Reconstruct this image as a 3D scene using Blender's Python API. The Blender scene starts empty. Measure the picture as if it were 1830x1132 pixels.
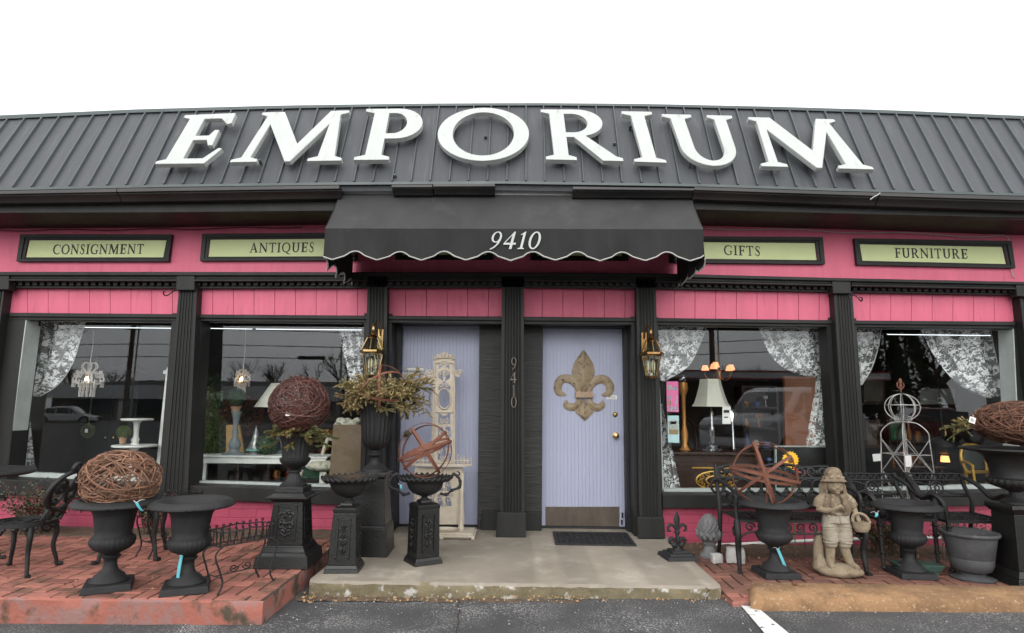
import bpy, math, random
import numpy as np
from mathutils import Vector, Matrix, noise
from mathutils.geometry import tessellate_polygon
R = math.radians
PI = math.pi
S = bpy.context.scene
COL = S.collection
rnd = random.Random(7)

# ------------------------------------------------------------------ camera
FPX, PITCH, YAW, ROLL = 1100.0, R(8.2), R(0.82), R(0.57)
EYE = Vector((0, 0, 1.41))
def _axes():
    cp, sp, cy, sy = math.cos(PITCH), math.sin(PITCH), math.cos(YAW), math.sin(YAW)
    f = Vector((-sy*cp, cy*cp, sp)); ri = Vector((cy, sy, 0)); up = ri.cross(f)
    c, s = math.cos(ROLL), math.sin(ROLL)
    return c*ri+s*up, c*up-s*ri, f
AX_R, AX_U, AX_F = _axes()
cam_d = bpy.data.cameras.new('camera'); cam = bpy.data.objects.new('camera', cam_d); COL.objects.link(cam)
cam.matrix_world = Matrix(((AX_R.x, AX_U.x, -AX_F.x, EYE.x), (AX_R.y, AX_U.y, -AX_F.y, EYE.y), (AX_R.z, AX_U.z, -AX_F.z, EYE.z), (0, 0, 0, 1)))
cam_d.sensor_width = 36; cam_d.lens = 36*FPX/1830; cam_d.clip_end = 600; cam_d.clip_start = .05
S.camera = cam

# ------------------------------------------------------------------ world, sun, exposure (bright overcast)
W = bpy.data.worlds.new('World'); S.world = W; W.use_nodes = True
nt = W.node_tree; bg = nt.nodes['Background']
sky = nt.nodes.new('ShaderNodeTexSky'); sky.sky_type = 'NISHITA'; sky.sun_disc = False
sky.sun_elevation = R(30); sky.sun_rotation = R(185); sky.air_density = 1.6; sky.dust_density = 6; sky.ozone_density = 1
hs = nt.nodes.new('ShaderNodeHueSaturation'); hs.inputs['Saturation'].default_value = .10
mixw = nt.nodes.new('ShaderNodeMix'); mixw.data_type = 'RGBA'; mixw.inputs['Factor'].default_value = .62
mixw.inputs['B'].default_value = (11.6, 11.9, 12.4, 1)
nt.links.new(sky.outputs[0], hs.inputs['Color']); nt.links.new(hs.outputs[0], mixw.inputs['A'])
nt.links.new(mixw.outputs['Result'], bg.inputs['Color']); bg.inputs['Strength'].default_value = .10
sl = bpy.data.lights.new('sun', 'SUN'); sl.energy = 1.35; sl.angle = R(170); sl.color = (1, .97, .93)
so = bpy.data.objects.new('sun', sl); COL.objects.link(so)
so.rotation_euler = (R(60), 0, R(-5))      # soft, from behind the camera
S.view_settings.view_transform = 'Standard'; S.view_settings.look = 'None'
S.view_settings.gamma = 1; S.view_settings.use_curve_mapping = False
S.view_settings.exposure = .82

# ------------------------------------------------------------------ photo measurements -> world points
def ray(px, py):
    return (AX_F + AX_R*((px-915)/FPX) - AX_U*((py-566)/FPX))
def V(px, py, Y):                       # where a sight line meets the upright plane at depth Y
    d = ray(px, py); return EYE + d*(Y/d.y)
def G(px, py, z=0.13):                  # where a sight line meets a level surface
    d = ray(px, py); return EYE + d*((z-EYE.z)/d.z)
def onplane(px, py, p0, n):
    d = ray(px, py); return EYE + d*((p0-EYE).dot(n)/d.dot(n))
def poly(*pts):
    xs = [p[0] for p in pts]; ys = [p[1] for p in pts]
    def f(x):
        if x < xs[0]: return ys[0]+(x-xs[0])*(ys[1]-ys[0])/(xs[1]-xs[0])*.5
        if x > xs[-1]: return ys[-1]+(x-xs[-1])*(ys[-1]-ys[-2])/(xs[-1]-xs[-2])*.5
        return float(np.interp(x, xs, ys))
    return f
Z_PORCH, Z_L, Z_R = .13, .16, .08
YW, YP, YD, YG = 6.40, 6.30, 6.80, 6.60
def zasph(x): return .03+.010*x
def hgt(px, py, Y, z0): return V(px, py, Y).z-z0
def wid(px0, px1, py, Y): return abs(V(px1, py, Y).x-V(px0, py, Y).x)

# ------------------------------------------------------------------ materials
MATS = {}
def mat(name, c, rough=.5, metal=0., c2=None, vs=6., contrast=(.35, .65), bump=0., bs=80., c3=None, v3=25., f3=(.6, .75), coat=0., spec=.5, detail=6., stretch=None, wave=None, trans=0., island=0., fine=0.):
    if name in MATS: return MATS[name]
    m = bpy.data.materials.new(name); m.use_nodes = True; t = m.node_tree; N = t.nodes; L = t.links
    b = N['Principled BSDF']; b.inputs['Roughness'].default_value = rough; b.inputs['Metallic'].default_value = metal
    b.inputs['Coat Weight'].default_value = coat; b.inputs['Specular IOR Level'].default_value = spec
    b.inputs['Transmission Weight'].default_value = trans
    tc = N.new('ShaderNodeTexCoord'); src = tc.outputs['Object']
    if stretch:
        mp = N.new('ShaderNodeMapping'); mp.inputs['Scale'].default_value = stretch; L.new(src, mp.inputs[0]); src = mp.outputs[0]
    def nz(scale, det=detail):
        n = N.new('ShaderNodeTexNoise'); n.inputs['Scale'].default_value = scale; n.inputs['Detail'].default_value = det; n.inputs['Roughness'].default_value = .62
        L.new(src, n.inputs['Vector']); return n.outputs['Fac']
    def rampmix(fac, a, bcol, lo, hi):
        r = N.new('ShaderNodeMapRange'); r.inputs['From Min'].default_value = lo; r.inputs['From Max'].default_value = hi; L.new(fac, r.inputs['Value'])
        x = N.new('ShaderNodeMix'); x.data_type = 'RGBA'; L.new(r.outputs[0], x.inputs['Factor'])
        if isinstance(a, tuple): x.inputs['A'].default_value = (*a, 1)
        else: L.new(a, x.inputs['A'])
        x.inputs['B'].default_value = (*bcol, 1); return x.outputs['Result']
    col = c
    if c2: col = rampmix(nz(vs), col, c2, *contrast)
    if c3: col = rampmix(nz(v3, 8), col, c3, *f3)
    if isinstance(col, tuple): b.inputs['Base Color'].default_value = (*col, 1)
    out = col
    if island:
        g = N.new('ShaderNodeNewGeometry'); h = N.new('ShaderNodeHueSaturation'); r = N.new('ShaderNodeMapRange')
        r.inputs['To Min'].default_value = 1-island; r.inputs['To Max'].default_value = 1+island
        L.new(g.outputs['Random Per Island'], r.inputs['Value']); L.new(r.outputs[0], h.inputs['Value'])
        if isinstance(out, tuple): h.inputs['Color'].default_value = (*out, 1)
        else: L.new(out, h.inputs['Color'])
        out = h.outputs['Color']
    if not isinstance(out, tuple): L.new(out, b.inputs['Base Color'])
    if rough > .15:
        rr = N.new('ShaderNodeMapRange'); rr.inputs['To Min'].default_value = rough*.8; rr.inputs['To Max'].default_value = min(1, rough*1.25)
        L.new(nz(vs*2.3), rr.inputs['Value']); L.new(rr.outputs[0], b.inputs['Roughness'])
    h = None
    if wave:                                             # (scale, axis, strength): ridges
        w = N.new('ShaderNodeTexWave'); w.inputs['Scale'].default_value = wave[0]; w.bands_direction = wave[1]
        L.new(tc.outputs['Object'], w.inputs['Vector']); bp = N.new('ShaderNodeBump'); bp.inputs['Strength'].default_value = wave[2]; bp.inputs['Distance'].default_value = .01
        L.new(w.outputs['Fac'], bp.inputs['Height']); h = bp
    if bump:
        bp = N.new('ShaderNodeBump'); bp.inputs['Strength'].default_value = bump; bp.inputs['Distance'].default_value = .01
        L.new(nz(bs), bp.inputs['Height'])
        if h: L.new(h.outputs[0], bp.inputs['Normal'])
        h = bp
    if h: L.new(h.outputs[0], b.inputs['Normal'])
    MATS[name] = m; return m
def emit(name, c, s):
    m = mat(name, c); b = m.node_tree.nodes['Principled BSDF']
    b.inputs['Emission Color'].default_value = (*c, 1); b.inputs['Emission Strength'].default_value = s; return m
BLACK = mat('black_paint', (.011, .0115, .0105), .5, spec=.28, c2=(.02, .02, .019), vs=3, bump=.25, bs=18, c3=(.04, .038, .034), v3=30, f3=(.64, .78), stretch=(1, 1, .25))
IRON = mat('black_cast_iron', (.012, .012, .012), .46, spec=.35, c2=(.016, .016, .016), vs=9, bump=.5, bs=140, c3=(.035, .032, .028), v3=45, f3=(.62, .75))
IRON2 = mat('matt_black_iron', (.016, .016, .0165), .6, spec=.3, c2=(.024, .024, .025), vs=7, bump=.4, bs=120)
IRONR = mat('gloss_black_enamel', (.009, .009, .009), .32, spec=.4, c2=(.012, .012, .011), vs=9, bump=.3, bs=60)
PINK = mat('pink_boards', (.60, .118, .19), .55, c2=(.53, .10, .165), vs=2.5, bump=.25, bs=40, c3=(.40, .075, .12), v3=7, f3=(.56, .78), stretch=(2.5, 1, .35))
ROOF = mat('charcoal_metal', (.045, .047, .054), .55, .05, c2=(.054, .057, .065), vs=1.6, bump=.05, bs=6, c3=(.085, .085, .09), v3=5, f3=(.55, .75), stretch=(5, 1, .35))
RIB = mat('greenish_metal_edge', (.055, .07, .068), .4, .3, c2=(.075, .09, .088), vs=3)
GUT = mat('gutter_black', (.013, .012, .012), .38, c2=(.03, .027, .025), vs=4, bump=.15, bs=20, stretch=(.3, 1, 1))
GREEN = mat('sage_board', (.52, .58, .29), .5, c2=(.48, .54, .26), vs=4)
LETW = mat('white_letter_paint', (.44, .46, .44), .5, c2=(.40, .42, .40), vs=6, c3=(.27, .27, .24), v3=9, f3=(.60, .80), stretch=(2.5, 1, .6))
INK = mat('ink', (.012, .012, .012), .6)
WHITE = mat('white_paint', (.7, .7, .67), .5, c2=(.6, .6, .56), vs=8)
SILL = mat('pale_grey_paint', (.38, .42, .40), .5, c2=(.32, .35, .33), vs=7, c3=(.2, .2, .18), v3=20, f3=(.68, .8))
LAV = mat('lavender_door_paint', (.36, .38, .495), .5, c2=(.33, .35, .46), vs=3, bump=.1, bs=30, c3=(.23, .24, .30), v3=14, f3=(.68, .82), stretch=(1, 1, .4))
BRASS = mat('worn_brass', (.44, .32, .15), .25, 1., c2=(.30, .19, .08), vs=12)
COPPER = mat('dark_copper', (.20, .09, .045), .4, .8, c2=(.10, .05, .03), vs=12)
RUST = mat('rusty_strap', (.125, .043, .025), .8, c2=(.165, .062, .036), vs=14, bump=.3, bs=120, c3=(.10, .035, .02), v3=30, f3=(.6, .75))
VINE = mat('brown_vine', (.24, .125, .075), .7, c2=(.15, .07, .04), vs=20, island=.45)
VINED = mat('dark_red_vine', (.10, .035, .024), .45, c2=(.06, .02, .016), vs=20, island=.5)
CREAM = mat('cream_cast_iron', (.47, .42, .34), .6, c2=(.40, .34, .26), vs=14, bump=.5, bs=90, c3=(.30, .20, .12), v3=40, f3=(.66, .76))
MOSSY = mat('mossy_brown_stone', (.24, .18, .12), .95, c2=(.13, .095, .06), vs=9, bump=.9, bs=80, c3=(.33, .27, .19), v3=30, f3=(.55, .7))
STONE = mat('sandy_stone', (.29, .235, .16), .9, c2=(.19, .145, .09), vs=7, bump=.8, bs=90, c3=(.13, .09, .055), v3=22, f3=(.58, .75))
PALEST = mat('pale_stone_trousers', (.37, .335, .265), .9, c2=(.26, .22, .16), vs=9, bump=.6, bs=90, c3=(.16, .12, .08), v3=25, f3=(.63, .78))
TURQ = mat('turquoise_tag', (.10, .40, .46), .6)
PAPER = mat('white_tag_paper', (.75, .73, .7), .7)
GOLD = mat('gold_wood', (.62, .36, .06), .35, .3, c2=(.45, .24, .04), vs=12)
TWIG = mat('twig_bark', (.10, .065, .04), .8, c2=(.06, .04, .025), vs=20)
DARKW = mat('dark_wood', (.045, .018, .010), .35, c2=(.022, .010, .006), vs=5, stretch=(1, 1, 5))
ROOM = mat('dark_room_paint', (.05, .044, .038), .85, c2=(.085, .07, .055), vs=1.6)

def concrete():
    m = mat('porch_concrete', (.26, .225, .18), .75, c2=(.19, .165, .13), vs=1.6, bump=.35, bs=110, c3=(.33, .30, .25), v3=4.5, f3=(.52, .75)); return m
CONC = concrete()
CONCF = mat('weathered_concrete_edge', (.20, .165, .10), .9, c2=(.12, .10, .055), vs=6, bump=.9, bs=45, c3=(.46, .44, .40), v3=9, f3=(.56, .64))
BUMP = mat('ochre_aggregate_concrete', (.29, .165, .078), .9, c2=(.19, .105, .05), vs=5, bump=1., bs=75, c3=(.40, .29, .18), v3=45, f3=(.57, .68), contrast=(.42, .58))
BRICK = mat('painted_brick', (.34, .130, .096), .8, c2=(.25, .092, .068), vs=4, bump=.9, bs=60, c3=(.12, .065, .04), v3=5, f3=(.50, .66), island=.30)
BRICKD = mat('damp_brown_brick', (.20, .085, .06), .8, c2=(.13, .06, .042), vs=5, bump=.6, bs=60, c3=(.26, .17, .12), v3=8, f3=(.6, .75), island=.22)
JOINT = mat('sooty_joint_sand', (.045, .03, .024), .95, bump=.6, bs=90, c2=(.03, .02, .016), vs=12)
EDGE = mat('stained_red_edge', (.31, .105, .075), .9, c2=(.25, .135, .12), vs=6, contrast=(.45, .55), bump=1., bs=30, c3=(.06, .045, .028), v3=4.5, f3=(.53, .64))
SOIL = mat('brown_soil', (.07, .045, .03), .95, c2=(.12, .08, .05), vs=14, bump=1., bs=60, c3=(.2, .15, .1), v3=50, f3=(.6, .7))
LINE = mat('worn_white_road_paint', (.66, .66, .63), .8, c2=(.55, .55, .52), vs=6, bump=.4, bs=120, c3=(.06, .06, .06), v3=16, f3=(.60, .66))

def asphalt():
    m = mat('asphalt', (.060, .060, .062), .85, c2=(.042, .042, .044), vs=.9, bump=.9, bs=170, c3=(.085, .082, .08), v3=3.2, f3=(.5, .75))
    t = m.node_tree; N, L = t.nodes, t.links; b = N['Principled BSDF']
    src = b.inputs['Base Color'].links[0].from_socket; tc = [n for n in N if n.type == 'TEX_COORD'][0]
    v = N.new('ShaderNodeTexNoise'); v.inputs['Scale'].default_value = 95; v.inputs['Detail'].default_value = 2
    L.new(tc.outputs['Object'], v.inputs['Vector'])
    big = N.new('ShaderNodeTexNoise'); big.inputs['Scale'].default_value = 2.1; big.inputs['Detail'].default_value = 8; L.new(tc.outputs['Object'], big.inputs['Vector'])
    ad = N.new('ShaderNodeMath'); ad.operation = 'MULTIPLY_ADD'; ad.inputs[1].default_value = .55; L.new(big.outputs['Fac'], ad.inputs[0]); L.new(v.outputs['Fac'], ad.inputs[2])
    r = N.new('ShaderNodeMapRange'); r.inputs['From Min'].default_value = .84; r.inputs['From Max'].default_value = .98; L.new(ad.outputs[0], r.inputs['Value'])
    x = N.new('ShaderNodeMix'); x.data_type = 'RGBA'; L.new(r.outputs[0], x.inputs['Factor']); L.new(src, x.inputs['A']); x.inputs['B'].default_value = (.30, .29, .28, 1)
    L.new(x.outputs['Result'], b.inputs['Base Color']); return m
ASPH = asphalt()

def brickwall():
    m = mat('pink_painted_brick', (.42, .06, .115), .5, c2=(.36, .05, .095), vs=5, c3=(.50, .09, .15), v3=14, f3=(.6, .8))
    t = m.node_tree; N, L = t.nodes, t.links; b = N['Principled BSDF']
    tc = [n for n in N if n.type == 'TEX_COORD'][0]
    mp = N.new('ShaderNodeMapping'); mp.inputs['Rotation'].default_value = (R(90), 0, 0); L.new(tc.outputs['Object'], mp.inputs[0])
    k = N.new('ShaderNodeTexBrick'); k.inputs['Scale'].default_value = 1; k.inputs['Brick Width'].default_value = .28; k.inputs['Row Height'].default_value = .085
    k.inputs['Mortar Size'].default_value = .006; k.inputs['Mortar Smooth'].default_value = .6
    k.inputs['Color1'].default_value = k.inputs['Color2'].default_value = (1, 1, 1, 1); k.inputs['Mortar'].default_value = (0, 0, 0, 1)
    L.new(mp.outputs[0], k.inputs['Vector'])
    n = N.new('ShaderNodeTexNoise'); n.inputs['Scale'].default_value = 30; L.new(tc.outputs['Object'], n.inputs['Vector'])
    a = N.new('ShaderNodeMath'); a.operation = 'MULTIPLY_ADD'; a.inputs[1].default_value = .5; L.new(n.outputs['Fac'], a.inputs[0]); L.new(k.outputs['Color'], a.inputs[2])
    bp = N.new('ShaderNodeBump'); bp.inputs['Strength'].default_value = .7; bp.inputs['Distance'].default_value = .008
    L.new(a.outputs[0], bp.inputs['Height']); L.new(bp.outputs[0], b.inputs['Normal']); return m
PBRICK = brickwall()

def glass(name, refl=.055, tint=(.93, .96, .95)):
    m = bpy.data.materials.new(name); m.use_nodes = True; t = m.node_tree; N, L = t.nodes, t.links; N.clear()
    o = N.new('ShaderNodeOutputMaterial'); mx = N.new('ShaderNodeMixShader'); tr = N.new('ShaderNodeBsdfTransparent'); gl = N.new('ShaderNodeBsdfGlossy')
    tr.inputs[0].default_value = (*tint, 1); gl.inputs['Roughness'].default_value = 0.0; gl.inputs['Color'].default_value = (.95, .97, 1, 1)
    lw = N.new('ShaderNodeLayerWeight'); lw.inputs['Blend'].default_value = .5
    p = N.new('ShaderNodeMath'); p.operation = 'POWER'; p.inputs[1].default_value = 4; L.new(lw.outputs['Facing'], p.inputs[0])
    a = N.new('ShaderNodeMath'); a.operation = 'MULTIPLY_ADD'; a.inputs[1].default_value = .8; a.inputs[2].default_value = refl; L.new(p.outputs[0], a.inputs[0])
    L.new(a.outputs[0], mx.inputs[0]); L.new(tr.outputs[0], mx.inputs[1]); L.new(gl.outputs[0], mx.inputs[2]); L.new(mx.outputs[0], o.inputs[0])
    return m
GLASS = glass('window_glass', .028, (.97, .985, .98)); GLASSL = glass('lantern_glass', .07, (.86, .9, .86)); CRYS = glass('crystal', .35, (.85, .88, .9))

def lace():
    m = bpy.data.materials.new('white_floral_lace'); m.use_nodes = True; t = m.node_tree; N, L = t.nodes, t.links
    b = N['Principled BSDF']; b.inputs['Base Color'].default_value = (.86, .86, .86, 1); b.inputs['Roughness'].default_value = .9
    tc = N.new('ShaderNodeTexCoord'); mp = N.new('ShaderNodeMapping'); mp.inputs['Scale'].default_value = (1, .0, 1); L.new(tc.outputs['Object'], mp.inputs[0])
    nz = N.new('ShaderNodeTexNoise'); nz.inputs['Scale'].default_value = 32; nz.inputs['Detail'].default_value = 1.5; nz.inputs['Distortion'].default_value = 1.6; L.new(mp.outputs[0], nz.inputs['Vector'])
    vo = N.new('ShaderNodeTexVoronoi'); vo.inputs['Scale'].default_value = 15; L.new(mp.outputs[0], vo.inputs['Vector'])
    s = N.new('ShaderNodeMath'); s.operation = 'MULTIPLY_ADD'; s.inputs[1].default_value = -.42; L.new(vo.outputs['Distance'], s.inputs[0]); L.new(nz.outputs['Fac'], s.inputs[2])
    r = N.new('ShaderNodeMapRange'); r.inputs['From Min'].default_value = .27; r.inputs['From Max'].default_value = .32; r.inputs['To Min'].default_value = .20; r.inputs['To Max'].default_value = .97
    L.new(s.outputs[0], r.inputs['Value']); L.new(r.outputs[0], b.inputs['Alpha']); return m
LACE = lace()

# ------------------------------------------------------------------ mesh builder
def catmull(pts, n=6):
    P = [Vector(p) for p in pts]
    if len(P) < 3: return P
    Q = [P[0]*2-P[1]]+P+[P[-1]*2-P[-2]]; out = []
    for i in range(1, len(Q)-2):
        a, b, c, d = Q[i-1:i+3]
        for k in range(n):
            t = k/n; out.append(.5*((2*b)+(c-a)*t+(2*a-5*b+4*c-d)*t*t+(3*b-a-3*c+d)*t**3))
    out.append(P[-1]); return out
class MB:
    def __init__(s): s.v = []; s.f = []; s.T = None
    def add(s, vs, fs):
        o = len(s.v)
        s.v += [tuple(s.T @ Vector(v)) if s.T else tuple(v) for v in vs]; s.f += [tuple(i+o for i in f) for f in fs]; return s
    def box(s, a, b):
        (x0, y0, z0), (x1, y1, z1) = a, b
        return s.hexa([(x0, y0, z0), (x1, y0, z0), (x1, y1, z0), (x0, y1, z0)], [(x0, y0, z1), (x1, y0, z1), (x1, y1, z1), (x0, y1, z1)])
    def cbox(s, c, d):
        return s.box([c[i]-d[i]/2 for i in range(3)], [c[i]+d[i]/2 for i in range(3)])
    def hexa(s, lo, hi):
        return s.add(list(lo)+list(hi), [(3, 2, 1, 0), (4, 5, 6, 7), (0, 1, 5, 4), (1, 2, 6, 5), (2, 3, 7, 6), (3, 0, 4, 7)])
    def frustum(s, w0, d0, w1, d1, z0, z1, cx=0, cy=0):
        return s.hexa([(cx-w0/2, cy-d0/2, z0), (cx+w0/2, cy-d0/2, z0), (cx+w0/2, cy+d0/2, z0), (cx-w0/2, cy+d0/2, z0)],
                      [(cx-w1/2, cy-d1/2, z1), (cx+w1/2, cy-d1/2, z1), (cx+w1/2, cy+d1/2, z1), (cx-w1/2, cy+d1/2, z1)])
    def lathe(s, prof, n=32, fl=None, c=(0, 0, 0), cap=True, sq=1.):   # fl(i, ang)-> radius factor
        vs = []
        for i, (r, z) in enumerate(prof):
            for k in range(n):
                a = 2*PI*k/n; q = r*(fl(i, a, z) if fl else 1)
                vs.append((c[0]+q*math.cos(a), c[1]+q*math.sin(a)*sq, c[2]+z))
        fs = []
        for i in range(len(prof)-1):
            for k in range(n):
                k2 = (k+1) % n; fs.append((i*n+k, i*n+k2, (i+1)*n+k2, (i+1)*n+k))
        if cap:
            fs.append(tuple(range(n-1, -1, -1))); fs.append(tuple((len(prof)-1)*n+k for k in range(n)))
        return s.add(vs, fs)
    def tube(s, pts, r=.01, n=6, closed=False, flat=1., upv=None, cap=True):
        P = [Vector(p) for p in pts]; m = len(P)
        if m < 2: return s
        rad = r if hasattr(r, '__len__') else [r]*m
        if len(rad) != m: rad = list(np.interp(np.linspace(0, 1, m), np.linspace(0, 1, len(rad)), rad))
        ref = Vector(upv) if upv else None; vs = []; prev = None
        for i, p in enumerate(P):
            a = P[(i-1) % m] if closed or i else P[0]; b = P[(i+1) % m] if closed or i < m-1 else P[-1]
            t = (b-a); t = t.normalized() if t.length > 1e-9 else Vector((0, 0, 1))
            if ref is not None:
                u = ref-t*ref.dot(t)
            elif prev is None:
                q = Vector((0, 0, 1)) if abs(t.z) < .9 else Vector((1, 0, 0)); u = q-t*q.dot(t)
            else: u = prev-t*prev.dot(t)
            if u.length < 1e-6: u = t.orthogonal()
            u.normalize(); prev = u; w = t.cross(u)
            for k in range(n):
                an = 2*PI*(k+.5)/n; vs.append(p+u*(math.cos(an)*rad[i])+w*(math.sin(an)*rad[i]*flat))
        fs = []
        for i in range(m if closed else m-1):
            j = (i+1) % m
            for k in range(n):
                k2 = (k+1) % n; fs.append((i*n+k, i*n+k2, j*n+k2, j*n+k))
        if not closed and cap: fs += [tuple(range(n-1, -1, -1)), tuple((m-1)*n+k for k in range(n))]
        return s.add(vs, fs)
    def ring(s, c, r, nrm, wd, th, n=48):                  # flat strap hoop: width wd along the axis, thickness th
        nrm = Vector(nrm).normalized(); u = nrm.orthogonal().normalized(); w = nrm.cross(u); c = Vector(c); vs = []
        for k in range(n):
            a = 2*PI*k/n; d = u*math.cos(a)+w*math.sin(a)
            for (rr, q) in ((r, -.5), (r, .5), (r-th, .5), (r-th, -.5)): vs.append(c+d*rr+nrm*(q*wd))
        fs = []
        for k in range(n):
            k2 = (k+1) % n
            for j in range(4):
                j2 = (j+1) % 4; fs.append((k*4+j, k2*4+j, k2*4+j2, k*4+j2))
        return s.add(vs, fs)
    def ell(s, c, r, n=16, m=10, rot=None):
        vs = []; c = Vector(c); rot = rot or Matrix.Identity(3)
        for i in range(m+1):
            ph = PI*i/m
            for k in range(n):
                a = 2*PI*k/n; vs.append(c+rot @ Vector((r[0]*math.sin(ph)*math.cos(a), r[1]*math.sin(ph)*math.sin(a), r[2]*math.cos(ph))))
        return s.add(vs, [(i*n+k, (i+1)*n+k, (i+1)*n+(k+1) % n, i*n+(k+1) % n) for i in range(m) for k in range(n)])
    def prism(s, outer, holes=(), f=None, d=.01):          # outline (2-D) -> f(u,v,depth) 3-D, front depth 0, back depth d
        loops = [list(outer)]+[list(h) for h in holes]; flat = [p for l in loops for p in l]
        tris = tessellate_polygon([[Vector((p[0], p[1], 0)) for p in l] for l in loops]); n = len(flat)
        vs = [f(p[0], p[1], 0) for p in flat]+[f(p[0], p[1], d) for p in flat]; fs = []
        for t in tris:
            a, b, c = [flat[i] for i in t]
            ccw = (b[0]-a[0])*(c[1]-a[1])-(b[1]-a[1])*(c[0]-a[0]) > 0
            t = t if ccw else t[::-1]; fs.append(tuple(t)); fs.append(tuple(i+n for i in t[::-1]))
        o = 0
        for li, l in enumerate(loops):
            ar = sum(l[i][0]*l[(i+1) % len(l)][1]-l[(i+1) % len(l)][0]*l[i][1] for i in range(len(l)))
            fwd = (ar > 0) == (li == 0)
            for i in range(len(l)):
                a, b = o+i, o+(i+1) % len(l)
                fs.append((a, a+n, b+n, b) if fwd else (b, b+n, a+n, a))
            o += len(l)
        return s.add(vs, fs)
    def strip(s, xs, top, bot, yf, yb):                    # long board whose edges follow measured lines
        vs = []
        for x in xs:
            a, b = V(x, top(x), yf), V(x, bot(x), yf)
            vs += [a, b, Vector((b.x, yb, b.z)), Vector((a.x, yb, a.z))]
        fs = []
        for i in range(len(xs)-1):
            for j in range(4): fs.append((i*4+j, i*4+(j+1) % 4, (i+1)*4+(j+1) % 4, (i+1)*4+j))
        e = (len(xs)-1)*4; fs += [(3, 2, 1, 0), (e, e+1, e+2, e+3)]
        return s.add(vs, fs)
    def quad(s, tl, tr, br, bl, yf, yb):                   # board by its four pixel corners on the plane yf
        P = [V(*p, yf) for p in (bl, br, tr, tl)]
        B = [Vector((p.x, yb, p.z)) for p in P]
        return s.add(P+B, [(0, 1, 2, 3), (7, 6, 5, 4), (0, 4, 5, 1), (1, 5, 6, 2), (2, 6, 7, 3), (3, 7, 4, 0)])
    def build(s, name, m, parent=None, smooth=None, bevel=0., seg=2, remesh=0., disp=None):
        me = bpy.data.meshes.new(name); me.from_pydata(s.v, [], s.f); me.update()
        if isinstance(m, (list, tuple)):
            for q in m: me.materials.append(q)
        elif m: me.materials.append(m)
        if smooth is not None:
            me.polygons.foreach_set('use_smooth', [True]*len(me.polygons)); me.set_sharp_from_angle(angle=R(smooth))
        o = bpy.data.objects.new(name, me); COL.objects.link(o)
        if remesh:
            q = o.modifiers.new('r', 'REMESH'); q.mode = 'VOXEL'; q.voxel_size = remesh; q.use_smooth_shade = True
            q = o.modifiers.new('s', 'SMOOTH'); q.iterations = 3
        if bevel:
            q = o.modifiers.new('b', 'BEVEL'); q.width = bevel; q.segments = seg; q.limit_method = 'ANGLE'; q.angle_limit = R(35); q.harden_normals = False
        if parent: o.parent = parent
        return o
def tag(o, label=None, cat=None, group=None, kind=None):
    for k, v in (('label', label), ('category', cat), ('group', group), ('kind', kind)):
        if v: o[k] = v
    return o
def thing(name, label, cat, loc=(0, 0, 0), rz=0., group=None, sc=1.):
    o = bpy.data.objects.new(name, None); COL.objects.link(o); o.location = loc; o.rotation_euler = (0, 0, rz); o.scale = (sc,)*3
    o.empty_display_size = .1
    return tag(o, label, cat, group)
def copy_tree(o, parent=None):
    c = o.copy(); COL.objects.link(c)
    if parent: c.parent = parent
    for ch in [x for x in COL.objects if x.parent == o]: copy_tree(ch, c)
    return c
def struct(m, name, mt, **k): return tag(m.build(name, mt, **k), kind='structure')
def spiral(cx, cz, r0, r1, a0, turns, n=26):
    return [(cx+(r0+(r1-r0)*t/n)*math.cos(a0+turns*2*PI*t/n), cz+(r0+(r1-r0)*t/n)*math.sin(a0+turns*2*PI*t/n)) for t in range(n+1)]
def arc(cx, cy, rx, ry, a0, a1, n=14):
    return [(cx+rx*math.cos(R(a0+(a1-a0)*i/n)), cy+ry*math.sin(R(a0+(a1-a0)*i/n))) for i in range(n+1)]
# ------------------------------------------------------------------ ground
m = MB(); n = 24
xs = [-150, -60, -20]+[-10+i for i in range(21)]+[20, 60, 150]
ys = [-150, -60, -20, -8]+[-4+i for i in range(8)]+[3.6+.25*i for i in range(5)]+[5.5, 7.5, 12]
for yy in ys:
    for xx in xs:
        z = zasph(max(-6, min(6, xx)))-max(0, -yy-6)*.006+.006*noise.noise(Vector((xx, yy, 0)))
        m.v.append((xx, yy, z))
m.f = [(j*len(xs)+i, j*len(xs)+i+1, (j+1)*len(xs)+i+1, (j+1)*len(xs)+i) for j in range(len(ys)-1) for i in range(len(xs)-1)]
struct(m, 'parking_lot', ASPH)
# worn white stall line at the right
def on_asph(px, py):
    z = .03
    for _ in range(6): p = G(px, py, z); z = zasph(p.x)
    return p
m = MB(); a, b, c, d = [on_asph(*q) for q in ((1318, 1077), (1344, 1080), (1412, 1136), (1368, 1136))]
dirn = (c-b).normalized(); c2 = b+dirn*4.2; d2 = a+(d-a).normalized()*4.2
m.v = [tuple(q+Vector((0, 0, .008))) for q in (a, b, c2, d2)]; m.v[2] = (c2.x, c2.y, zasph(c2.x)+.008); m.v[3] = (d2.x, d2.y, zasph(d2.x)+.008); m.f = [(0, 1, 2, 3)]
struct(m, 'parking_line', LINE)
# a crack that runs down the asphalt in front of the step
m = MB(); cr = [on_asph(818+q[0], 1072+q[1]) for q in ((0, 0), (3, 6), (-1, 13), (4, 21), (0, 30), (2, 42), (-4, 62))]
for i in range(len(cr)-1):
    p, q = cr[i], cr[i+1]; w = .005
    m.add([p+Vector((-w, 0, .007)), p+Vector((w, 0, .007)), q+Vector((w*.7, 0, .007)), q+Vector((-w*.7, 0, .007))], [(0, 1, 2, 3)])
struct(m, 'asphalt_crack', JOINT)

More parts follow.
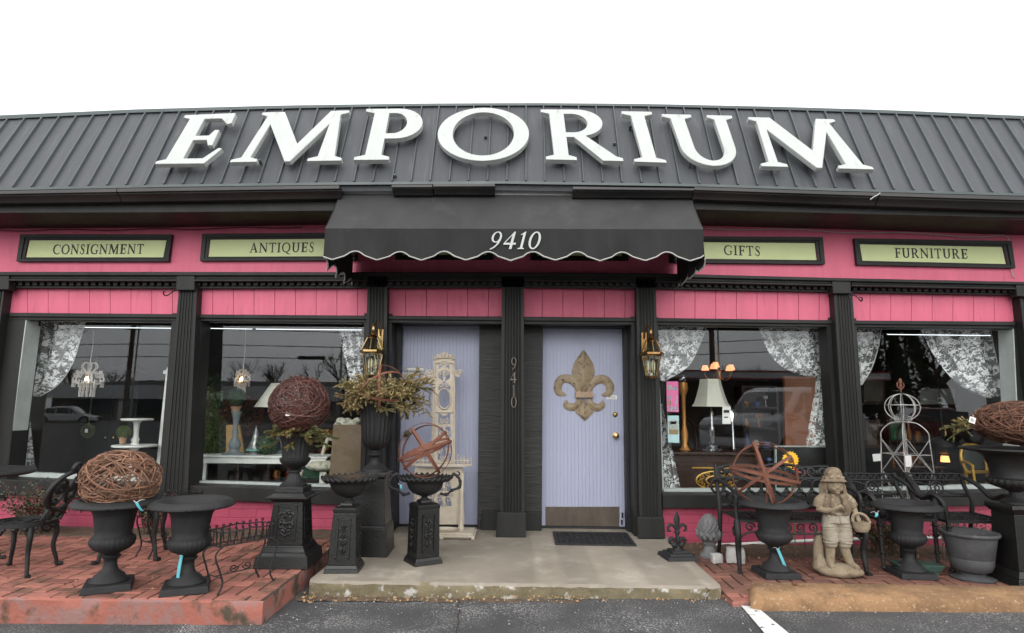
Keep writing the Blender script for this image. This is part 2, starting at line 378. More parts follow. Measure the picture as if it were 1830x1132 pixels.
# porch slab
PYF = G(920, 1044, Z_PORCH).y; PX0, PX1 = G(556, 1034, Z_PORCH).x, G(1284, 1043, Z_PORCH).x
m = MB(); rr = random.Random(3)
nx = 44; top = []
for i in range(nx+1):
    x = PX0+(PX1-PX0)*i/nx; jit = lambda s=.006: rr.uniform(-s, s)
    cut = .04 if i in (0, nx) else 0
    m.v += [(x, 7.6, Z_PORCH), (x, PYF+.018+cut+jit(.003), Z_PORCH+jit(.001)), (x, PYF+cut+jit(.006), Z_PORCH-.018+jit(.004)), (x, PYF+cut+jit(.008), .06+jit()), (x, PYF+.01+jit(), -.06)]
for i in range(nx):
    for j in range(4): m.f.append((i*5+j, i*5+j+1, (i+1)*5+j+1, (i+1)*5+j))
m.f += [(4, 3, 2, 1, 0), (nx*5, nx*5+1, nx*5+2, nx*5+3, nx*5+4)]
o = m.build('porch_slab', [CONC, CONCF], smooth=40); tag(o, kind='structure')
for p in o.data.polygons:
    if abs(p.normal.z) < .6 and p.center.y < 5: p.material_index = 1
struct(MB().tube([Vector((PX1-.11+q*.012*((k % 2)*2-1), PYF-.004, .125-.018*k)) for k, q in enumerate((1, 1.5, .6, 1.2, .8, 1))], .0035, 4), 'slab_crack', JOINT)

# brick paving in herringbone
def paving(name, mt, rects, z, ox, oy, w=.105, seed=1, cut=None):
    m = MB(); q = random.Random(seed); g = .015
    for (x0, y0, x1, y1) in rects:
        for a in range(int((x0-ox)/w)-3, int((x1-ox)/w)+3):
            for b in range(int((y0-oy)/w)-3, int((y1-oy)/w)+3):
                c = (a-b) % 4
                if c == 0: bx = [ox+a*w, oy+b*w, ox+(a+2)*w, oy+(b+1)*w]
                elif c == 3: bx = [ox+a*w, oy+b*w, ox+(a+1)*w, oy+(b+2)*w]
                else: continue
                bx = [max(bx[0], x0), max(bx[1], y0), min(bx[2], x1), min(bx[3], y1)]
                if bx[2]-bx[0] < .02 or bx[3]-bx[1] < .02: continue
                j = [q.uniform(-.003, .003) for _ in range(4)]; e = .004
                lo = [(bx[0]+g/2, bx[1]+g/2, z-.05), (bx[2]-g/2, bx[1]+g/2, z-.05), (bx[2]-g/2, bx[3]-g/2, z-.05), (bx[0]+g/2, bx[3]-g/2, z-.05)]
                md = [(p[0], p[1], z-e+j[i]) for i, p in enumerate(lo)]
                cx, cy = (bx[0]+bx[2])/2, (bx[1]+bx[3])/2
                hi = [(p[0]+(e if p[0] < cx else -e), p[1]+(e if p[1] < cy else -e), z+j[i]) for i, p in enumerate(lo)]
                m.add(lo+md+hi, [(0, 1, 5, 4), (1, 2, 6, 5), (2, 3, 7, 6), (3, 0, 4, 7), (4, 5, 9, 8), (5, 6, 10, 9), (6, 7, 11, 10), (7, 4, 8, 11), (8, 9, 10, 11)])
    return struct(m, name, mt)
LYF = G(250, 1070, Z_L).y
paving('brick_paving', BRICK, [(-7, LYF, PX0-.105, 5.95)], Z_L, -7, LYF, seed=2)
paving('brick_paving', BRICKD, [(PX1+.02, PYF+.03, 8, 5.85)], Z_R, PX1+.02, PYF+.03, seed=3)
paving('brick_paving', BRICK, [(PX1+.02, PYF-.16, PX1+.25, PYF+.025)], Z_R, PX1+.02, PYF-.16, seed=4)
def slabbase(name, mt, x0, y0, x1, y1, z, zb=-.12, seed=5, n=60):
    m = MB(); q = random.Random(seed)
    for i in range(n+1):
        x = x0+(x1-x0)*i/n; j = lambda s=.006: q.uniform(-s, s)
        m.v += [(x, y1, z), (x, y0+.012, z), (x, y0+j(), z-.012), (x, y0-.002+j(.008), z-.10+j()), (x, y0+j(), zb)]
    for i in range(n):
        for k in range(4): m.f.append((i*5+k, i*5+k+1, (i+1)*5+k+1, (i+1)*5+k))
    m.f += [(4, 3, 2, 1, 0), (n*5, n*5+1, n*5+2, n*5+3, n*5+4)]
    o = m.build(name, [JOINT, mt], smooth=40); tag(o, kind='structure')
    for p in o.data.polygons:
        if abs(p.normal.z) < .7 or (p.center.y < y0+.02): p.material_index = 1
slabbase('paving_edge', EDGE, -7.02, LYF-.004, PX0-.1, 6.3, Z_L-.006)
slabbase('paving_edge', EDGE, PX1+.015, PYF-.166, PX1+.252, PYF+.03, Z_R-.006, n=8)
slabbase('paving_edge', EDGE, PX1+.005, PYF+.02, 8, 6.3, Z_R-.014, n=30)
def rough_strip(name, mt, x0, x1, y0, y1, z, amp, seed, k='structure'):
    m = MB(); nx_, ny_ = int((x1-x0)/.05), max(2, int((y1-y0)/.05))
    for j in range(ny_+1):
        for i in range(nx_+1):
            x = x0+(x1-x0)*i/nx_; y = y0+(y1-y0)*j/ny_; e = 0 if 0 < j < ny_ else .01
            m.v.append((x, y+(noise.noise(Vector((x*5, seed, 0)))*.03 if j == 0 else 0), z-e+amp*noise.noise(Vector((x*9, y*9, seed)))))
    m.f = [(j*(nx_+1)+i, j*(nx_+1)+i+1, (j+1)*(nx_+1)+i+1, (j+1)*(nx_+1)+i) for j in range(ny_) for i in range(nx_)]
    return tag(m.build(name, mt, smooth=60), kind=k)
rough_strip('soil', SOIL, -7, PX0-.12, 5.9, YW-.005, Z_L+.004, .02, 1)
rough_strip('soil', SOIL, PX1+.02, 8, 5.78, YW-.005, Z_R+.004, .025, 2)
rough_strip('soil', SOIL, PX0-.06, PX1+.01, PYF-.09, PYF+.02, .034, .012, 3)

# concrete parking bumper
m = MB(); bl = G(1335, 1098, .045); x0, x1 = bl.x, 6.2; yb0 = G(1500, 1096, .04).y; yb1 = G(1500, 1041, .145).y
q = random.Random(9); sec = [(yb0, -.03), (yb0-.004, .06), (yb0+.01, .115), (yb0+.035, .142), (yb1-.03, .145), (yb1, .12), (yb1+.01, -.03)]
nn = 120
xf_, xb_ = G(1346, 1095, .04).x, G(1340, 1043, .145).x
for i in range(nn+1):
    x = x0+(x1-x0)*(i/nn); e = min(1, (x-x0)/.05+.25) if x < 4 else 1
    cy = (yb0+yb1)/2; dz = (1-e)*.05
    for (y, z) in sec: m.v.append((x+(xf_+(xb_-xf_)*(y-yb0)/(yb1-yb0)-x0)*(1-i/nn), cy+(y-cy)*(e*.25+.75)+q.uniform(-.004, .004), z-(dz if z > .1 else 0)+.010*(x-1.5)*0+q.uniform(-.003, .003)))
k = len(sec)
m.f = [(i*k+j, i*k+j+1, (i+1)*k+j+1, (i+1)*k+j) for i in range(nn) for j in range(k-1)]+[tuple(range(k-1, -1, -1)), tuple(nn*k+j for j in range(k))]
t = thing('parking_bumper', 'long ochre aggregate concrete parking bumper at the edge of the right brick paving', 'parking bumper')
m.build('concrete_block', BUMP, t, smooth=50)
p = G(1420, 1046, .145); MB().lathe([(.012, 0), (.02, .004), (.02, .014), (.01, .018)], 10, c=(p.x, p.y, .146)).build('steel_pin', RUST, t)

# ------------------------------------------------------------------ the shop
SHOP = thing('shop_building', 'low pink and black storefront with charcoal metal mansard roof and four display windows', 'building', (0, YW, 0))
def B(m, name, mt, parent=None, **k):                    # part of the shop, vertices given in world space
    par = parent or SHOP; off = Vector((0, 0, 0)); p = par
    while p: off += p.location; p = p.parent
    m.v = [(v[0]-off.x, v[1]-off.y, v[2]-off.z) for v in m.v]
    return m.build(name, mt, par, **k)
XS = [-900, -500, -200, -40]+[i*60 for i in range(32)]+[1900, 2100, 2500, 2900]
ridge = poly((0, 212), (250, 200), (500, 193), (750, 188.5), (950, 187.5), (1150, 189), (1400, 195), (1600, 202), (1830, 212))
eave = poly((0, 337), (300, 331), (600, 327), (900, 325), (1250, 330), (1500, 338), (1830, 347))
gutb = poly((0, 360), (300, 356), (607, 351), (1235, 352), (1500, 362), (1830, 373))
fasb = poly((0, 381), (300, 380), (600, 377), (1250, 375), (1500, 382), (1830, 390))
wtop = poly((0, 409), (300, 407), (600, 402), (1260, 404), (1500, 410), (1830, 421))
pa_b = poly((0, 486), (310, 486), (640, 486.5), (900, 487), (1190, 489), (1500, 497), (1830, 504))
cor_b = poly((30, 515), (355, 516), (690, 515), (935, 514), (1180, 517), (1530, 523), (1812, 528))
pb_b = poly((30, 559), (355, 562), (700, 564.5), (935, 566), (1180, 568.5), (1530, 573), (1812, 575))
hd_b = poly((30, 572), (355, 574), (700, 577), (935, 580), (1180, 581), (1530, 585), (1812, 588))
YR0, YR1 = 5.76, 6.25
# roof sheet and ribs
m = MB(); step = .187; k0 = -36
def rz_(x, f, Y):
    px = 915+FPX*(x)/5.6+17
    for _ in range(12):
        p = V(px, f(px), Y); px += (x-p.x)*190
    return p.z
cols = []
for i in range(73):
    x = (k0+i)*step+.04
    cols.append((x, rz_(x, eave, YR0), rz_(x, ridge, YR1)))
for (x, a, b) in cols: m.v += [(x, YR0, a), (x, YR1, b), (x, YR1+.02, b-.3), (x, YR0+.02, a-.08)]
for i in range(72):
    m.f += [(i*4, i*4+1, i*4+5, i*4+4), (i*4+1, i*4+2, i*4+6, i*4+5), (i*4+3, i*4, i*4+4, i*4+7)]
RF = B(m, 'roof', ROOF)
nrm = Vector((0, -(cols[36][2]-cols[36][1]), YR1-YR0)).normalized()
m = MB()
for (x, a, b) in cols:
    p, q = Vector((x, YR0, a)), Vector((x, YR1, b)); h = nrm*.024; w = Vector((.010, 0, 0)); w2 = Vector((.006, 0, 0))
    m.hexa([p-w, p+w, p+w2+h, p-w2+h], [q-w, q+w, q+w2+h, q-w2+h])
B(m, 'standing_seams', mat('greenish_seam_metal', (.070, .082, .082), .5, .1, c2=(.055, .065, .066), vs=5), RF)
rc = poly((0, 206), (250, 195), (500, 188.5), (750, 185), (950, 184), (1150, 185.5), (1400, 191), (1600, 197), (1830, 207))
m = MB().strip(XS, rc, lambda x: ridge(x)+1.5, YR1-.035, YR1+.25); B(m, 'ridge_cap', RIB, RF, bevel=.004)
m = MB(); m.v = [(-12, YR1+.02, 4.0), (12, YR1+.02, 4.0), (12, 16, 4.0), (-12, 16, 4.0)]; m.f = [(0, 1, 2, 3)]; B(m, 'flat_roof', ROOF, RF)
# eave drip edge, gutters (broken off over the awning), fascia, soffit
B(MB().strip(XS, lambda x: eave(x)-1, lambda x: eave(x)+3.5, YR0-.03, YR0+.05), 'drip_edge', RIB, RF)
def gutter(xs, t=0, b=0):
    m = MB(); prof = [(5.850, 0), (5.765, 0.02), (5.745, .28), (5.700, .5), (5.705, .62), (5.685, .66), (5.685, .93), (5.700, 1.), (5.730, 1.), (5.740, .9), (5.850, .9)]
    for x in xs:
        P = V(x, gutb(x)+b, 5.700); T = V(x, eave(x)+4.5+t, 5.700)
        for (y, s) in prof: m.v.append((P.x+(T.x-P.x)*s*0, y, P.z+(T.z-P.z)*s))
    k = len(prof)
    m.f = [(i*k+j, i*k+(j+1) % k, (i+1)*k+(j+1) % k, (i+1)*k+j) for i in range(len(xs)-1) for j in range(k)]+[tuple(range(k)), tuple((len(xs)-1)*k+j for j in range(k-1, -1, -1))]
    B(m, 'gutter', GUT, smooth=30)
gutter([-900, -400, 0, 100, 200, 208]); gutter([209.5, 300, 400, 500, 606])
gutter([700, 760, 772], 0, -6); gutter([774, 830, 884], -1, -7)
gutter([1024, 1100, 1180, 1240], 2.5, -2); gutter([1241, 1300, 1400, 1500, 1570]); gutter([1572, 1700, 1830, 2100, 2800])
B(MB().strip([x for x in XS if x < 600]+[607], lambda x: eave(x)+2, fasb, 5.850, 5.900), 'fascia', BLACK, bevel=.004)
B(MB().strip([607.5, 800, 1000, 1240], lambda x: eave(x)+2, lambda x: fasb(x), 5.852, 5.900), 'fascia', LETW, bevel=.003)
B(MB().strip([1240.5]+[x for x in XS if x > 1250], lambda x: eave(x)+2, fasb, 5.850, 5.900), 'fascia', BLACK, bevel=.004)
m = MB()
for x in XS: p = V(x, wtop(x), YW); m.v += [(p.x, 5.900, p.z), (p.x, YW+.05, p.z)]
m.f = [(i*2, i*2+1, i*2+3, i*2+2) for i in range(len(XS)-1)]; B(m, 'soffit', mat('soffit_maroon_black', (.022, .010, .010), .6, c2=(.035, .014, .015), vs=3))
# broken plaster flake and loose cable under the eave
sp = []
for x in range(0, 1000, 40): pass
m = MB(); m.tube(catmull([V(x, wtop(x)+4+2*math.sin(x*.03), YW-.03) for x in range(1262, 1800, 45)]+[V(1801, 424, YW-.03), V(1806, 470, YW-.02), V(1809, 488, YW-.02), V(1814, 497, YW-.02)], 4), .0045, 5)
B(m, 'eave_cable', SILL, smooth=60)
m = MB(); m.tube(catmull([V(x, wtop(x)+3+1.5*math.sin(x*.04), YW-.03) for x in range(-60, 590, 50)], 4), .0045, 5); B(m, 'eave_cable', IRON2, smooth=60)
m = MB(); m.tube(catmull([V(1555, 357, 5.670), V(1562, 352, 5.670), V(1568, 349, 5.670), V(1573, 345, 5.670)], 3), .006, 5); B(m, 'sealant_drip', SILL)
# pink fascia board above the windows
B(MB().strip(XS, lambda x: wtop(x)-1, lambda x: pa_b(x)+1, YW, YW+.08), 'pink_upper_wall', PINK)
# cornice: moulding, dentils
bays = [(-900, -14), (16, 317), (347, 657), (692, 897), (936, 1137), (1172, 1489), (1522, 1815), (1838, 2900)]
def lerpf(f, g, t): return lambda x: f(x)+(g(x)-f(x))*t
B(MB().strip(XS, pa_b, lerpf(pa_b, cor_b, .22), YP-.06, YW+.05), 'cornice_crown', BLACK, bevel=.006)
for (a, b) in bays:
    xs = [a+(b-a)*i/6 for i in range(7)]
    B(MB().strip(xs, lerpf(pa_b, cor_b, .215), lerpf(pa_b, cor_b, .45), YP-.025, YW+.04), 'cornice_fillet', BLACK, bevel=.01, seg=3)
    B(MB().strip(xs, lerpf(pa_b, cor_b, .445), lerpf(pa_b, cor_b, .56), YP-.045, YW+.03), 'cornice_fillet', BLACK, bevel=.004)
    if b-a > 600: continue
    B(MB().strip(xs, lerpf(pa_b, cor_b, .55), lerpf(pa_b, cor_b, 1.), YW-.035, YW+.02), 'dentil_back', BLACK)
    m = MB(); nd = int((b-a)/12.6)
    for i in range(nd):
        x = a+(b-a)*(i+.5)/nd; m.strip([x-3.8, x+3.8], lerpf(pa_b, cor_b, .60), lerpf(pa_b, cor_b, .82), YW-.085, YW-.034)
    m.strip(xs, lerpf(pa_b, cor_b, .83), lerpf(pa_b, cor_b, 1.), YW-.05, YW-.034)
    B(m, 'dentils', BLACK, bevel=.003)
    # tongue-and-groove pink boards
    m = MB(); xa, xb = a-4, b+4; w = 37.0; x = xa
    yy = YW+.01 if not (660 < a < 1000) else YW+.06
    while x < xb:
        x2 = min(xb, x+w); m.strip([x+.35, x2-.35], lambda q: cor_b(q)-1, lambda q: pb_b(q)+1, yy, yy+.06); x = x2
    B(m, 'pink_frieze_boards', PINK, bevel=.0015, seg=1)
    B(MB().strip(xs, pb_b, lerpf(pb_b, hd_b, .55), YW-.03, YW+.08), 'window_head', BLACK, bevel=.006)
    B(MB().strip(xs, lerpf(pb_b, hd_b, .55), hd_b, YW-.005, YW+.1), 'window_head', BLACK, bevel=.004)
# pilasters
def pilaster(tl, tr, br, bl, Y=YP, nf=5, name='pilaster', cap=None, base=None, depth=.11, mt=None):
    m = MB(); TL, TR, BR, BL = [V(*p, Y) for p in (tl, tr, br, bl)]
    sec = [(0, 0)]; e = .12
    for i in range(nf):
        u0 = e+(1-2*e)*i/nf; du = (1-2*e)/nf
        sec += [(u0+du*.14, 0), (u0+du*.22, .011), (u0+du*.5, .015), (u0+du*.78, .011), (u0+du*.86, 0)]
    sec += [(1, 0), (1, depth), (0, depth)]
    for (L_, R_) in ((BL, BR), (TL, TR)):
        for (u, d) in sec: p = L_.lerp(R_, u); m.v.append((p.x, Y+d, p.z))
    k = len(sec); m.f = [(j, (j+1) % k, k+(j+1) % k, k+j) for j in range(k)]+[tuple(range(k-1, -1, -1)), tuple(range(k, 2*k))]
    o = B(m, name, mt or BLACK)
    if cap: B(MB().quad(*cap, Y-.045, Y+.06), 'capital', BLACK, bevel=.008); 
    if base: B(MB().quad(*base, Y-.04, Y+.1), 'plinth', BLACK, bevel=.006)
    return o
pilaster((-14, 515), (8, 515), (-40, 885), (-62, 885), cap=((-20, 489), (16, 489), (15, 518), (-22, 518)))
pilaster((320, 515), (352, 515), (335, 893), (286, 893), cap=((315, 489), (348, 489), (347, 519), (314, 519)))
pilaster((657, 513), (692, 513), (688, 930), (643, 930), base=((640, 928), (690, 928), (690, 962), (639, 962)))
pilaster((897, 513), (936, 513), (938, 924), (893, 924), base=((888, 916), (940, 917), (940, 961), (886, 961)), nf=6)
pilaster((1137, 514), (1172, 515), (1183, 930), (1143, 930), base=((1139, 925), (1187, 925), (1189, 963), (1141, 963)))
pilaster((1490, 521), (1523, 522), (1550, 893), (1513, 893), cap=((1487, 498), (1521, 499), (1521, 525), (1489, 525)))
pilaster((1822, 525), (1856, 526), (1905, 893), (1864, 893), cap=((1815, 504), (1852, 506), (1856, 532), (1818, 530)))
# black infill beside the openings (walls behind pilasters)
def wallq(tl, tr, br, bl, y0, y1, name='black_wall', mt=BLACK, **k): return B(MB().quad(tl, tr, br, bl, y0, y1), name, mt, **k)
wallq((-10, 560), (46, 561), (8, 895), (-60, 895), YW, YG+.02)
wallq((308, 560), (358, 561), (340, 897), (280, 897), YW, YG+.02)
wallq((651, 560), (700, 561), (700, 965), (641, 965), YW, YD+.05)
wallq((1128, 566), (1176, 567), (1186, 965), (1134, 965), YW, YD+.05)
wallq((1480, 568), (1530, 569), (1552, 897), (1500, 897), YW, YG+.02)
wallq((1812, 573), (1905, 576), (1960, 897), (1826, 897), YW, YG+.02)
wallq((-900, 556), (-10, 560), (-60, 895), (-950, 895), YW+.002, YG); wallq((1903, 573), (2800, 573), (2850, 897), (1958, 897), YW+.002, YG)
# window sills and the painted brick below
def lower(xs, t, b, pb, zb):
    B(MB().strip(xs, t, b, YW-.06, YG+.1), 'window_ledge', BLACK, bevel=.006)
    m = MB()
    for x in xs: p = V(x, b(x)-1, YW+.02); m.v += [(p.x, YW+.02, p.z), (p.x, YW+.02, zb)]
    m.f = [(i*2, i*2+1, i*2+3, i*2+2) for i in range(len(xs)-1)]
    B(m, 'painted_brick_wall', PBRICK)
lower([-900, -300, 0, 100, 200, 300, 337], poly((0, 857), (300, 868)), poly((0, 886), (300, 893)), 0, .0)
lower([337, 400, 500, 600, 648], poly((340, 868), (650, 878)), poly((340, 893), (650, 905)), 0, .0)
lower([1184, 1300, 1400, 1512], poly((1184, 884), (1512, 886)), poly((1184, 909), (1512, 909)), 0, .0)
lower([1512, 1600, 1700, 1850, 2300, 2900], poly((1512, 884), (1830, 878)), poly((1512, 908), (1830, 903)), 0, .0)
B(MB().tube([V(-40, 941, 6.36), V(150, 946, 6.36), V(480, 955, 6.36), V(560, 961, 6.34)], .017, 8), 'base_pipe', WHITE, smooth=60)
B(MB().tube([V(1236, 977, 6.30), V(1300, 974, 6.32), V(1480, 965, 6.36), V(1700, 960, 6.36)], .017, 8), 'base_pipe', WHITE, smooth=60)
# windows: white frame, glass, sill
def window(tl, tr, br, bl, left=False, right=False):
    P = [V(*p, YG) for p in (tl, tr, br, bl)]
    m = MB(); m.quad(tl, tr, br, bl, YG, YG+.006)
    g = B(m, 'window', GLASS)
    fr = MB()
    def bar(a, b, w, y0=YG-.03, y1=YG+.03):
        A, Bq = V(*a, YG), V(*b, YG); d = (Bq-A).normalized(); n_ = Vector((-d.z, 0, d.x))*w/2
        lo = [A-n_, Bq-n_, Bq+n_, A+n_]; fr.hexa([Vector((p.x, y0, p.z)) for p in lo], [Vector((p.x, y1, p.z)) for p in lo])
    bar(bl, br, .045, YG-.05, YG+.05); bar(tl, tr, .03); bar(tl, bl, .02); bar(tr, br, .02)
    B(fr, 'window_frame', SILL, g, bevel=.003)
    s = MB(); a, b = V(bl[0], bl[1]+3, YG), V(br[0], br[1]+3, YG)
    s.hexa([(a.x, YW-.055, a.z-.03), (b.x, YW-.055, b.z-.03), (b.x, YG-.05, b.z-.03), (a.x, YG-.05, a.z-.03)], [(a.x, YW-.055, a.z-.018), (b.x, YW-.055, b.z-.018), (b.x, YG-.05, b.z-.012), (a.x, YG-.05, a.z-.012)])
    B(s, 'sill', WHITE, g, bevel=.003)
    return g
g1 = window((62, 572), (312, 575), (288, 858), (30, 847))
g2 = window((352, 574), (656, 577), (650, 872), (335, 862))
g3 = window((1172, 581), (1484, 585), (1508, 877), (1184, 877))
g4 = window((1524, 585), (1796, 588), (1815, 868), (1545, 876))
def jamb(pt, pb, side, mt, par):                       # reveal from the wall face back to the glass
    a, b = V(*pt, YW+.001), V(*pb, YW+.001); w = .012*side
    m = MB().hexa([(b.x, YW, b.z), (b.x+w, YW, b.z), (b.x+w, YG, b.z), (b.x, YG, b.z)], [(a.x, YW, a.z), (a.x+w, YW, a.z), (a.x+w, YG, a.z), (a.x, YG, a.z)])
    B(m, 'jamb', mt, par)
jamb((46.5, 566), (8.5, 862), 1, SILL, g1); jamb((358.5, 566), (340.5, 872), 1, BLACK, g2)
jamb((1811.5, 580), (1825.5, 880), -1, SILL, g4); jamb((1479.5, 575), (1499.5, 884), -1, BLACK, g3)
# recessed door bay: return walls, panels, doors
wallq((857, 566), (899, 566), (895, 952), (853, 952), YD-.16, YD-.06, 'door_side_panel', mat('rough_black_boards', (.014, .014, .013), .6, c2=(.022, .022, .02), vs=5, bump=.9, bs=14, stretch=(.4, 1, 3)), bevel=.003)
wallq((935, 568), (970, 568), (968, 952), (936, 952), YD-.16, YD-.06, 'door_side_panel', MATS['rough_black_boards'], bevel=.003)
wallq((862, 913), (899, 913), (899, 954), (858, 954), YD-.20, YD-.159, 'plinth', BLACK, bevel=.004)
wallq((936, 915), (967, 915), (967, 956), (936, 956), YD-.20, YD-.159, 'plinth', BLACK, bevel=.004)
wallq((1115, 570), (1142, 571), (1147, 952), (1121, 952), YD-.16, YD-.02, 'door_side_panel', BLACK, bevel=.003)
wallq((1124, 925), (1142, 925), (1146, 958), (1124, 958), YD-.20, YD-.159, 'plinth', BLACK, bevel=.004)
wallq((688, 566), (717, 567), (706, 955), (684, 955), YD-.16, YD-.02, 'door_side_panel', BLACK, bevel=.003)
m = MB().strip([692, 897], pb_b, lambda x: 580, YD-.19, YD-.02); m.strip([935, 1137], pb_b, lambda x: 584+.01*(x-970), YD-.19, YD-.02); B(m, 'door_head', BLACK, bevel=.004)
m = MB(); z1 = V(900, 560, YW).z; m.box((-1.65, YW+.1, z1), (1.6, YD, z1+.02)); B(m, 'porch_ceiling', BLACK)
m = MB(); z0 = .0; m.box((-1.65, YD+.062, 0), (1.6, YD+.1, 2.9)); B(m, 'porch_back_wall', BLACK)
def door(tl, tr, br, bl, knob, lock, kmat):
    P = [V(*p, YD) for p in (tl, tr, br, bl)]; m = MB(); n_ = 23
    for j in range(n_):                               # beadboard slats with grooves between
        u0, u1 = j/n_, (j+1)/n_; g = .035/n_*2
        a, b, c, d = [P[3].lerp(P[2], u) for u in (u0+g/2, u1-g/2)]+[P[0].lerp(P[1], u) for u in (u1-g/2, u0+g/2)]
        m.hexa([a, b, b+Vector((0, .035, 0)), a+Vector((0, .035, 0))], [d, c, c+Vector((0, .035, 0)), d+Vector((0, .035, 0))])
    a, b, c, d = [Vector((p.x, YD+.006, p.z)) for p in (P[3], P[2], P[1], P[0])]
    m.hexa([a, b, b+Vector((0, .04, 0)), a+Vector((0, .04, 0))], [d, c, c+Vector((0, .04, 0)), d+Vector((0, .04, 0))])
    dr = B(m, 'door', LAV)
    for (p, r, mt, nm) in ((knob, .031, kmat, 'doorknob'), (lock, .026, kmat, 'deadbolt')):
        q = V(*p, YD); m = MB()
        pr = [(r*1.15, 0), (r*1.1, .006), (r*.45, .01), (r*.4, .03), (r*.8, .04), (r, .055), (r*.85, .068), (r*.3, .074)] if nm == 'doorknob' else [(r*1.1, 0), (r*1.05, .008), (r*.75, .012), (r*.6, .02), (r*.2, .021), (r*.15, .012)]
        m.lathe(pr, 20); m.v = [(q.x+v[0], YD-v[2], q.z+v[1]) for v in m.v]; B(m, nm, mt, dr, smooth=50)
    return dr
OLDB = mat('tarnished_green_brass', (.07, .08, .05), .45, .7, c2=(.12, .10, .05), vs=14)
d1 = door((716, 578), (861, 580), (857, 943), (704, 943), (728, 775), (728, 738), OLDB)
d2 = door((970, 582), (1115, 586), (1120, 944), (968, 944), (1100, 779), (1099, 741), BRASS)
# mail slot and a small plate on the left door, kick plate, notice and bolt on the right one
m = MB().quad((722, 657), (759, 657), (759, 664), (722, 664), YD-.008, YD); B(m, 'mail_slot', mat('grey_steel', (.25, .25, .24), .35, .9), d1, bevel=.002)
m = MB().quad((727, 658.5), (756, 658.5), (756, 661), (727, 661), YD-.012, YD-.008); B(m, 'slot_flap', WHITE, d1)
m = MB().quad((766, 674), (771, 674), (771, 684), (766, 684), YD-.01, YD); B(m, 'door_chime', WHITE, d1)
m = MB().quad((975, 906), (1107, 906), (1107, 942), (975, 941), YD-.006, YD); B(m, 'kick_plate', mat('tarnished_bronze_plate', (.062, .048, .036), .42, .15, c2=(.10, .08, .06), vs=9, bump=.1, bs=40, stretch=(1, 1, .3)), d2, bevel=.001)
m = MB().quad((1084, 707), (1103, 707), (1103, 714), (1084, 714), YD-.004, YD); NP = B(m, 'notice_plate', WHITE, d2)
m = MB().quad((1111, 917), (1114, 917), (1114, 926), (1111, 926), YD-.02, YD).quad((1110, 930), (1113, 930), (1113, 938), (1110, 938), YD-.02, YD); B(m, 'floor_bolt', IRON, d2)
m = MB(); a, b = V(968, 944, YD), V(1121, 944, YD); m.box((a.x, YD-.06, Z_PORCH), (b.x, YD+.03, Z_PORCH+.018)); a, b = V(704, 944, YD), V(857, 944, YD); m.box((a.x, YD-.06, Z_PORCH), (b.x, YD+.03, Z_PORCH+.018)); B(m, 'threshold', IRON2, bevel=.004)
# room behind the windows
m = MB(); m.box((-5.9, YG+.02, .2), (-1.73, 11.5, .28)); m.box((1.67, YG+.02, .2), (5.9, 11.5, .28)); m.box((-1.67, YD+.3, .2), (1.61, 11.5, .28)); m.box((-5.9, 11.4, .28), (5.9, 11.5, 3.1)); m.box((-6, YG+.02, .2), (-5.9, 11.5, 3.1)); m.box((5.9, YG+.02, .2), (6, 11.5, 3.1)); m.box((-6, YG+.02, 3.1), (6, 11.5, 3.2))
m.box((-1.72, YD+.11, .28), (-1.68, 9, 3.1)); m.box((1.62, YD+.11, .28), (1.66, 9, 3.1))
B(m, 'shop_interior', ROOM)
# building ends and back
m = MB(); m.box((-12, YW+.1, 0), (-11.9, 16, 3.9)); m.box((11.9, YW+.1, 0), (12, 16, 3.9)); B(m, 'side_wall', PBRICK)
# ------------------------------------------------------------------ serif letters (unit boxes)
def stroke(pts, wd, n=5):
    P = [(p.x, p.y) for p in catmull([(a, b, 0) for a, b in pts], n)]; N_ = len(P)
    ws = np.interp(np.linspace(0, 1, N_), np.linspace(0, 1, len(wd)), wd); L_, R_ = [], []
    for i in range(N_):
        a, b = P[max(0, i-1)], P[min(N_-1, i+1)]; dx, dy = b[0]-a[0], b[1]-a[1]; l = math.hypot(dx, dy) or 1
        nx_, ny_ = -dy/l*ws[i]/2, dx/l*ws[i]/2; L_.append((P[i][0]+nx_, P[i][1]+ny_)); R_.append((P[i][0]-nx_, P[i][1]-ny_))
    return L_+R_[::-1]
GL = {}
GL['E'] = (.70, [([(0, 0), (.80, 0), (1, .28), (.93, .30), (.74, .10), (.42, .10), (.42, .46), (.66, .46), (.72, .35), (.80, .35), (.80, .66), (.72, .66), (.66, .55), (.42, .55), (.42, .90), (.74, .90), (.90, .77), (.97, .79), (.97, 1), (0, 1), (0, .95), (.14, .91), (.14, .09), (0, .05)], [])])
GL['F'] = (.60, [([(0, 0), (.62, 0), (.62, .05), (.42, .09), (.42, .45), (.70, .45), (.76, .34), (.84, .34), (.84, .66), (.76, .66), (.70, .54), (.42, .54), (.42, .91), (.78, .91), (.94, .78), (1, .80), (1, 1), (0, 1), (0, .95), (.15, .91), (.15, .09), (0, .05)], [])])
GL['M'] = (1.08, [([(0, 0), (.24, 0), (.24, .05), (.165, .09), (.19, .74), (.49, 0), (.54, 0), (.80, .72), (.775, .09), (.69, .05), (.69, 0), (1, 0), (1, .05), (.93, .09), (.895, .91), (.98, .95), (.98, 1), (.78, 1), (.545, .34), (.28, 1), (.04, 1), (.04, .95), (.115, .91), (.08, .09), (0, .05)], [])])
GL['P'] = (.68, [([(0, 0), (.54, 0), (.54, .05), (.41, .09), (.41, .40), (.58, .40)]+arc(.58, .70, .42, .30, -90, 90)+[(0, 1), (0, .95), (.16, .91), (.16, .09), (0, .05)], [[(.41, .50), (.41, .91), (.52, .91)]+arc(.52, .705, .22, .205, 90, -90)])])
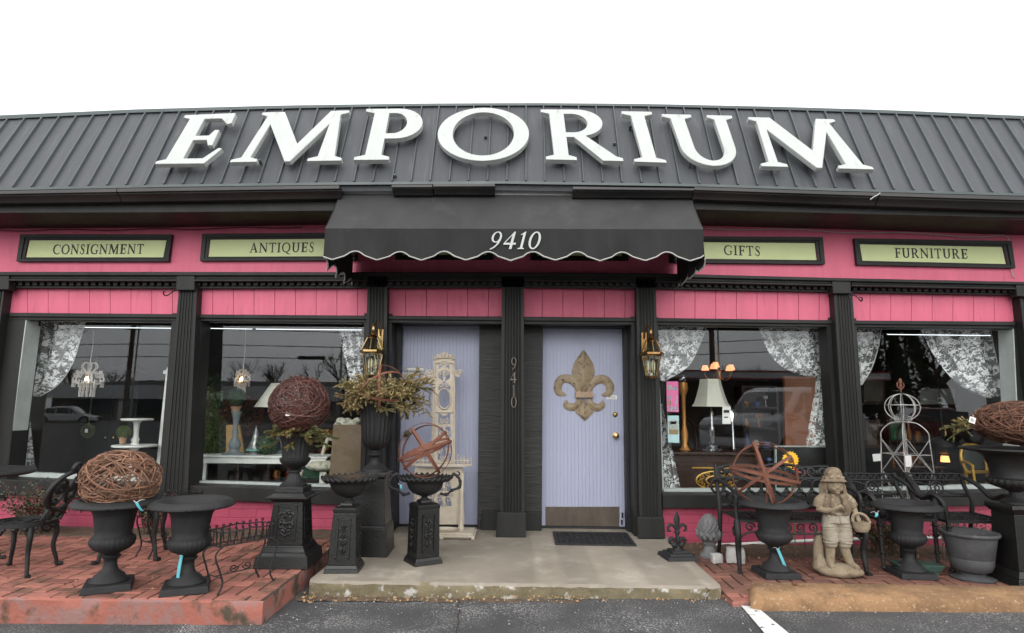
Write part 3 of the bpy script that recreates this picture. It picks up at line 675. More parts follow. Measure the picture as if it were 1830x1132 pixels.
GL['R'] = (.82, [([(0, 0), (.40, 0), (.40, .05), (.30, .09), (.30, .44), (.40, .44), (.74, 0), (1, 0), (1, .05), (.92, .08), (.56, .46)]+arc(.46, .73, .34, .27, -72, 90)+[(0, 1), (0, .95), (.11, .91), (.11, .09), (0, .05)], [[(.30, .53), (.30, .91), (.40, .91)]+arc(.40, .72, .20, .19, 90, -90)])])
GL['O'] = (.88, [(arc(.5, .5, .5, .51, 0, 360, 48)[:-1], [arc(.5, .5, .335, .415, 0, 360, 48)[:-1]])])
GL['0'] = (.58, [(arc(.5, .5, .5, .51, 0, 360, 40)[:-1], [arc(.5, .5, .30, .44, 0, 360, 40)[:-1]])])
GL['Q'] = (.88, GL['O'][1]+[(stroke([(.55, .02), (.75, -.14), (1.05, -.18)], [.12, .12, .04]), [])])
GL['I'] = (.36, [([(0, 0), (1, 0), (1, .05), (.72, .09), (.72, .91), (1, .95), (1, 1), (0, 1), (0, .95), (.28, .91), (.28, .09), (0, .05)], [])])
GL['U'] = (.84, [([(0, 1), (.42, 1), (.42, .95), (.31, .91)]+arc(.52, .34, .21, .25, 180, 360)+[(.73, .91), (.64, .95), (.64, 1), (1, 1), (1, .95), (.90, .91)]+arc(.505, .34, .395, .35, 0, -180)+[(.11, .91), (0, .95)], [])])
GL['N'] = (.88, [([(0, 0), (.30, 0), (.30, .05), (.19, .09), (.19, .76), (.80, 0), (.88, 0), (.88, .91), (1, .95), (1, 1), (.68, 1), (.68, .95), (.80, .91), (.80, .28), (.22, 1), (0, 1), (0, .95), (.10, .91), (.10, .09), (0, .05)], [])])
GL['T'] = (.72, [([(.28, 0), (.72, 0), (.72, .05), (.59, .09), (.59, .91), (.84, .91), (.93, .77), (1, .78), (.98, 1), (.02, 1), (0, .78), (.07, .77), (.16, .91), (.41, .91), (.41, .09), (.28, .05)], [])])
GL['A'] = (.84, [([(0, 0), (.30, 0), (.30, .05), (.20, .09), (.27, .30), (.62, .30), (.70, .09), (.60, .05), (.60, 0), (1, 0), (1, .05), (.91, .09), (.52, 1.02), (.44, 1.02), (.10, .09), (0, .05)], [[(.30, .38), (.44, .78), (.59, .38)]])])
GL['S'] = (.52, [(stroke([(.86, .82), (.70, .95), (.38, .95), (.18, .76), (.40, .57), (.70, .42), (.82, .22), (.60, .04), (.30, .03), (.10, .20)], [.05, .07, .12, .16, .20, .22, .18, .12, .07, .05]), []), ([(.83, .70), (.90, .70), (.90, .97), (.84, .97)], []), ([(.06, .03), (.12, .03), (.13, .30), (.06, .30)], [])])
GL['C'] = (.78, [(stroke([(.93, .82), (.75, .94), (.50, .955), (.22, .82), (.09, .50), (.22, .18), (.52, .04), (.78, .07), (.96, .20)], [.05, .08, .10, .16, .18, .16, .10, .08, .05]), []), ([(.91, .68), (.97, .68), (.97, .98), (.92, .98)], [])])
GL['G'] = (.82, [(stroke([(.88, .82), (.72, .94), (.48, .955), (.20, .82), (.09, .50), (.20, .18), (.48, .04), (.72, .05), (.86, .12)], [.05, .08, .10, .16, .18, .16, .10, .08, .08]), []), ([(.76, .05), (.90, .08), (.90, .36), (1, .39), (1, .43), (.62, .43), (.62, .39), (.76, .36)], []), ([(.86, .68), (.92, .68), (.92, .98), (.87, .98)], [])])
GL['9'] = (.58, [(arc(.5, .69, .44, .32, 0, 360, 36)[:-1], [arc(.5, .69, .26, .26, 0, 360, 36)[:-1]]), ([(.94, .69), (.91, .50), (.80, .30), (.60, .12), (.30, -.01), (.16, -.03), (.14, .01), (.38, .10), (.58, .24), (.70, .40), (.75, .60)], [])])
GL['4'] = (.62, [([(.55, 0), (.76, 0), (.76, .25), (1, .25), (1, .36), (.76, .36), (.76, 1), (.66, 1), (0, .33), (0, .25), (.55, .25)], [[(.12, .36), (.55, .36), (.55, .80)]])])
GL['1'] = (.36, [([(.05, 0), (.95, 0), (.95, .04), (.68, .08), (.68, 1), (.55, 1), (.05, .84), (.05, .80), (.36, .85), (.36, .08), (.05, .04)], [])])
GL['L'] = (.62, [([(0, 0), (.9, 0), (1, .28), (.93, .3), (.78, .10), (.42, .10), (.42, .91), (.58, .95), (.58, 1), (0, 1), (0, .95), (.16, .91), (.16, .09), (0, .05)], [])])
def word(txt, gap=.10, slant=0.):
    """outline pieces of a word; height 1, starts at x=0; returns pieces, width"""
    out = []; x = 0
    for i, ch in enumerate(txt):
        w, pcs = GL[ch]
        for pi, (o, hs) in enumerate(pcs):
            f = lambda l: [(x+u*w+slant*v, v) for u, v in l]
            out.append((f(o), [f(h) for h in hs], pi))
        x += w+gap
    return out, x-gap
def lettering(txt, name, mt, parent, x0p, x1p, basef, capf, Y, d=.002, gap=.10, slant=0.):
    pcs, w = word(txt, gap, slant); m = MB()
    P0, P1 = V(x0p, basef(x0p), Y), V(x1p, basef(x1p), Y); T0, T1 = V(x0p, capf(x0p), Y), V(x1p, capf(x1p), Y)
    for o, hs, pi in pcs:
        def f(u, v, k):
            a = P0.lerp(P1, u/w); h = (T0-P0).length*(1-u/w)+(T1-P1).length*u/w
            return Vector((a.x, Y-d-.0004*pi+k, a.z+v*h))
        m.prism(o, hs, f, d)
    return B(m, name, mt, parent)

# big letters on the roof
RP0 = Vector((0, YR0, V(932, 326, YR0).z)); RP1 = Vector((0, YR1, V(932, 187.5, YR1).z))
RS = (RP1-RP0).normalized(); RN = Vector((0, -RS.z, RS.y)).normalized()
BIG = [('E', (276, 293), (386, 292), (424, 202), (330, 206), 'white roof letter E, the leftmost of the sign'),
       ('M', (410, 290), (610, 287), (628, 197), (463, 201), 'white roof letter M between the E and the P'),
       ('P', (632, 286), (748, 285), (758, 194), (655, 195), 'white roof letter P between the first M and the O'),
       ('O', (779, 287), (947, 286), (944, 193), (785, 194), 'round white roof letter O in the middle of the sign'),
       ('R', (976, 285), (1114, 288), (1100, 196), (966, 196), 'white roof letter R between the O and the I'),
       ('I', (1134, 289), (1192, 291), (1165, 200), (1110, 199), 'narrow white roof letter I'),
       ('U', (1214, 294), (1338, 297), (1308, 207), (1182, 204), 'white roof letter U before the last M'),
       ('M', (1361, 297), (1563, 303), (1494, 213), (1330, 209), 'white roof letter M, the rightmost of the sign')]
for ch, bl, br, tr, tl, lab in BIG:
    p0 = RP0+RN*.12
    q = [onplane(*p, p0, RN) for p in (bl, br, tr, tl)]
    c = (q[0]+q[1])/2; m = MB()
    for o, hs in GL[ch][1][:1]:
        def f(u, v, k):
            a = q[0].lerp(q[1], u); b = q[3].lerp(q[2], u); return a.lerp(b, v)-RN*k-c
        m.prism(o, hs, f, .055)
    o = m.build('sign_letter', LETW, None, bevel=.007, seg=2); o.location = c
    tag(o, lab, 'sign letter', 'white letters of the roof sign')
    st = MB()                                            # stand-off studs into the roof
    for (u, v) in ((.22, .12), (.25, .8), (.75, .15 if ch not in 'PI' else .8)):
        if ch == 'O': u, v = .5+.42*(1 if u > .5 else -1), .5
        a = q[0].lerp(q[1], u).lerp(q[3].lerp(q[2], u), v)-c-RN*.056; st.tube([a, a-RN*.062], .012, 8)
    st.build('stud', RIB, o)
# roof bracket hole inside the O and odd leftovers
for (px, py) in ((868, 247), (706, 316), (1098, 259)):
    a = onplane(px, py, RP0+RN*.004, RN); B(MB().tube([a, a+RN*.03], [.018, .012], 8), 'roof_bolt', RIB, RF)

# ------------------------------------------------------------------ sage sign boards
SB = [('CONSIGNMENT', (42, 421), (311, 421), (305, 469), (35, 469), (94, 256), (455, 435), 'sage board reading CONSIGNMENT at the far left'),
      ('ANTIQUES', (365, 420), (640, 418), (640, 467), (361, 468), (446, 561), (452, 433), 'sage board reading ANTIQUES left of the awning'),
      ('', (708, 419), (882, 419), (882, 465), (708, 465), None, None, 'sage board mostly hidden behind the awning above the left door'),
      ('', (948, 419), (1124, 421), (1122, 467), (948, 466), None, None, 'sage board mostly hidden behind the awning above the right door'),
      ('GIFTS', (1195, 424), (1467, 426), (1471, 474), (1195, 471), (1294, 1359), (456, 439), 'sage board reading GIFTS right of the awning'),
      ('FURNITURE', (1523, 428), (1802, 433), (1809, 481), (1528, 475), (1600, 1730), (461, 446), 'sage board reading FURNITURE at the far right')]
for txt, tl, tr, br, bl, xx, yy, lab in SB:
    c = V((bl[0]+br[0])/2, (bl[1]+br[1])/2, YW); sb = thing('sign_board', lab, 'sign', (c.x, YW, c.z), group='sage sign boards on the pink wall')
    y0 = YW-.03; s = .19; iv = lambda a, b, t: (a[0]+(b[0]-a[0])*t, a[1]+(b[1]-a[1])*t)
    def inset(dx, dt, db):
        return ((tl[0]+dx, tl[1]+dt), (tr[0]-dx, tr[1]+dt), (br[0]-dx, br[1]-db), (bl[0]+dx, bl[1]-db))
    i1 = inset(11.5, 9, 8)
    B(MB().quad(*i1, YW-.012, YW-.001), 'panel', GREEN, sb)
    m = MB(); o4 = (tl, tr, br, bl)
    for k in range(4):
        k2 = (k+1) % 4; A, Bq, C, D = o4[k], o4[k2], i1[k2], i1[k]
        P = [V(*p, YW) for p in (A, Bq, C, D)]
        # mitred moulding: outer high edge, step towards the panel
        f = lambda p, y: Vector((p.x, y, p.z)); mid = [P[0].lerp(P[3], .6), P[1].lerp(P[2], .6)]
        m.add([f(P[0], YW), f(P[1], YW), f(P[0], YW-.045), f(P[1], YW-.045), f(mid[0], YW-.04), f(mid[1], YW-.04), f(mid[0], YW-.026), f(mid[1], YW-.026), f(P[3], YW-.02), f(P[2], YW-.02), f(P[3], YW-.012), f(P[2], YW-.012)],
              [(0, 1, 3, 2), (2, 3, 5, 4), (4, 5, 7, 6), (6, 7, 9, 8), (8, 9, 11, 10)])
    B(m, 'frame', BLACK, sb)
    if txt:
        sl = (yy[1]-yy[0]); bf = poly((xx[0], yy[0]), (xx[1], yy[0]+(2 if txt in ('FURNITURE', 'GIFTS') else -1))); cf = lambda x, bf=bf: bf(x)-(17.5 if txt != 'ANTIQUES' else 17.5)
        lettering(txt, 'lettering', INK, sb, xx[0], xx[1], bf, cf, YW-.012, .002, gap=.13)
# notice on the right door: tiny hand lettering
lettering('PULL', 'notice_lettering', INK, NP, 1087.5, 1100, lambda x: 712, lambda x: 708.6, YD-.004, .001)
# house number on the centre post
for ch, y0, y1 in (('9', 661, 639), ('4', 685, 665), ('1', 707, 688), ('0', 729, 709)):
    x0, x1 = (913, 923.5) if ch != '1' else (915.5, 921)
    if ch == '4': x0 = 911.5
    pcs, w = word(ch); m = MB()
    for o, hs, pi in pcs:
        def f(u, v, k): p = V(x0+(x1-x0)*u/w, y0+(y1-y0)*v, YP-.014); return Vector((p.x, p.y+k, p.z))
        m.prism(o, hs, f, .012)
    B(m, 'house_number', mat('aged_bronze_numeral', (.10, .088, .07), .5, .3), None)

# ------------------------------------------------------------------ awning
AW = thing('awning', 'black fabric awning with scalloped white-piped valance over the two doors', 'awning', (0, 5.85, 3.0))
FAB = mat('black_awning_canvas', (.012, .012, .012), .75, c2=(.021, .021, .021), vs=2.2, bump=.25, bs=260, c3=(.045, .045, .045), v3=3, f3=(.58, .85), stretch=(1, 1, .25), spec=.3)
PIPE = mat('grey_white_piping', (.36, .36, .33), .8)
YA0, YA1 = 5.84, 5.45
tL, tR, fL, fR = V(607, 347, YA0), V(1235, 351, YA0), V(581, 408.5, YA1), V(1257, 410, YA1)
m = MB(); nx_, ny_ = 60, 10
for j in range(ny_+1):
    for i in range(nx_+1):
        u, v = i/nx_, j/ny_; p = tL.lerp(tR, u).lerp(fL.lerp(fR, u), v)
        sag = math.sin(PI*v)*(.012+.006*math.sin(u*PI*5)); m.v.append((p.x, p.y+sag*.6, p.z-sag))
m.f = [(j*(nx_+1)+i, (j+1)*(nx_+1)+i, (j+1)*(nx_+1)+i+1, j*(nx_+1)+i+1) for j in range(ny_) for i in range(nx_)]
B(m, 'canopy', mat('dusty_skylit_canvas_top', (.030, .030, .030), .85, c2=(.042, .042, .042), vs=2, bump=.25, bs=260, c3=(.065, .065, .065), v3=3, f3=(.56, .85), stretch=(1, 1, .25), spec=.3), AW, smooth=60)  # canvas base painted paler to mimic overhead skylight, with dust patches on it
def scal(u, n, ph=0.):                                   # 0 at the pointed tips, 1 in the rounded notches
    t = abs(((u*n+ph) % 1)-.5)*2                          # 0 at notch centre .. 1 at tip
    return (1-t)/.58*.50 if t > .42 else .50+.50*math.cos(t/.42*PI/2)**.8
def valance(A, Bq, drop, nn, name, ph=0., amp=.075, N_=150, tail=None, bulge=.012):
    m = MB(); edge = []; out = Vector(((Bq-A).y, -(Bq-A).x, 0)).normalized()
    for i in range(N_+1):
        u = i/N_; p = A.lerp(Bq, u); L_ = drop-amp*scal(u, nn, ph)+(tail(u) if tail else 0)
        w = bulge*math.sin(u*PI*nn*2+.6)+bulge*.7*math.sin(u*23)
        for k in range(5):
            t = k/4; m.v.append(p+out*(w*t*t)+Vector((0, 0, -L_*t)))
        edge.append(m.v[-1])
    for i in range(N_):
        for k in range(4): m.f.append((i*5+k, i*5+k+1, (i+1)*5+k+1, (i+1)*5+k))
    v_ = B(m, name, FAB, AW, smooth=60)
    e = MB().tube(edge, .007, 5); B(e, 'piping', PIPE, v_, smooth=60)
    return v_
dz = V(900, 409, YA1).z-V(900, 466, YA1).z
fv = valance(fL, fR, dz, 8.54, 'valance', ph=.79, amp=.086)
bL, bR = Vector((fL.x+.02, YW-.06, fL.z-.03)), Vector((fR.x-.02, YW-.06, fR.z-.03))
valance(Vector((fL.x, YA1+.01, fL.z)), bL, .36, 3.3, 'side_valance', ph=.5, amp=.085)
valance(Vector((fR.x, YA1+.01, fR.z)), bR, .36, 3.3, 'side_valance', ph=.5, amp=.085)
for (a, b, c) in ((tL, fL, bL), (tR, fR, bR)):            # closed canvas cheek above the side valance
    wl = Vector((c.x, YA0, c.z+.03)); m = MB().add([a, b, Vector((c.x, c.y, c.z)), Vector((a.x, YW-.06, a.z-.06))], [(0, 1, 2, 3)]); B(m, 'cheek', FAB, AW)
m = MB()
for a in (fL, fR):
    s = .03 if a is fL else -.03
    m.tube([a+Vector((s, .02, -.02)), Vector((a.x+s, YW-.02, a.z-.04))], .014, 6); m.tube([a+Vector((s, .03, -.03)), Vector((a.x+s, YA0, a.z+.36))], .012, 6)
m.tube([fL+Vector((.03, .02, -.02)), fR+Vector((-.03, .02, -.02))], .014, 6)
B(m, 'awning_frame', mat('galvanised_tube', (.2, .2, .2), .45, .8), AW, smooth=60)
lettering('9410', 'awning_number', LETW, fv, 872, 962, lambda x: 445.5, lambda x: 414.5, YA1-.016, .003, gap=.13, slant=.22)
# ------------------------------------------------------------------ iron urns
def gad(n, amp, lo, hi):
    return lambda i, a, z: 1+(amp*(abs(math.cos(a*n/2))-.5) if lo <= z <= hi else 0)
def campana(name, label, loc, rz, group='matt black campana urns on square feet', lip=.245, h=.60, tagc=None, sc=1.09):
    t = thing(name, label, 'urn', loc, rz, group, sc); t.scale = (sc, sc, sc*.90)
    m = MB().frustum(.27, .27, .255, .255, 0, .045); m.build('base', IRON2, t, bevel=.005)
    m = MB(); prof = [(.105, .045), (.108, .055), (.09, .075), (.082, .09), (.05, .115), (.040, .14), (.036, .17), (.038, .195), (.052, .205), (.054, .215), (.04, .225), (.06, .24), (.10, .262), (.122, .29), (.128, .315), (.122, .338), (.108, .35), (.102, .358), (.106, .40), (.115, .47), (.125, .535), (.14, .552), (.19, .558), (.235, .552), (.247, .560), (.246, .570), (.236, .582), (.222, .594), (.208, .602), (.200, .602), (.180, .588), (.148, .555), (.120, .5), (.10, .42), (.0, .40)]
    def fl(i, a, z):
        if .235 < z < .345: return 1+.03*(abs(math.sin(a*14))-.5)
        if 25 <= i <= 29: return 1+.026*(abs(math.sin(a*20))-.5)
        return 1
    m.lathe(prof, 112, fl, cap=False); m.build('urn_body', IRON2, t, smooth=50)
    return t
def tagstrip(p, dx, L_, label, w=.022, group='turquoise price tags'):
    p = Vector(p); m = MB(); n = 8
    for i in range(n+1):
        s = i/n; c = Vector((dx*s, -.012-.008*math.sin(s*3), -L_*s)); m.v += [c+Vector((-w/2, 0, 0)), c+Vector((w/2, -.004, 0)), c+Vector((w/2, .001, 0)), c+Vector((-w/2, .004, 0))]
    m.f = [(i*4+j, i*4+(j+1) % 4, i*4+4+(j+1) % 4, i*4+4+j) for i in range(n) for j in range(4)]+[(3, 2, 1, 0), (n*4, n*4+1, n*4+2, n*4+3)]
    o = m.build('price_tag', TURQ); o.location = p; tag(o, label, 'price tag', group)
    MB().tube(catmull([(-.03, .02, .0), (-.02, -.012, .012), (0, -.014, .0), (.025, .0, .015), (.03, .03, .01)], 4), .0018, 4).build('string', PAPER, o)
    for k in range(4): pass
    return o
def footprint(px, py, z, r): p = G(px, py, z); d = Vector((p.x, p.y, 0)).normalized(); return Vector((p.x+d.x*r, p.y+d.y*r, z))
uA = campana('campana_urn', 'matt black urn holding the light brown vine ball, left of the bench window', footprint(192, 1062, Z_L, .16), R(28)); uA['label'] = 'matt black urn on the left brick paving with a light brown vine ball in it'
uB = campana('campana_urn', 'empty matt black urn with a turquoise strip tag on the left brick paving', footprint(331, 1066, Z_L, .16), R(24))
uC = campana('campana_urn', 'matt black urn holding the big rusty strap sphere in front of the bench', footprint(1387, 1036, Z_R, .14), R(3))
uD = campana('campana_urn', 'empty matt black urn between the child statue and the grey pot', footprint(1628, 1036, Z_R, .14), R(-3), sc=1.06)
tagstrip(uB.location+Vector((-.012, -.056, .235)), -.012, .19, 'turquoise strip tag on the stem of the empty left urn')
tagstrip(uC.location+Vector((-.0, -.05, .215)), .065, .18, 'turquoise strip tag slanting down the foot of the urn with the rusty sphere')
tagstrip(uA.location+Vector((.225, -.13, .585)), .045, .055, 'small turquoise tag hanging at the rim of the urn with the light vine ball', w=.02)

# ------------------------------------------------------------------ vine balls
def vineball(label, c, r, mt, n, sq=1., th=.0035, seed=1, core=None, gap=.25):
    q = random.Random(seed); m = MB()
    for k in range(n):
        ax = Vector((q.gauss(0, 1), q.gauss(0, 1), q.gauss(0, 1.1))).normalized(); u = ax.orthogonal().normalized(); w = ax.cross(u)
        rr = r*q.uniform(.80, 1.0); off = ax*(r*q.uniform(-.42, .42)); rr2 = math.sqrt(max(.05, rr*rr-off.length_squared))
        a0 = q.uniform(0, 6.28); span = q.uniform(2.2, 6.0); N_ = 20; P = []
        j1, j2, p1, p2 = q.uniform(.02, .10), q.uniform(.01, .05), q.uniform(0, 6), q.uniform(0, 6)
        for i in range(N_+1):
            a = a0+span*i/N_; k2 = 1+j2*math.sin(a*5+p2)*.8
            d = (u*math.cos(a)+w*math.sin(a))*rr2*k2+off+ax*(j1*r*math.sin(a*3+p1)); P.append((d.x, d.y, d.z*sq))
        m.tube(P, [th*q.uniform(.7, 1.3), th*q.uniform(.5, 1.1)], 4)
    if seed == 2:                                         # stray thorny ends
        for k in range(90):
            d = Vector((q.gauss(0, 1), q.gauss(0, 1), q.gauss(0, 1))).normalized(); e = d*r*.93; e2 = e+(d+Vector((q.uniform(-1, 1), q.uniform(-1, 1), q.uniform(-1, 1)))*.8)*.03
            m.tube([e, e2], [.0025, .001], 4)
    o = m.build('vine_ball', mt); o.location = c; tag(o, label, 'vine ball', 'woven grapevine balls'); return o
vineball('large light brown woven vine ball resting in the left urn', V(216, 856, uA.location.y-.02), wid(154, 281, 856, uA.location.y)/2, VINE, 95, .82, .0042, 1)
# ------------------------------------------------------------------ conifer cuttings
def needles(m, P, L_, q, dens, nl, flat=.5, droop=0):
    for i in range(len(P)-1):
        a, b = P[i], P[i+1]; t = (b-a); ln = t.length; t = t.normalized() if ln > 0 else Vector((0, 0, 1)); k = max(1, int(ln*dens))
        for j in range(k):
            c = a.lerp(b, q.random()); u = t.orthogonal().normalized(); w = t.cross(u); an = q.uniform(0, 6.28)
            d = (u*math.cos(an)+w*math.sin(an)*flat+t*q.uniform(.5, 1.2)).normalized()*nl*q.uniform(.6, 1.1); s = t.cross(d).normalized()*nl*.19
            m.add([c-s, c+s, c+d*.6+s*.8, c+d], [(0, 1, 2), (0, 2, 3)])
def foliage(name, label, cat, c, n, L_, mats, q, up=(.0, .35), dens=260, nl=.022, rx=1., ry=1., group=None, sub=5, angs=None, ring0=.06, tw=.45):
    t = thing(name, label, cat, c, 0, group); wood = MB(); lv = [MB() for _ in mats]
    for k in range(n):
        a = angs[k % len(angs)]+q.uniform(-.2, .2) if angs else q.uniform(0, 6.28); e = q.uniform(*up); L1 = L_*q.uniform(.6, 1.05)
        d = Vector((math.cos(a)*rx, math.sin(a)*ry, e)); p = Vector((math.cos(a)*ring0*q.random(), math.sin(a)*ring0*q.random(), q.uniform(-.01, .03)))
        P = [p]; dd = d.copy()
        for i in range(5):
            dd = dd+Vector((q.uniform(-.2, .2), q.uniform(-.2, .2), q.uniform(-.22, .06))); P.append(P[-1]+dd.normalized()*L1/5*d.length)
        C = catmull(P, 3); wood.tube(C, [.005, .0015], 4, cap=False); mi = q.randrange(len(mats)); needles(lv[mi], C[4:], L1, q, dens, nl)
        for j in range(sub):
            s = C[int(len(C)*q.uniform(.25, .95))]; sd = (dd.normalized()*.5+Vector((q.uniform(-1, 1), q.uniform(-1, 1), q.uniform(-.6, .6)))).normalized(); Q = [s]
            for i in range(3): sd = sd+Vector((q.uniform(-.25, .25), q.uniform(-.25, .25), q.uniform(-.2, .2))); Q.append(Q[-1]+sd.normalized()*L1*tw*q.uniform(.5, 1)/3)
            Q = catmull(Q, 2); wood.tube(Q, [.002, .001], 3, cap=False); needles(lv[(mi+(q.random() < .3)) % len(mats)], Q, L1, q, dens, nl)
    wood.build('stems', TWIG, t)
    for mb, mt in zip(lv, mats):
        if mb.f: mb.build('needles', mt, t)
    return t
FIR1 = mat('olive_fir_needles', (.095, .115, .04), .6, c2=(.14, .14, .05), vs=16, island=.35); FIR2 = mat('yellowed_fir_needles', (.30, .21, .07), .6, c2=(.20, .17, .06), vs=16, island=.35)
JUN1 = mat('dried_juniper', (.42, .31, .15), .7, c2=(.31, .25, .11), vs=14, island=.4); JUN2 = mat('greenish_dried_juniper', (.20, .19, .085), .7, c2=(.27, .22, .10), vs=14, island=.4)

# ------------------------------------------------------------------ pedestals on the left
def relief(m, x0, x1, z0, z1, y, q, sc=1.):             # acanthus scroll relief on an upright panel
    cx = (x0+x1)/2; w = (x1-x0); h = z1-z0
    for s in (-1, 1):
        for (fx, fz, r0, tn, a0) in ((.24, .74, .17, 1.1, .3), (.26, .42, .19, -1.1, 2.6), (.20, .20, .13, 1., 1.2), (.12, .88, .10, -1., 0), (.33, .58, .10, 1., 2)):
            P = [(cx+s*(px_), y-.005, pz) for px_, pz in spiral(fx*w, z0+fz*h, r0*w*1.15, .02*w, a0, tn, 16)]
            m.tube(P, [.011*sc, .006*sc], 6)
        for k in range(4):
            m.tube([(cx+s*.02*w, y-.004, z0+h*(.08+.22*k)), (cx+s*.18*w, y-.010, z0+h*(.16+.22*k)), (cx+s*.3*w, y-.004, z0+h*(.14+.22*k))], [.004*sc, .009*sc, .003*sc], 5)
    for k in range(5): m.ell((cx, y-.004, z0+h*(.1+.2*k)), (.008*sc, .008, .014*sc), 8, 6)
p1 = footprint(509, 1019, Z_L, 0)+Vector((.0, .22, 0)); p1.x = (V(517, 1000, p1.y).x)
PED = thing('pedestal', 'black tapered pedestal with acanthus relief panels on the brick paving', 'pedestal', p1, R(2), 'black iron pedestals', hgt(520, 868, p1.y, Z_L)/.615)
m = MB().frustum(.43, .43, .41, .41, 0, .09).frustum(.40, .40, .35, .35, .09, .115).frustum(.35, .35, .315, .315, .115, .15).frustum(.315, .315, .30, .30, .15, .165); m.build('base', IRONR, PED, bevel=.004)
m = MB().frustum(.285, .285, .235, .235, .165, .50); m.build('shaft', IRONR, PED, bevel=.003)
m = MB().frustum(.25, .25, .29, .29, .50, .525).frustum(.34, .34, .345, .345, .525, .54).frustum(.30, .30, .24, .24, .54, .57).frustum(.235, .235, .23, .23, .57, .615); m.build('cap', IRONR, PED, bevel=.004)
def panel_side(parent, w, z0, z1, y0, y1, rot, nm='relief_panel', mt=IRONR):
    m = MB(); q = rnd; n = 4
    fy = lambda z: y0+(y1-y0)*(z-z0)/(z1-z0)
    for (a, b, c, d) in ((-w/2, z0, w/2, z0+.012), (-w/2, z1-.012, w/2, z1), (-w/2, z0, -w/2+.012, z1), (w/2-.012, z0, w/2, z1)):
        m.hexa([(a, fy(b)-.010, b), (c, fy(b)-.010, b), (c, fy(b)+.01, b), (a, fy(b)+.01, b)], [(a, fy(d)-.010, d), (c, fy(d)-.010, d), (c, fy(d)+.01, d), (a, fy(d)+.01, d)])
    r = MB(); relief(r, -w/2+.015, w/2-.015, z0+.015, z1-.015, 0, q, w/.16)
    o = len(m.v); m.add([(v[0], v[1]+fy(v[2]), v[2]) for v in r.v], r.f)
    M = Matrix.Rotation(rot, 3, 'Z'); m.v = [tuple(M @ Vector(v)) for v in m.v]; m.build(nm, mt, parent, smooth=40)
for k in range(4): panel_side(PED, .165, .20, .47, -.1375, -.1175, k*PI/2)
# fluted vase on it
def vase(label, loc, prof, fl, name='fluted_vase', n=72, mt=IRON, cat='urn', group=None, smooth=50):
    t = thing(name, label, cat, loc, 0, group); MB().lathe(prof, n, fl, cap=False).build('vase_body', mt, t, smooth=smooth); return t
top1 = p1+Vector((0, 0, .615*PED.scale.z))
UV = vase('black fluted vase holding fir cuttings on the relief pedestal', top1, [(.0, 0), (.105, .0), (.105, .012), (.085, .022), (.06, .05), (.045, .085), (.042, .10), (.055, .108), (.055, .12), (.04, .13), (.05, .142), (.09, .16), (.118, .195), (.12, .215), (.112, .222), (.10, .226), (.10, .24), (.104, .32), (.118, .37), (.135, .395), (.13, .40), (.10, .38), (.0, .36)],
         lambda i, a, z: 1+(.045*math.cos(a*20) if (.235 < z < .38 or .02 < z < .09) else 0), group='fluted iron urns')
F1 = foliage('fir_cuttings', 'olive and yellowed fir cuttings under the dark vine ball', 'fir cuttings', top1+Vector((.02, 0, .40)), 34, .215, [FIR1, FIR2], random.Random(5), (-.15, .35), 520, .026, 1.15, .8, 'conifer cuttings in urns', 4)
vb = vineball('dark red brown twig ball with a paper tag on the fluted vase', V(535, 724, top1.y), wid(487, 583, 724, top1.y)/2, VINED, 250, .97, .0034, 2)
def papertag(p, label, w=.035, h=.05, ry=0., blank=False):
    o = MB().cbox((0, 0, -h/2), (w, .002, h)).build('paper_tag', PAPER); o.location = p; o.rotation_euler = (0, ry, 0); tag(o, label, 'price tag', 'white paper price tags')
    m = MB()
    for k in range(0 if blank else 3): m.box((-w*.3, -.0018, -h*(.35+.18*k)), (w*(.1+.1*k), -.001, -h*(.35+.18*k)+.004))
    if not blank: m.build('handwriting', INK, o)
    MB().tube([(0, 0, 0), (.002, .01, .02)], .0012, 4).build('string', PAPER, o); return o
papertag(V(515, 732, vb.location.y-.22), 'white paper tag on the dark twig ball')
# narrow pedestal with fluted dish
def narrowped(label, loc, rz, wb, wt, h, pierced):
    t = thing('pedestal', label, 'pedestal', loc, rz, 'black iron pedestals')
    MB().frustum(wb*1.22, wb*1.22, wb*1.17, wb*1.17, 0, .03).frustum(wb*1.14, wb*1.14, wb*1.04, wb*1.04, .03, .055).build('base', IRONR, t, bevel=.003)
    MB().frustum(wb, wb, wt, wt, .055, h-.07).build('shaft', IRONR, t, bevel=.004)
    MB().frustum(wt*1.02, wt*1.02, wt*1.04, wt*1.04, h-.07, h-.035).frustum(wt*1.02, wt*1.02, wt*.8, wt*.8, h-.035, h-.02).frustum(wt*.55, wt*.55, wt*.5, wt*.5, h-.02, h).build('cap', IRONR, t, bevel=.004)
    for k in range(4): panel_side(t, wt*.60, .10, h-.11, -wb/2*.985, -wt/2*1.01, k*PI/2, 'pierced_panel' if pierced else 'relief_panel')
    return t
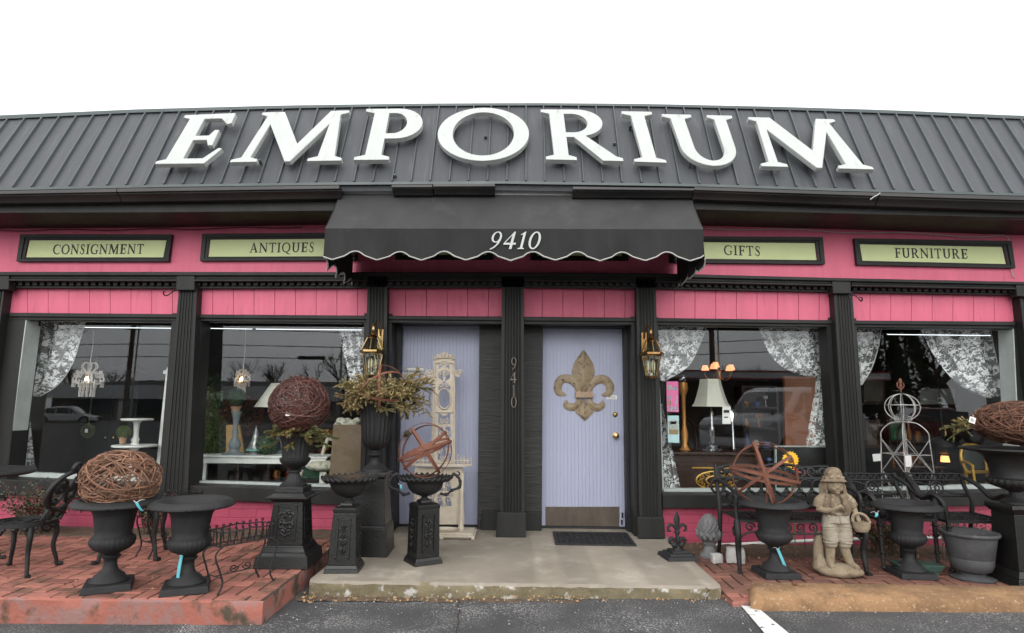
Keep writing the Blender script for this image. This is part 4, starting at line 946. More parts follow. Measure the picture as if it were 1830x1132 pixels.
def dish(label, loc, R_, H, handles, rz=0):
    t = thing('fluted_dish', label, 'urn', loc, rz, 'scalloped iron dishes on pedestals')
    prof = [(.0, 0), (.05, .0), (.045, .01), (.025, .025), (.022, .035), (.05, .045), (.10, .065), (.135, .10), (.15, .135), (.152, .15), (.16, .16), (R_*.93, H-.03), (R_, H-.012), (R_*.99, H), (R_*.93, H-.01), (.15, H-.035), (.12, H-.07), (0, H-.09)]
    def fl(i, a, z):
        return 1+(.05*abs(math.cos(a*14))-.02 if 11 <= i <= 14 else 0)
    m = MB().lathe(prof, 112, fl, cap=False)
    for k in range(28): pass
    v = []
    for (x, y, z) in m.v:                                # scalloped lip rises and falls
        r = math.hypot(x, y); a = math.atan2(y, x)
        v.append((x, y, z+(.010*math.cos(a*28) if r > R_*.88 else 0)))
    m.v = v; m.build('bowl', IRON, t, smooth=50)
    if handles:
        for s in (-1, 1):
            P = [(s*.125, 0, .06), (s*.175, 0, .05), (s*.225, 0, .085), (s*.285, 0, .11), (s*.29, 0, .16), (s*.265, 0, .20), (s*.235, 0, .215), (s*.215, 0, .19), (s*.19, 0, .16)]
            m = MB().tube(catmull(P, 6), [.012, .009, .013, .011, .014, .009], 8)
            for c in P[1:-1]: m.ell(c, (.016, .014, .016), 8, 6)
            m.tube(catmull([(s*.27, 0, .20), (s*.285, 0, .225), (s*.262, 0, .24)], 4), [.009, .005], 6); m.build('handle', IRON, t, smooth=60)
    return t
p2 = footprint(615, 1026, Z_PORCH, .0)+Vector((0, .13, 0)); p2.x = V(617, 990, p2.y).x
h2 = hgt(620, 898, p2.y, Z_PORCH); narrowped('narrow black pedestal with relief panels at the left end of the concrete step', p2, R(3), .215, .175, h2, False)
D1 = dish('scalloped black iron dish with dry twigs on the narrow relief pedestal', p2+Vector((.01, 0, h2)), wid(573, 671, 855, p2.y)/2, .20, False)
m = MB(); q = random.Random(4)
for k in range(60):
    a = q.uniform(0, 6.28); r = q.uniform(0, .14); P = [Vector((math.cos(a)*r, math.sin(a)*r, .15)), Vector((math.cos(a)*r*1.1+q.uniform(-.04, .04), math.sin(a)*r*1.1+q.uniform(-.03, .03), .2)), Vector((math.cos(a)*r*1.2+q.uniform(-.09, .09), math.sin(a)*r+q.uniform(-.05, .05), q.uniform(.19, .235)))]
    m.tube(catmull(P, 3), [.0016, .0008], 3)
o = m.build('dry_twigs', TWIG); o.location = D1.location; tag(o, 'thin dry twigs lying in the scalloped dish', 'twigs', kind='stuff')
# large plain pedestal, tall fluted urn, juniper, rusty sphere
p3 = footprint(670, 998, Z_PORCH, 0)+Vector((0, .20, 0)); p3.x = V(663, 950, p3.y).x
t = thing('pedestal', 'largest black pedestal, plain and stepped, beside the left door', 'pedestal', p3, R(1), 'black iron pedestals', hgt(670, 842, p3.y, Z_PORCH)/.72)
K3 = t.scale.z
MB().frustum(.375, .375, .345, .345, 0, .24).frustum(.345, .345, .325, .325, .24, .26).build('base', IRONR, t, bevel=.006)
MB().frustum(.315, .315, .25, .25, .26, .66).build('shaft', IRONR, t, bevel=.005)
MB().frustum(.26, .26, .285, .285, .66, .68).frustum(.285, .285, .28, .28, .68, .72).build('cap', IRONR, t, bevel=.005)
T3 = p3+Vector((.01, 0, .72*K3))
U3 = vase('tall black fluted bell urn full of dried juniper on the largest pedestal', T3, [(0, 0), (.12, 0), (.12, .012), (.105, .025), (.07, .05), (.048, .07), (.045, .12), (.05, .13), (.07, .14), (.07, .155), (.05, .165), (.045, .18), (.075, .20), (.10, .22), (.115, .26), (.125, .32), (.133, .42), (.145, .52), (.165, .57), (.18, .585), (.172, .59), (.13, .57), (0, .53)],
         lambda i, a, z: 1+(.035*math.cos(a*22) if .20 < z < .56 else 0), 'fluted_vase', 88, IRON, group='fluted iron urns')
c3 = T3+Vector((.02, 0, .655))
foliage('juniper_cuttings', 'bushy dried juniper branches spilling from the tall bell urn', 'juniper cuttings', c3, 96, .36, [JUN1, JUN2, JUN1], random.Random(8), (-.32, .72), 1050, .018, 1.08, .62, 'conifer cuttings in urns', 15, tw=.30)
foliage('juniper_cuttings', 'greenish juniper sprig sticking out to the right towards the mail slot', 'juniper cuttings', c3+Vector((.12, -.05, .02)), 9, .36, [JUN2, JUN1], random.Random(18), (-.25, .45), 420, .020, 1., .25, 'conifer cuttings in urns', 7, angs=[-.2, .1, -.5])
def armillary(label, c, r, axes, wd=.02, pole=None, seed=0):
    t = thing('strap_sphere', label, 'garden sphere', c, 0, 'rusty iron strap spheres')
    for (ax, f) in axes: MB().ring((0, 0, 0), r*f, ax, wd, .004, 56).build('hoop', RUST, t, smooth=40)
    if pole: MB().tube([pole[0], pole[1]], .005, 6).build('axle', RUST, t)
    return t
p = V(682, 697, c3.y-.02); armillary('rusty strap sphere half sunk in the dried juniper', p, .228, [((1, .12, .04), 1), ((.08, 1, .05), .985), ((.22, -.35, .91), 1.015), ((-.55, .45, .70), .97)], .020)
# pierced pedestal with handled dish and sphere
p4 = footprint(752, 1013, Z_PORCH, 0)+Vector((0.01, .14, 0)); p4.x = V(757, 960, p4.y).x; h4 = hgt(757, 893, p4.y, Z_PORCH)
narrowped('black pedestal with pierced panels, set cornerwise on the step before the left door', p4, R(33), .20, .19, h4, True)
D2 = dish('two-handled scalloped black dish holding a rusty sphere before the left door', p4+Vector((0, 0, h4-.01)), wid(713, 805, 855, p4.y)/2, .20, True, R(4))
armillary('rusty strap sphere tilted in the two-handled dish before the left door', V(760, 805, p4.y), .228, [((.1, 1, .05), 1), ((-.34, .06, .94), 1.03), ((.83, .20, .56), .985), ((-.68, -.02, .74), 1.01), ((-.42, .18, .90), .97), ((.35, .9, -.3), .955)], .021)
tagstrip(V(717, 867, p4.y-.03), .008, .035, 'turquoise tag knotted on the handle of the two-handled dish', w=.018)

# ------------------------------------------------------------------ cream cast-iron hall stand
HY = 6.42
def hv(px, py, y=HY): return V(px, py, y)
hc = V(790, 965, 6.15); HS = thing('hall_stand', 'cream cast-iron hall stand with crown top and oval opening against the left door', 'hall stand', (hc.x, HY, Z_PORCH))
def HB(m, n, mt=CREAM, **k): m.v = [(v[0]-HS.location.x, v[1]-HS.location.y, v[2]-HS.location.z) for v in m.v]; return m.build(n, mt, HS, **k)
f2 = lambda u, v, k: V(u, v, HY)+Vector((0, k, 0))
m = MB()                                                  # tall pierced back panel, outline in photo measure, oval hole and cells
ov = [(794+9.8*math.cos(R(a)), 713-16.5*math.sin(R(a))) for a in range(0, 360, 15)]
top_h = [(783, 697), (805, 697), (805, 690), (794, 681), (784, 690)]; cell1 = [(783.5, 676), (792, 681), (792, 662), (784, 665)]; cell2 = [(796, 681), (804, 676), (804, 665), (796, 662)]
c3_ = [(784, 660), (791, 656), (791, 646), (785, 647)]; c4_ = [(797, 656), (803, 660), (803, 647), (797, 646)]
c5_ = [(783, 758), (805, 758), (805, 737), (794, 744), (783, 737)]; c6_ = [(782.5, 783), (792, 779), (792, 763), (783, 763)]; c7_ = [(796, 779), (806, 783), (805.5, 763), (796, 763)]; c8_ = [(782, 823), (807, 823), (806, 790), (794, 797), (782, 790)]
out = [(770, 828), (772, 760), (773, 700), (774, 672), (766, 674), (760, 667), (761, 661), (764, 660), (765, 664), (769, 666), (774, 662), (775, 648), (773, 642), (777, 640), (781, 632), (785, 635), (790, 631), (792, 626), (794, 630), (799, 631), (804, 635), (808, 632), (810, 640), (814, 642), (812, 648), (813, 662), (817, 666), (821, 664), (822, 660), (825, 661), (826, 667), (820, 674), (813, 672), (813, 700), (813, 760), (814, 828)]
fl_ = lambda L_: [(x, -y) for x, y in L_]
m.prism(fl_(out), [fl_(h) for h in (ov, cell1, cell2, c3_, c4_, top_h, c5_, c6_, c7_, c8_)], lambda u, v, k: V(u, -v, HY)+Vector((0, k, 0)), .014)
HB(m, 'back_panel', bevel=.003)
m = MB()                                                  # raised scrollwork
def pt(L_, dy=-.006): return [V(x, y, HY)+Vector((0, dy, 0)) for x, y in L_]
m.tube(pt([(794+11.5*math.cos(R(a)), 713-18.5*math.sin(R(a))) for a in range(0, 360, 12)]), .008, 6, closed=True)
for s in (-1, 1):
    for (cx, cy, r0, a0, tn) in ((5, 752, 5, 1, 1.3), (6, 688, 5, 4, -1.3), (5, 668, 5, 2, 1.2), (5, 651, 4.5, 3, 1.2), (5, 772, 5, 0, 1.2), (6, 805, 6, 2, -1.4), (5, 818, 5, 1, 1.2), (17+0, 640, 4, 2, 1.2), (26, 664, 5.5, 0, 1.2), (19, 664, 4, 2, 1.1)):
        m.tube(pt([(794+s*(x-0), y) for x, y in spiral(cx, cy, r0, .6, a0, tn, 14)]), [.0075, .0045], 5)
    m.tube(pt([(794+s*18, 825), (794+s*18.5, 760), (794+s*18.5, 700), (794+s*17.5, 665), (794+s*17, 650)]), .008, 6)
    for yy in (700, 735, 770, 800): m.ell(V(794+s*18.3, yy, HY-.006), (.012, .008, .012), 8, 6)
m.tube(pt([(774, 643), (782, 640), (794, 639), (806, 640), (813, 643)]), .010, 6); m.tube(pt([(778, 650), (794, 646), (810, 650)]), .007, 6)
m.tube(pt([(772, 737), (815, 737)]), .006, 5)
for x in (782, 788, 794, 800, 806): m.ell(V(x, 634+abs(x-794)*.25, HY-.004), (.011, .010, .016), 8, 6)
HB(m, 'scrollwork', smooth=60)
m = MB(); a, b = V(735, 834, 6.33), V(842, 834, 6.33); zt = V(790, 829, 6.33).z                      # shelf with drip basin rail
o2 = [(a.x, -.0), (b.x, 0), (b.x+.01, -.05), (b.x-.05, -.11), ((a.x+b.x)/2, -.15), (a.x+.05, -.11), (a.x-.01, -.05)]
m.prism([(x, 6.40+y) for x, y in o2], [], lambda u, v, k: Vector((u, v, zt-k)), .025); HB(m, 'shelf', bevel=.005)
m = MB()
for (xa, xb, s) in ((735, 770, -1), (812, 842, 1)):      # little gallery left and right of the back
    base = V(xa, 829, 6.36); end = V(xb, 829, 6.36); n_ = 5
    for k in range(n_+1):
        c = base.lerp(end, k/n_); hh = .03+.05*(1-abs(k/n_-(1 if s < 0 else 0))*.9)+.015*(k % 2); m.tube([c, c+Vector((0, 0, hh))], [.007, .004], 5); m.ell(c+Vector((0, 0, hh)), (.010, .008, .010), 8, 6)
    m.tube([base+Vector((0, 0, .03)), end+Vector((0, 0, .03))], .006, 5)
    m.tube(pt([((xa+xb)/2+x, 822+y) for x, y in spiral(0, 0, 6, 1, 0, 1.5, 14)], -.05), .006, 5)
HB(m, 'gallery', smooth=60)
m = MB()                                                  # lower pierced front
cells = [[(746+i*15, 905-j*27), (758+i*15, 905-j*27), (755+i*15, 884-j*27), (748+i*15, 884-j*27)] for i in range(4) for j in range(2)]
m.prism(fl_([(738, 938), (741, 836), (827, 836), (830, 938)]), [fl_([(x+4, y) for x, y in c]) for c in cells], lambda u, v, k: V(u, -v, 6.34)+Vector((0, k, 0)), .014)
HB(m, 'front_panel', bevel=.003)
m = MB()
for i in range(4):
    for j in range(2):
        cx, cy = 756+i*15, 893-j*27
        for (r0, a0, tn, ox, oy) in ((6.5, i+j, 1.3, 0, 0), (4.5, i*2+1, -1.2, 5, -9), (4, j+2, 1.2, -5, 9)):
            m.tube([V(x, y, 6.335) for x, y in spiral(cx+ox, cy+oy, r0, .6, a0, tn, 12)], [.006, .004], 5)
HB(m, 'front_scrollwork', smooth=60)
m = MB()
for px in (745, 824): p = V(px, 938, 6.30); m.lathe([(.03, 0), (.032, .03), (.022, .05), (.020, .12), (.024, .14), (.018, .16), (.018, .36), (.026, .39), (.02, .40), (.02, .55)], 14, c=(p.x, p.y, Z_PORCH+.055))
HB(m, 'column', smooth=50)
m = MB(); a, b = V(729, 965, 6.1), V(848, 965, 6.1); m.box((a.x, 6.12, Z_PORCH+.02), (b.x, 6.45, Z_PORCH+.04)); m.box((a.x+.02, 6.14, Z_PORCH+.04), (b.x-.02, 6.44, Z_PORCH+.058)); m.box((a.x+.03, 6.16, Z_PORCH+.0), (b.x-.03, 6.44, Z_PORCH+.02))
for x in (a.x+.02, b.x-.02, (a.x+b.x)/2): m.ell((x, 6.13, Z_PORCH+.012), (.022, .02, .012), 8, 6)
HB(m, 'foot_tray', bevel=.004)
m = MB().lathe([(.10, .0), (.12, .02), (.125, .03), (.11, .028), (.09, .01), (0, .01)], 32, c=(V(795, 958, 6.2).x, 6.22, Z_PORCH+.058), sq=.6); HB(m, 'drip_basin', smooth=50)

# ------------------------------------------------------------------ door mat
a, b, c, d = [G(*p, Z_PORCH) for p in ((985, 954), (1122, 954), (1139, 977), (994, 979))]
cx = (a+b+c+d)/4; W_, D_ = .75, .32; DM = thing('door_mat', 'black rubber door mat with openwork scrolls in front of the right door', 'door mat', (cx.x, cx.y, Z_PORCH), R(-.5))
y0, y1 = c.y-cx.y, b.y-cx.y; x0, x1 = -.375, .375
m = MB().box((x0, y0, .001), (x1, y0+.03, .014)).box((x0, y1-.03, .001), (x1, y1, .014)).box((x0, y0+.03, .001), (x0+.03, y1-.03, .014)).box((x1-.03, y0+.03, .001), (x1, y1-.03, .014)); m.build('border', IRON2, DM, bevel=.002)
m = MB(); q = random.Random(2)
for i in range(12):
    for j in range(6):
        ux, uy = x0+.06+(x1-x0-.12)*i/11, y0+.055+(y1-y0-.11)*j/5
        m.tube([(x, y, .008) for x, y in spiral(ux, uy, .034, .008, q.uniform(0, 6), 1.3*(1 if (i+j) % 2 else -1), 12)], .005, 4)
m.box((x0+.03, y0+.03, .001), (x1-.03, y1-.03, .004)); m.build('scroll_web', IRON2, DM)

# ------------------------------------------------------------------ metal fleur-de-lis on the right door
fc = V(1044, 690, YD-.02); FD = thing('fleur_de_lis_plaque', 'cream distressed metal fleur-de-lis hung on the right lavender door', 'wall plaque', (fc.x, YD-.02, fc.z))
FM = mat('distressed_cream_metal', (.30, .235, .145), .5, c2=(.21, .155, .09), vs=9, bump=.3, bs=60, c3=(.05, .03, .022), v3=24, f3=(.58, .66))
def petal(outline, ridge_, h, name):                      # domed sheet: outline rim + raised inner ridge
    m = MB(); n = len(outline); k = len(ridge_)
    P = [V(x, y, YD-.012)-fc for x, y in outline]; Q = [V(x, y, YD-.012-h)-fc for x, y in ridge_]
    m.v = [tuple(p) for p in P+[p+Vector((0, .006, 0)) for p in P]]+[tuple(p) for p in Q]
    near = [min(range(k), key=lambda j: (outline[i][0]-ridge_[j][0])**2+(outline[i][1]-ridge_[j][1])**2) for i in range(n)]
    for i in range(n):
        j = (i+1) % n; a, b = near[i], near[j]; m.f.append((i, j, 2*n+b) if a == b else (i, j, 2*n+b, 2*n+a)); m.f.append((j, i, n+i, n+j))
    m.v = [(v[0], v[1]+0, v[2]) for v in m.v]; o = m.build(name, FM, FD, bevel=.0015); return o
petal([(1043, 625), (1052, 637), (1060, 650), (1063, 664), (1062, 676), (1056, 688), (1049, 699), (1043, 707), (1038, 699), (1031, 689), (1024, 677), (1022, 665), (1025, 652), (1033, 638)], [(1043, 632), (1043, 650), (1043, 665), (1043, 680), (1043, 700)], .035, 'centre_petal')
def crook(pts, wd, name, h=.025):
    o = stroke(pts, wd, 6); C = [(p.x, p.y) for p in catmull([(a, b, 0) for a, b in pts], 6)]; n = len(C); m = MB()
    L_, R_ = o[:n], o[n:][::-1]
    for i in range(n):
        m.v += [tuple(V(*L_[i], YD-.010)-fc), tuple(V(*C[i], YD-.010-h*min(1, .25+ .75*math.sin(PI*min(1, (i+2)/n))))-fc), tuple(V(*R_[i], YD-.010)-fc)]
    m.f = [(i*3+j, i*3+j+1, i*3+4+j, i*3+3+j) for i in range(n-1) for j in range(2)]; m.build(name, FM, FD, smooth=60)
crook([(1036, 704), (1030, 688), (1018, 678), (1004, 678), (997, 690), (1000, 702), (1012, 706)], [9, 13, 15, 15, 15, 13, 3], 'side_petal')
crook([(1050, 704), (1057, 688), (1068, 679), (1081, 679), (1090, 690), (1087, 703), (1075, 706)], [9, 13, 15, 15, 15, 13, 3], 'side_petal')
crook([(1036, 712), (1031, 724), (1022, 728), (1012, 724), (1013, 716)], [8, 12, 14, 12, 4], 'lower_petal')
crook([(1052, 712), (1058, 724), (1067, 729), (1076, 724), (1076, 716)], [8, 12, 14, 12, 4], 'lower_petal')
petal([(1043, 712), (1051, 724), (1061, 737), (1053, 745), (1045, 753), (1037, 745), (1028, 737), (1036, 724)], [(1044, 718), (1044, 732), (1045, 745)], .025, 'lower_petal')
m = MB().quad((1029, 700), (1060, 701), (1060, 711), (1029, 711), YD-.055, YD-.01); m.v = [tuple(Vector(v)-fc) for v in m.v]; m.build('band', mat('cream_band', (.40, .27, .18), .6, c2=(.3, .2, .13), vs=20), FD, bevel=.004)
m = MB()
for k, x in enumerate((1032, 1036, 1040, 1044, 1048, 1052, 1056)): m.quad((x, 703), (x+1.3, 703), (x+1.3, 708.5), (x, 708.5), YD-.058, YD-.054)
m.v = [tuple(Vector(v)-fc) for v in m.v]; m.build('band_ribs', FM, FD)

# ------------------------------------------------------------------ wall lanterns
def lantern(label, px, pytop, pybot, mt, arm):
    Y = YP-.20; c = V(px, pybot, Y); zt = V(px, pytop, Y).z; H = zt-c.z; t = thing('wall_lantern', label, 'lantern', c, 0, 'brass wall lanterns beside the doors')
    s = H/.50; z = lambda a: a*s; n = 6
    def hexr(r, zz, k): a = 2*PI*(k+.5)/n; return (r*s*math.cos(a), r*s*math.sin(a), z(zz))
    lv = [(.058, .0), (.085, .16), (.118, .235), (.055, .36)]
    fr = MB(); gl = MB()
    for k in range(n):
        for (r0, z0), (r1, z1) in ((lv[0], (.098, .215)), ((.112, .24), lv[3])):
            fr.tube([hexr(r0, z0, k), hexr(r1, z1, k)], .0045*s, 5)
            a, b, c_, d_ = hexr(r0*.97, z0, k), hexr(r0*.97, z0, k+1), hexr(r1*.97, z1, k+1), hexr(r1*.97, z1, k); gl.add([a, b, c_, d_], [(0, 1, 2, 3)])
    fr.lathe([(.062*s, z(-.012)), (.066*s, z(.004)), (.058*s, z(.012)), (.0, z(.012))], 6, cap=False)
    fr.lathe([(.098*s, z(.208)), (.124*s, z(.222)), (.124*s, z(.240)), (.108*s, z(.252)), (.10*s, z(.24))], 6, cap=False)
    fr.lathe([(.060*s, z(.352)), (.05*s, z(.372)), (.025*s, z(.39)), (.016*s, z(.40)), (.026*s, z(.412)), (.012*s, z(.425)), (.018*s, z(.445)), (.012*s, z(.462)), (.016*s, z(.475)), (.004*s, z(.50))], 12, cap=False)
    fr.build('frame', mt, t, smooth=40); gl.build('glass', GLASSL, t)
    cd = MB()
    for k in range(3):
        a = 2*PI*k/3+.6; x, y = .035*s*math.cos(a), .035*s*math.sin(a)
        cd.tube([(0, 0, z(.03)), (x, y, z(.045)), (x, y, z(.07))], .004*s, 5); cd.lathe([(.011*s, 0), (.011*s, .055*s), (.006*s, .08*s), (0, .1*s)], 8, c=(x, y, z(.07)))
    cd.lathe([(.03*s, 0), (.012*s, z(.02)), (.006*s, z(.03))], 10, c=(0, 0, z(.01))); cd.build('candle_cluster', mat('ivory_candle_tubes', (.6, .55, .38), .4), t, smooth=50)
    b = MB(); yw = YP-Y
    b.tube(catmull([(0, .0, z(.47)), (arm*.02, .05, z(.52)), (arm*.03, yw*.6, z(.50)), (arm*.03, yw-.01, z(.40))], 5), [.007, .009, .010], 7)
    b2 = MB().box((arm*.03-.028, yw-.012, z(.18)), (arm*.03+.028, yw+.0, z(.47))); b2.build('back_plate', mt, t, bevel=.006)
    b.build('arm', mt, t, smooth=60); return t
lantern('shiny brass wall lantern on the pilaster left of the left door', 664, 578, 672, BRASS, 1)
lantern('tarnished copper topped wall lantern on the pilaster right of the right door', 1165, 585, 674, mat('aged_brass', (.42, .27, .10), .3, 1., c2=(.22, .11, .05), vs=10), -1)

# ------------------------------------------------------------------ plant hooks on pilasters
def hook(label, pts, Y0=YP):
    a = V(*pts[0], Y0); t = thing('plant_hook', label, 'hook', a, 0, 'black iron plant hooks')
    P = [V(x, y, Y0-.20*i/(len(pts)-1))-a for i, (x, y) in enumerate(pts)]; MB().tube(catmull(P, 5), .006, 6).build('hook_arm', IRON, t, smooth=60)
    MB().box((-.012, -.004, -.05), (.012, .006, .03)).build('mount', IRON, t, bevel=.002)
hook('black plant hook curling left from the pilaster between the first and second windows', [(321, 517), (310, 521), (300, 528), (294, 528), (292, 523), (295, 521)])
hook('black plant hook curling right from the pilaster between the third and fourth windows', [(1518, 525), (1530, 530), (1538, 538), (1541, 537), (1540, 532), (1537, 532)])
hook('black plant hook inside the top left corner of the first window', [(72, 575), (84, 584), (96, 591), (103, 588), (103, 581)], YG-.03)
# ------------------------------------------------------------------ cast-iron furniture
def foot_leg(m, top, foot, out, r=(.020, .014, .011, .016)):   # cabriole leg
    top, foot, out = Vector(top), Vector(foot), Vector(out); h = top.z-foot.z
    m.tube(catmull([top, top+out*.035+Vector((0, 0, -h*.25)), top.lerp(foot, .55)-out*.012, top.lerp(foot, .85), foot+Vector((0, 0, .018)), foot+out*.04+Vector((0, 0, .012))], 5), r, 7)
    m.ell(foot+out*.02+Vector((0, 0, .014)), (.02, .02, .014), 8, 6)
def round_seat(parent, zc, r):
    m = MB().ring((0, 0, zc), r, (0, 0, 1), .028, .03, 40); q = random.Random(3)
    m.ring((0, 0, zc+.004), r*.62, (0, 0, 1), .016, .014, 30); m.ring((0, 0, zc+.004), r*.25, (0, 0, 1), .016, .014, 20)
    for k in range(16):
        a = 2*PI*k/16; c, s = math.cos(a), math.sin(a); m.tube([(c*r*.2, s*r*.2, zc), (c*r*.95, s*r*.95, zc)], .006, 4)
        cx, cy = math.cos(a+.2)*r*.8, math.sin(a+.2)*r*.8; m.tube([(x, y, zc+.002) for x, y in spiral(cx, cy, .034, .006, a, 1.3, 12)], .005, 4)
    for k in range(20):
        a = 2*PI*k/20; m.ell((math.cos(a)*r*.97, math.sin(a)*r*.97, zc-.028), (.02, .02, .016), 7, 5)
    return m.build('seat', IRON, parent, smooth=50)
def _fat(m, f):
    o = m.tube; m.tube = lambda p, r=.01, n=6, **k: o(p, r*f if not hasattr(r, '__len__') else [q_*f for q_ in r], n, **k); return m
def iron_chair(label, loc, rz, back=True, h=.40, r=.21, name='garden_chair', cat='chair', group='ornate round-seat iron chairs'):
    t = thing(name, label, cat, loc, rz, group); round_seat(t, h, r)
    for (sx, sy) in ((-1, -1), (1, -1), (-1, 1), (1, 1)):
        d = Vector((sx, sy, 0)).normalized(); m = _fat(MB(), 1.3); foot_leg(m, d*r*.85+Vector((0, 0, h)), d*r*1.12, d); m.tube([(x*d.x, x*d.y, z) for x, z in spiral(r*.72, h-.07, .045, .01, 1.5, 1.3, 14)], .008, 5); m.build('leg', IRON, t, smooth=60)
    if back:
        m = _fat(MB(), 1.5); yb = r*.95; lean = .30; f = lambda x, z: (x, yb+(z-h)*lean-.18*x*x/(r*r)*.3, z)
        el = lambda cx, cz, rx, rz_, n=28: [f(cx+rx*math.cos(2*PI*k/n), cz+rz_*math.sin(2*PI*k/n)) for k in range(n)]
        zc = h+.27
        m.tube(el(0, zc, .175, .165, 36), .013, 7, closed=True)
        for s in (-1, 1):
            m.tube(el(s*.082, zc+.0, .062, .105), .009, 6, closed=True); m.tube([f(s*x, z) for x, z in spiral(.082, zc+.02, .048, .008, .5, 2.1, 26)], .008, 5)
            m.tube([f(s*x, z) for x, z in spiral(.09, zc-.08, .04, .008, 3, 1.4, 16)], .007, 5)
            m.tube(catmull([f(s*.10, h), f(s*.12, h+.06), f(s*.10, zc-.14)], 4), .012, 6); m.tube([f(s*x, z) for x, z in spiral(.05, h+.05, .035, .006, 0, 1.4, 16)], .007, 5)
        m.tube([f(x, z) for x, z in spiral(0, zc+.205, .045, .010, -1.6, 1.6, 20)], .011, 6); m.ell(f(0, zc+.185), (.05, .02, .02), 10, 6); m.ell(f(0, zc), (.014, .014, .05), 8, 6)
        m.build('backrest', IRON, t, smooth=60)
    return t
cA = V(34, 1000, 4.72); iron_chair('ornate black iron chair with scrolled back at the far left, turned to the table', (cA.x, 4.72, Z_L), R(-84), h=.42, r=.225).scale = (.95, .95, .84)
cB = V(210, 1000, 5.0); iron_chair('backless round black iron stool behind the left urns', (cB.x, 5.2, Z_L), R(20), False, .42, .25, 'garden_stool', 'stool', None)
tc_ = V(-72, 862, 4.95); t = thing('garden_table', 'round black iron table cut off by the left edge', 'table', (tc_.x, 4.95, Z_L), 0)
m = MB().lathe([(.0, .66), (.46, .66), (.48, .665), (.485, .68), (.475, .692), (.0, .694)], 48, cap=False); m.build('table_top', IRON, t, smooth=50)
for k in range(3):
    a = R(20+120*k); d = Vector((math.cos(a), math.sin(a), 0)); m = MB(); foot_leg(m, d*.12+Vector((0, 0, .66)), d*.32, d, (.022, .016, .012, .018)); m.build('leg', IRON, t, smooth=60)

# bench with ring back
bx0, bx1 = V(1322, 1018, 5.26).x, V(1548, 1018, 5.26).x; BW = bx1-bx0; bc = (bx0+bx1)/2
BN = thing('bench', 'black cast-iron bench with interlaced ring back beside the child statue', 'bench', (bc, 5.26, Z_R), 0)
w = BW/2; hs_ = .41; dp = .46
m = MB(); n_ = 15                                         # openwork seat
m.box((-w, 0, hs_-.012), (w, .028, hs_+.008)).box((-w, dp-.03, hs_-.012), (w, dp, hs_+.008))
for i in range(31): x = -w+.02+(2*w-.04)*i/30; m.tube([(x, .02, hs_), (x, dp-.02, hs_)], .005, 4)
for i in range(15):
    for j in range(6): m.tube([(x, y, hs_+.003) for x, y in spiral(-w+.05+(2*w-.1)*i/14, .06+(dp-.12)*j/5, .030, .006, i+j, 1.2, 10)], .006, 4)
m.build('seat', IRON, BN, smooth=50)
m = MB(); by = lambda z: dp+(z-hs_)*.22                   # back: rails, two rows of rings, scroll crest
zt = hs_+.40
_tube = m.tube
m.tube = lambda p, r=.01, n=6, **k: _tube(p, r*1.35 if not hasattr(r, '__len__') else [q_*1.35 for q_ in r], n, **k)
for z in (hs_+.05, hs_+.285): m.tube([(-w, by(z), z), (w, by(z), z)], .011, 6)
nr = 9
for row, zc in enumerate((hs_+.115, hs_+.215)):
    for i in range(nr+(row == 1)):
        cx = -w+2*w*(i+(.5 if row == 0 else 0))/nr; rr_ = 2*w/nr*.5
        m.tube([(cx+rr_*math.cos(2*PI*k/20), by(zc)-.004*row, zc+.062*math.sin(2*PI*k/20)) for k in range(20)], .0085, 6, closed=True)
        m.ell((cx, by(zc), zc+.062), (.012, .010, .012), 8, 5)
for i in range(5):
    cx = -w+2*w*(i+.5)/5
    for s in (-1, 1): m.tube([(cx+s*x, by(z), z) for x, z in spiral(.052, hs_+.345, .042, .008, -1.5, 1.6, 20)], .009, 5)
    m.ell((cx, by(hs_+.34), hs_+.335), (.018, .014, .03), 8, 6)
cr_ = [(-w+2*w*i/24, by(zt), hs_+.365+.025*abs(math.sin(PI*i/24*2.5))+.02*math.sin(PI*i/24)) for i in range(25)]
m.tube(catmull(cr_, 3), .011, 6); m.build('backrest', IRON, BN, smooth=60)
for s in (-1, 1):
    x = s*w; m = MB()
    m.tube(catmull([(x, by(hs_+.39), hs_+.40), (x, by(hs_+.2), hs_+.2), (x, dp, hs_), (x, dp+.02, .2), (x, dp+.08, .01)], 5), [.016, .018, .022, .016, .018], 8); m.build('leg', IRON, BN, smooth=60)
    m = MB(); foot_leg(m, (x, .02, hs_), (x, -.0, 0), Vector((s*.2, -1, 0)).normalized(), (.026, .026, .016, .02)); m.tube([(x, y, z) for y, z in spiral(.08, hs_-.09, .055, .012, 1.5, 1.5, 18)], .012, 6); m.build('leg', IRON, BN, smooth=60)
    m = MB(); m.tube(catmull([(x, by(hs_+.26), hs_+.27), (x, .30, hs_+.26), (x, .12, hs_+.235), (x, .02, hs_+.20), (x, .03, hs_+.10), (x, .02, hs_)], 5), [.013, .016, .016, .018, .013], 7); m.tube([(x, y, z) for y, z in spiral(.20, hs_+.13, .07, .012, 0, 1.6, 20)], .009, 5); m.build('armrest', IRON, BN, smooth=60)
m = MB()
for i in range(9):
    cx = -w+.10+(2*w-.2)*i/8
    m.tube([(x, .01, z) for x, z in spiral(cx, hs_-.05, .042, .008, i, 1.4, 14)], .008, 5)
m.tube(catmull([(-w, .01, hs_-.15), (-w+.12, .01, hs_-.09), (0, .01, hs_-.10), (w-.12, .01, hs_-.09), (w, .01, hs_-.15)], 6), .009, 5); m.build('apron', IRON, BN, smooth=60)

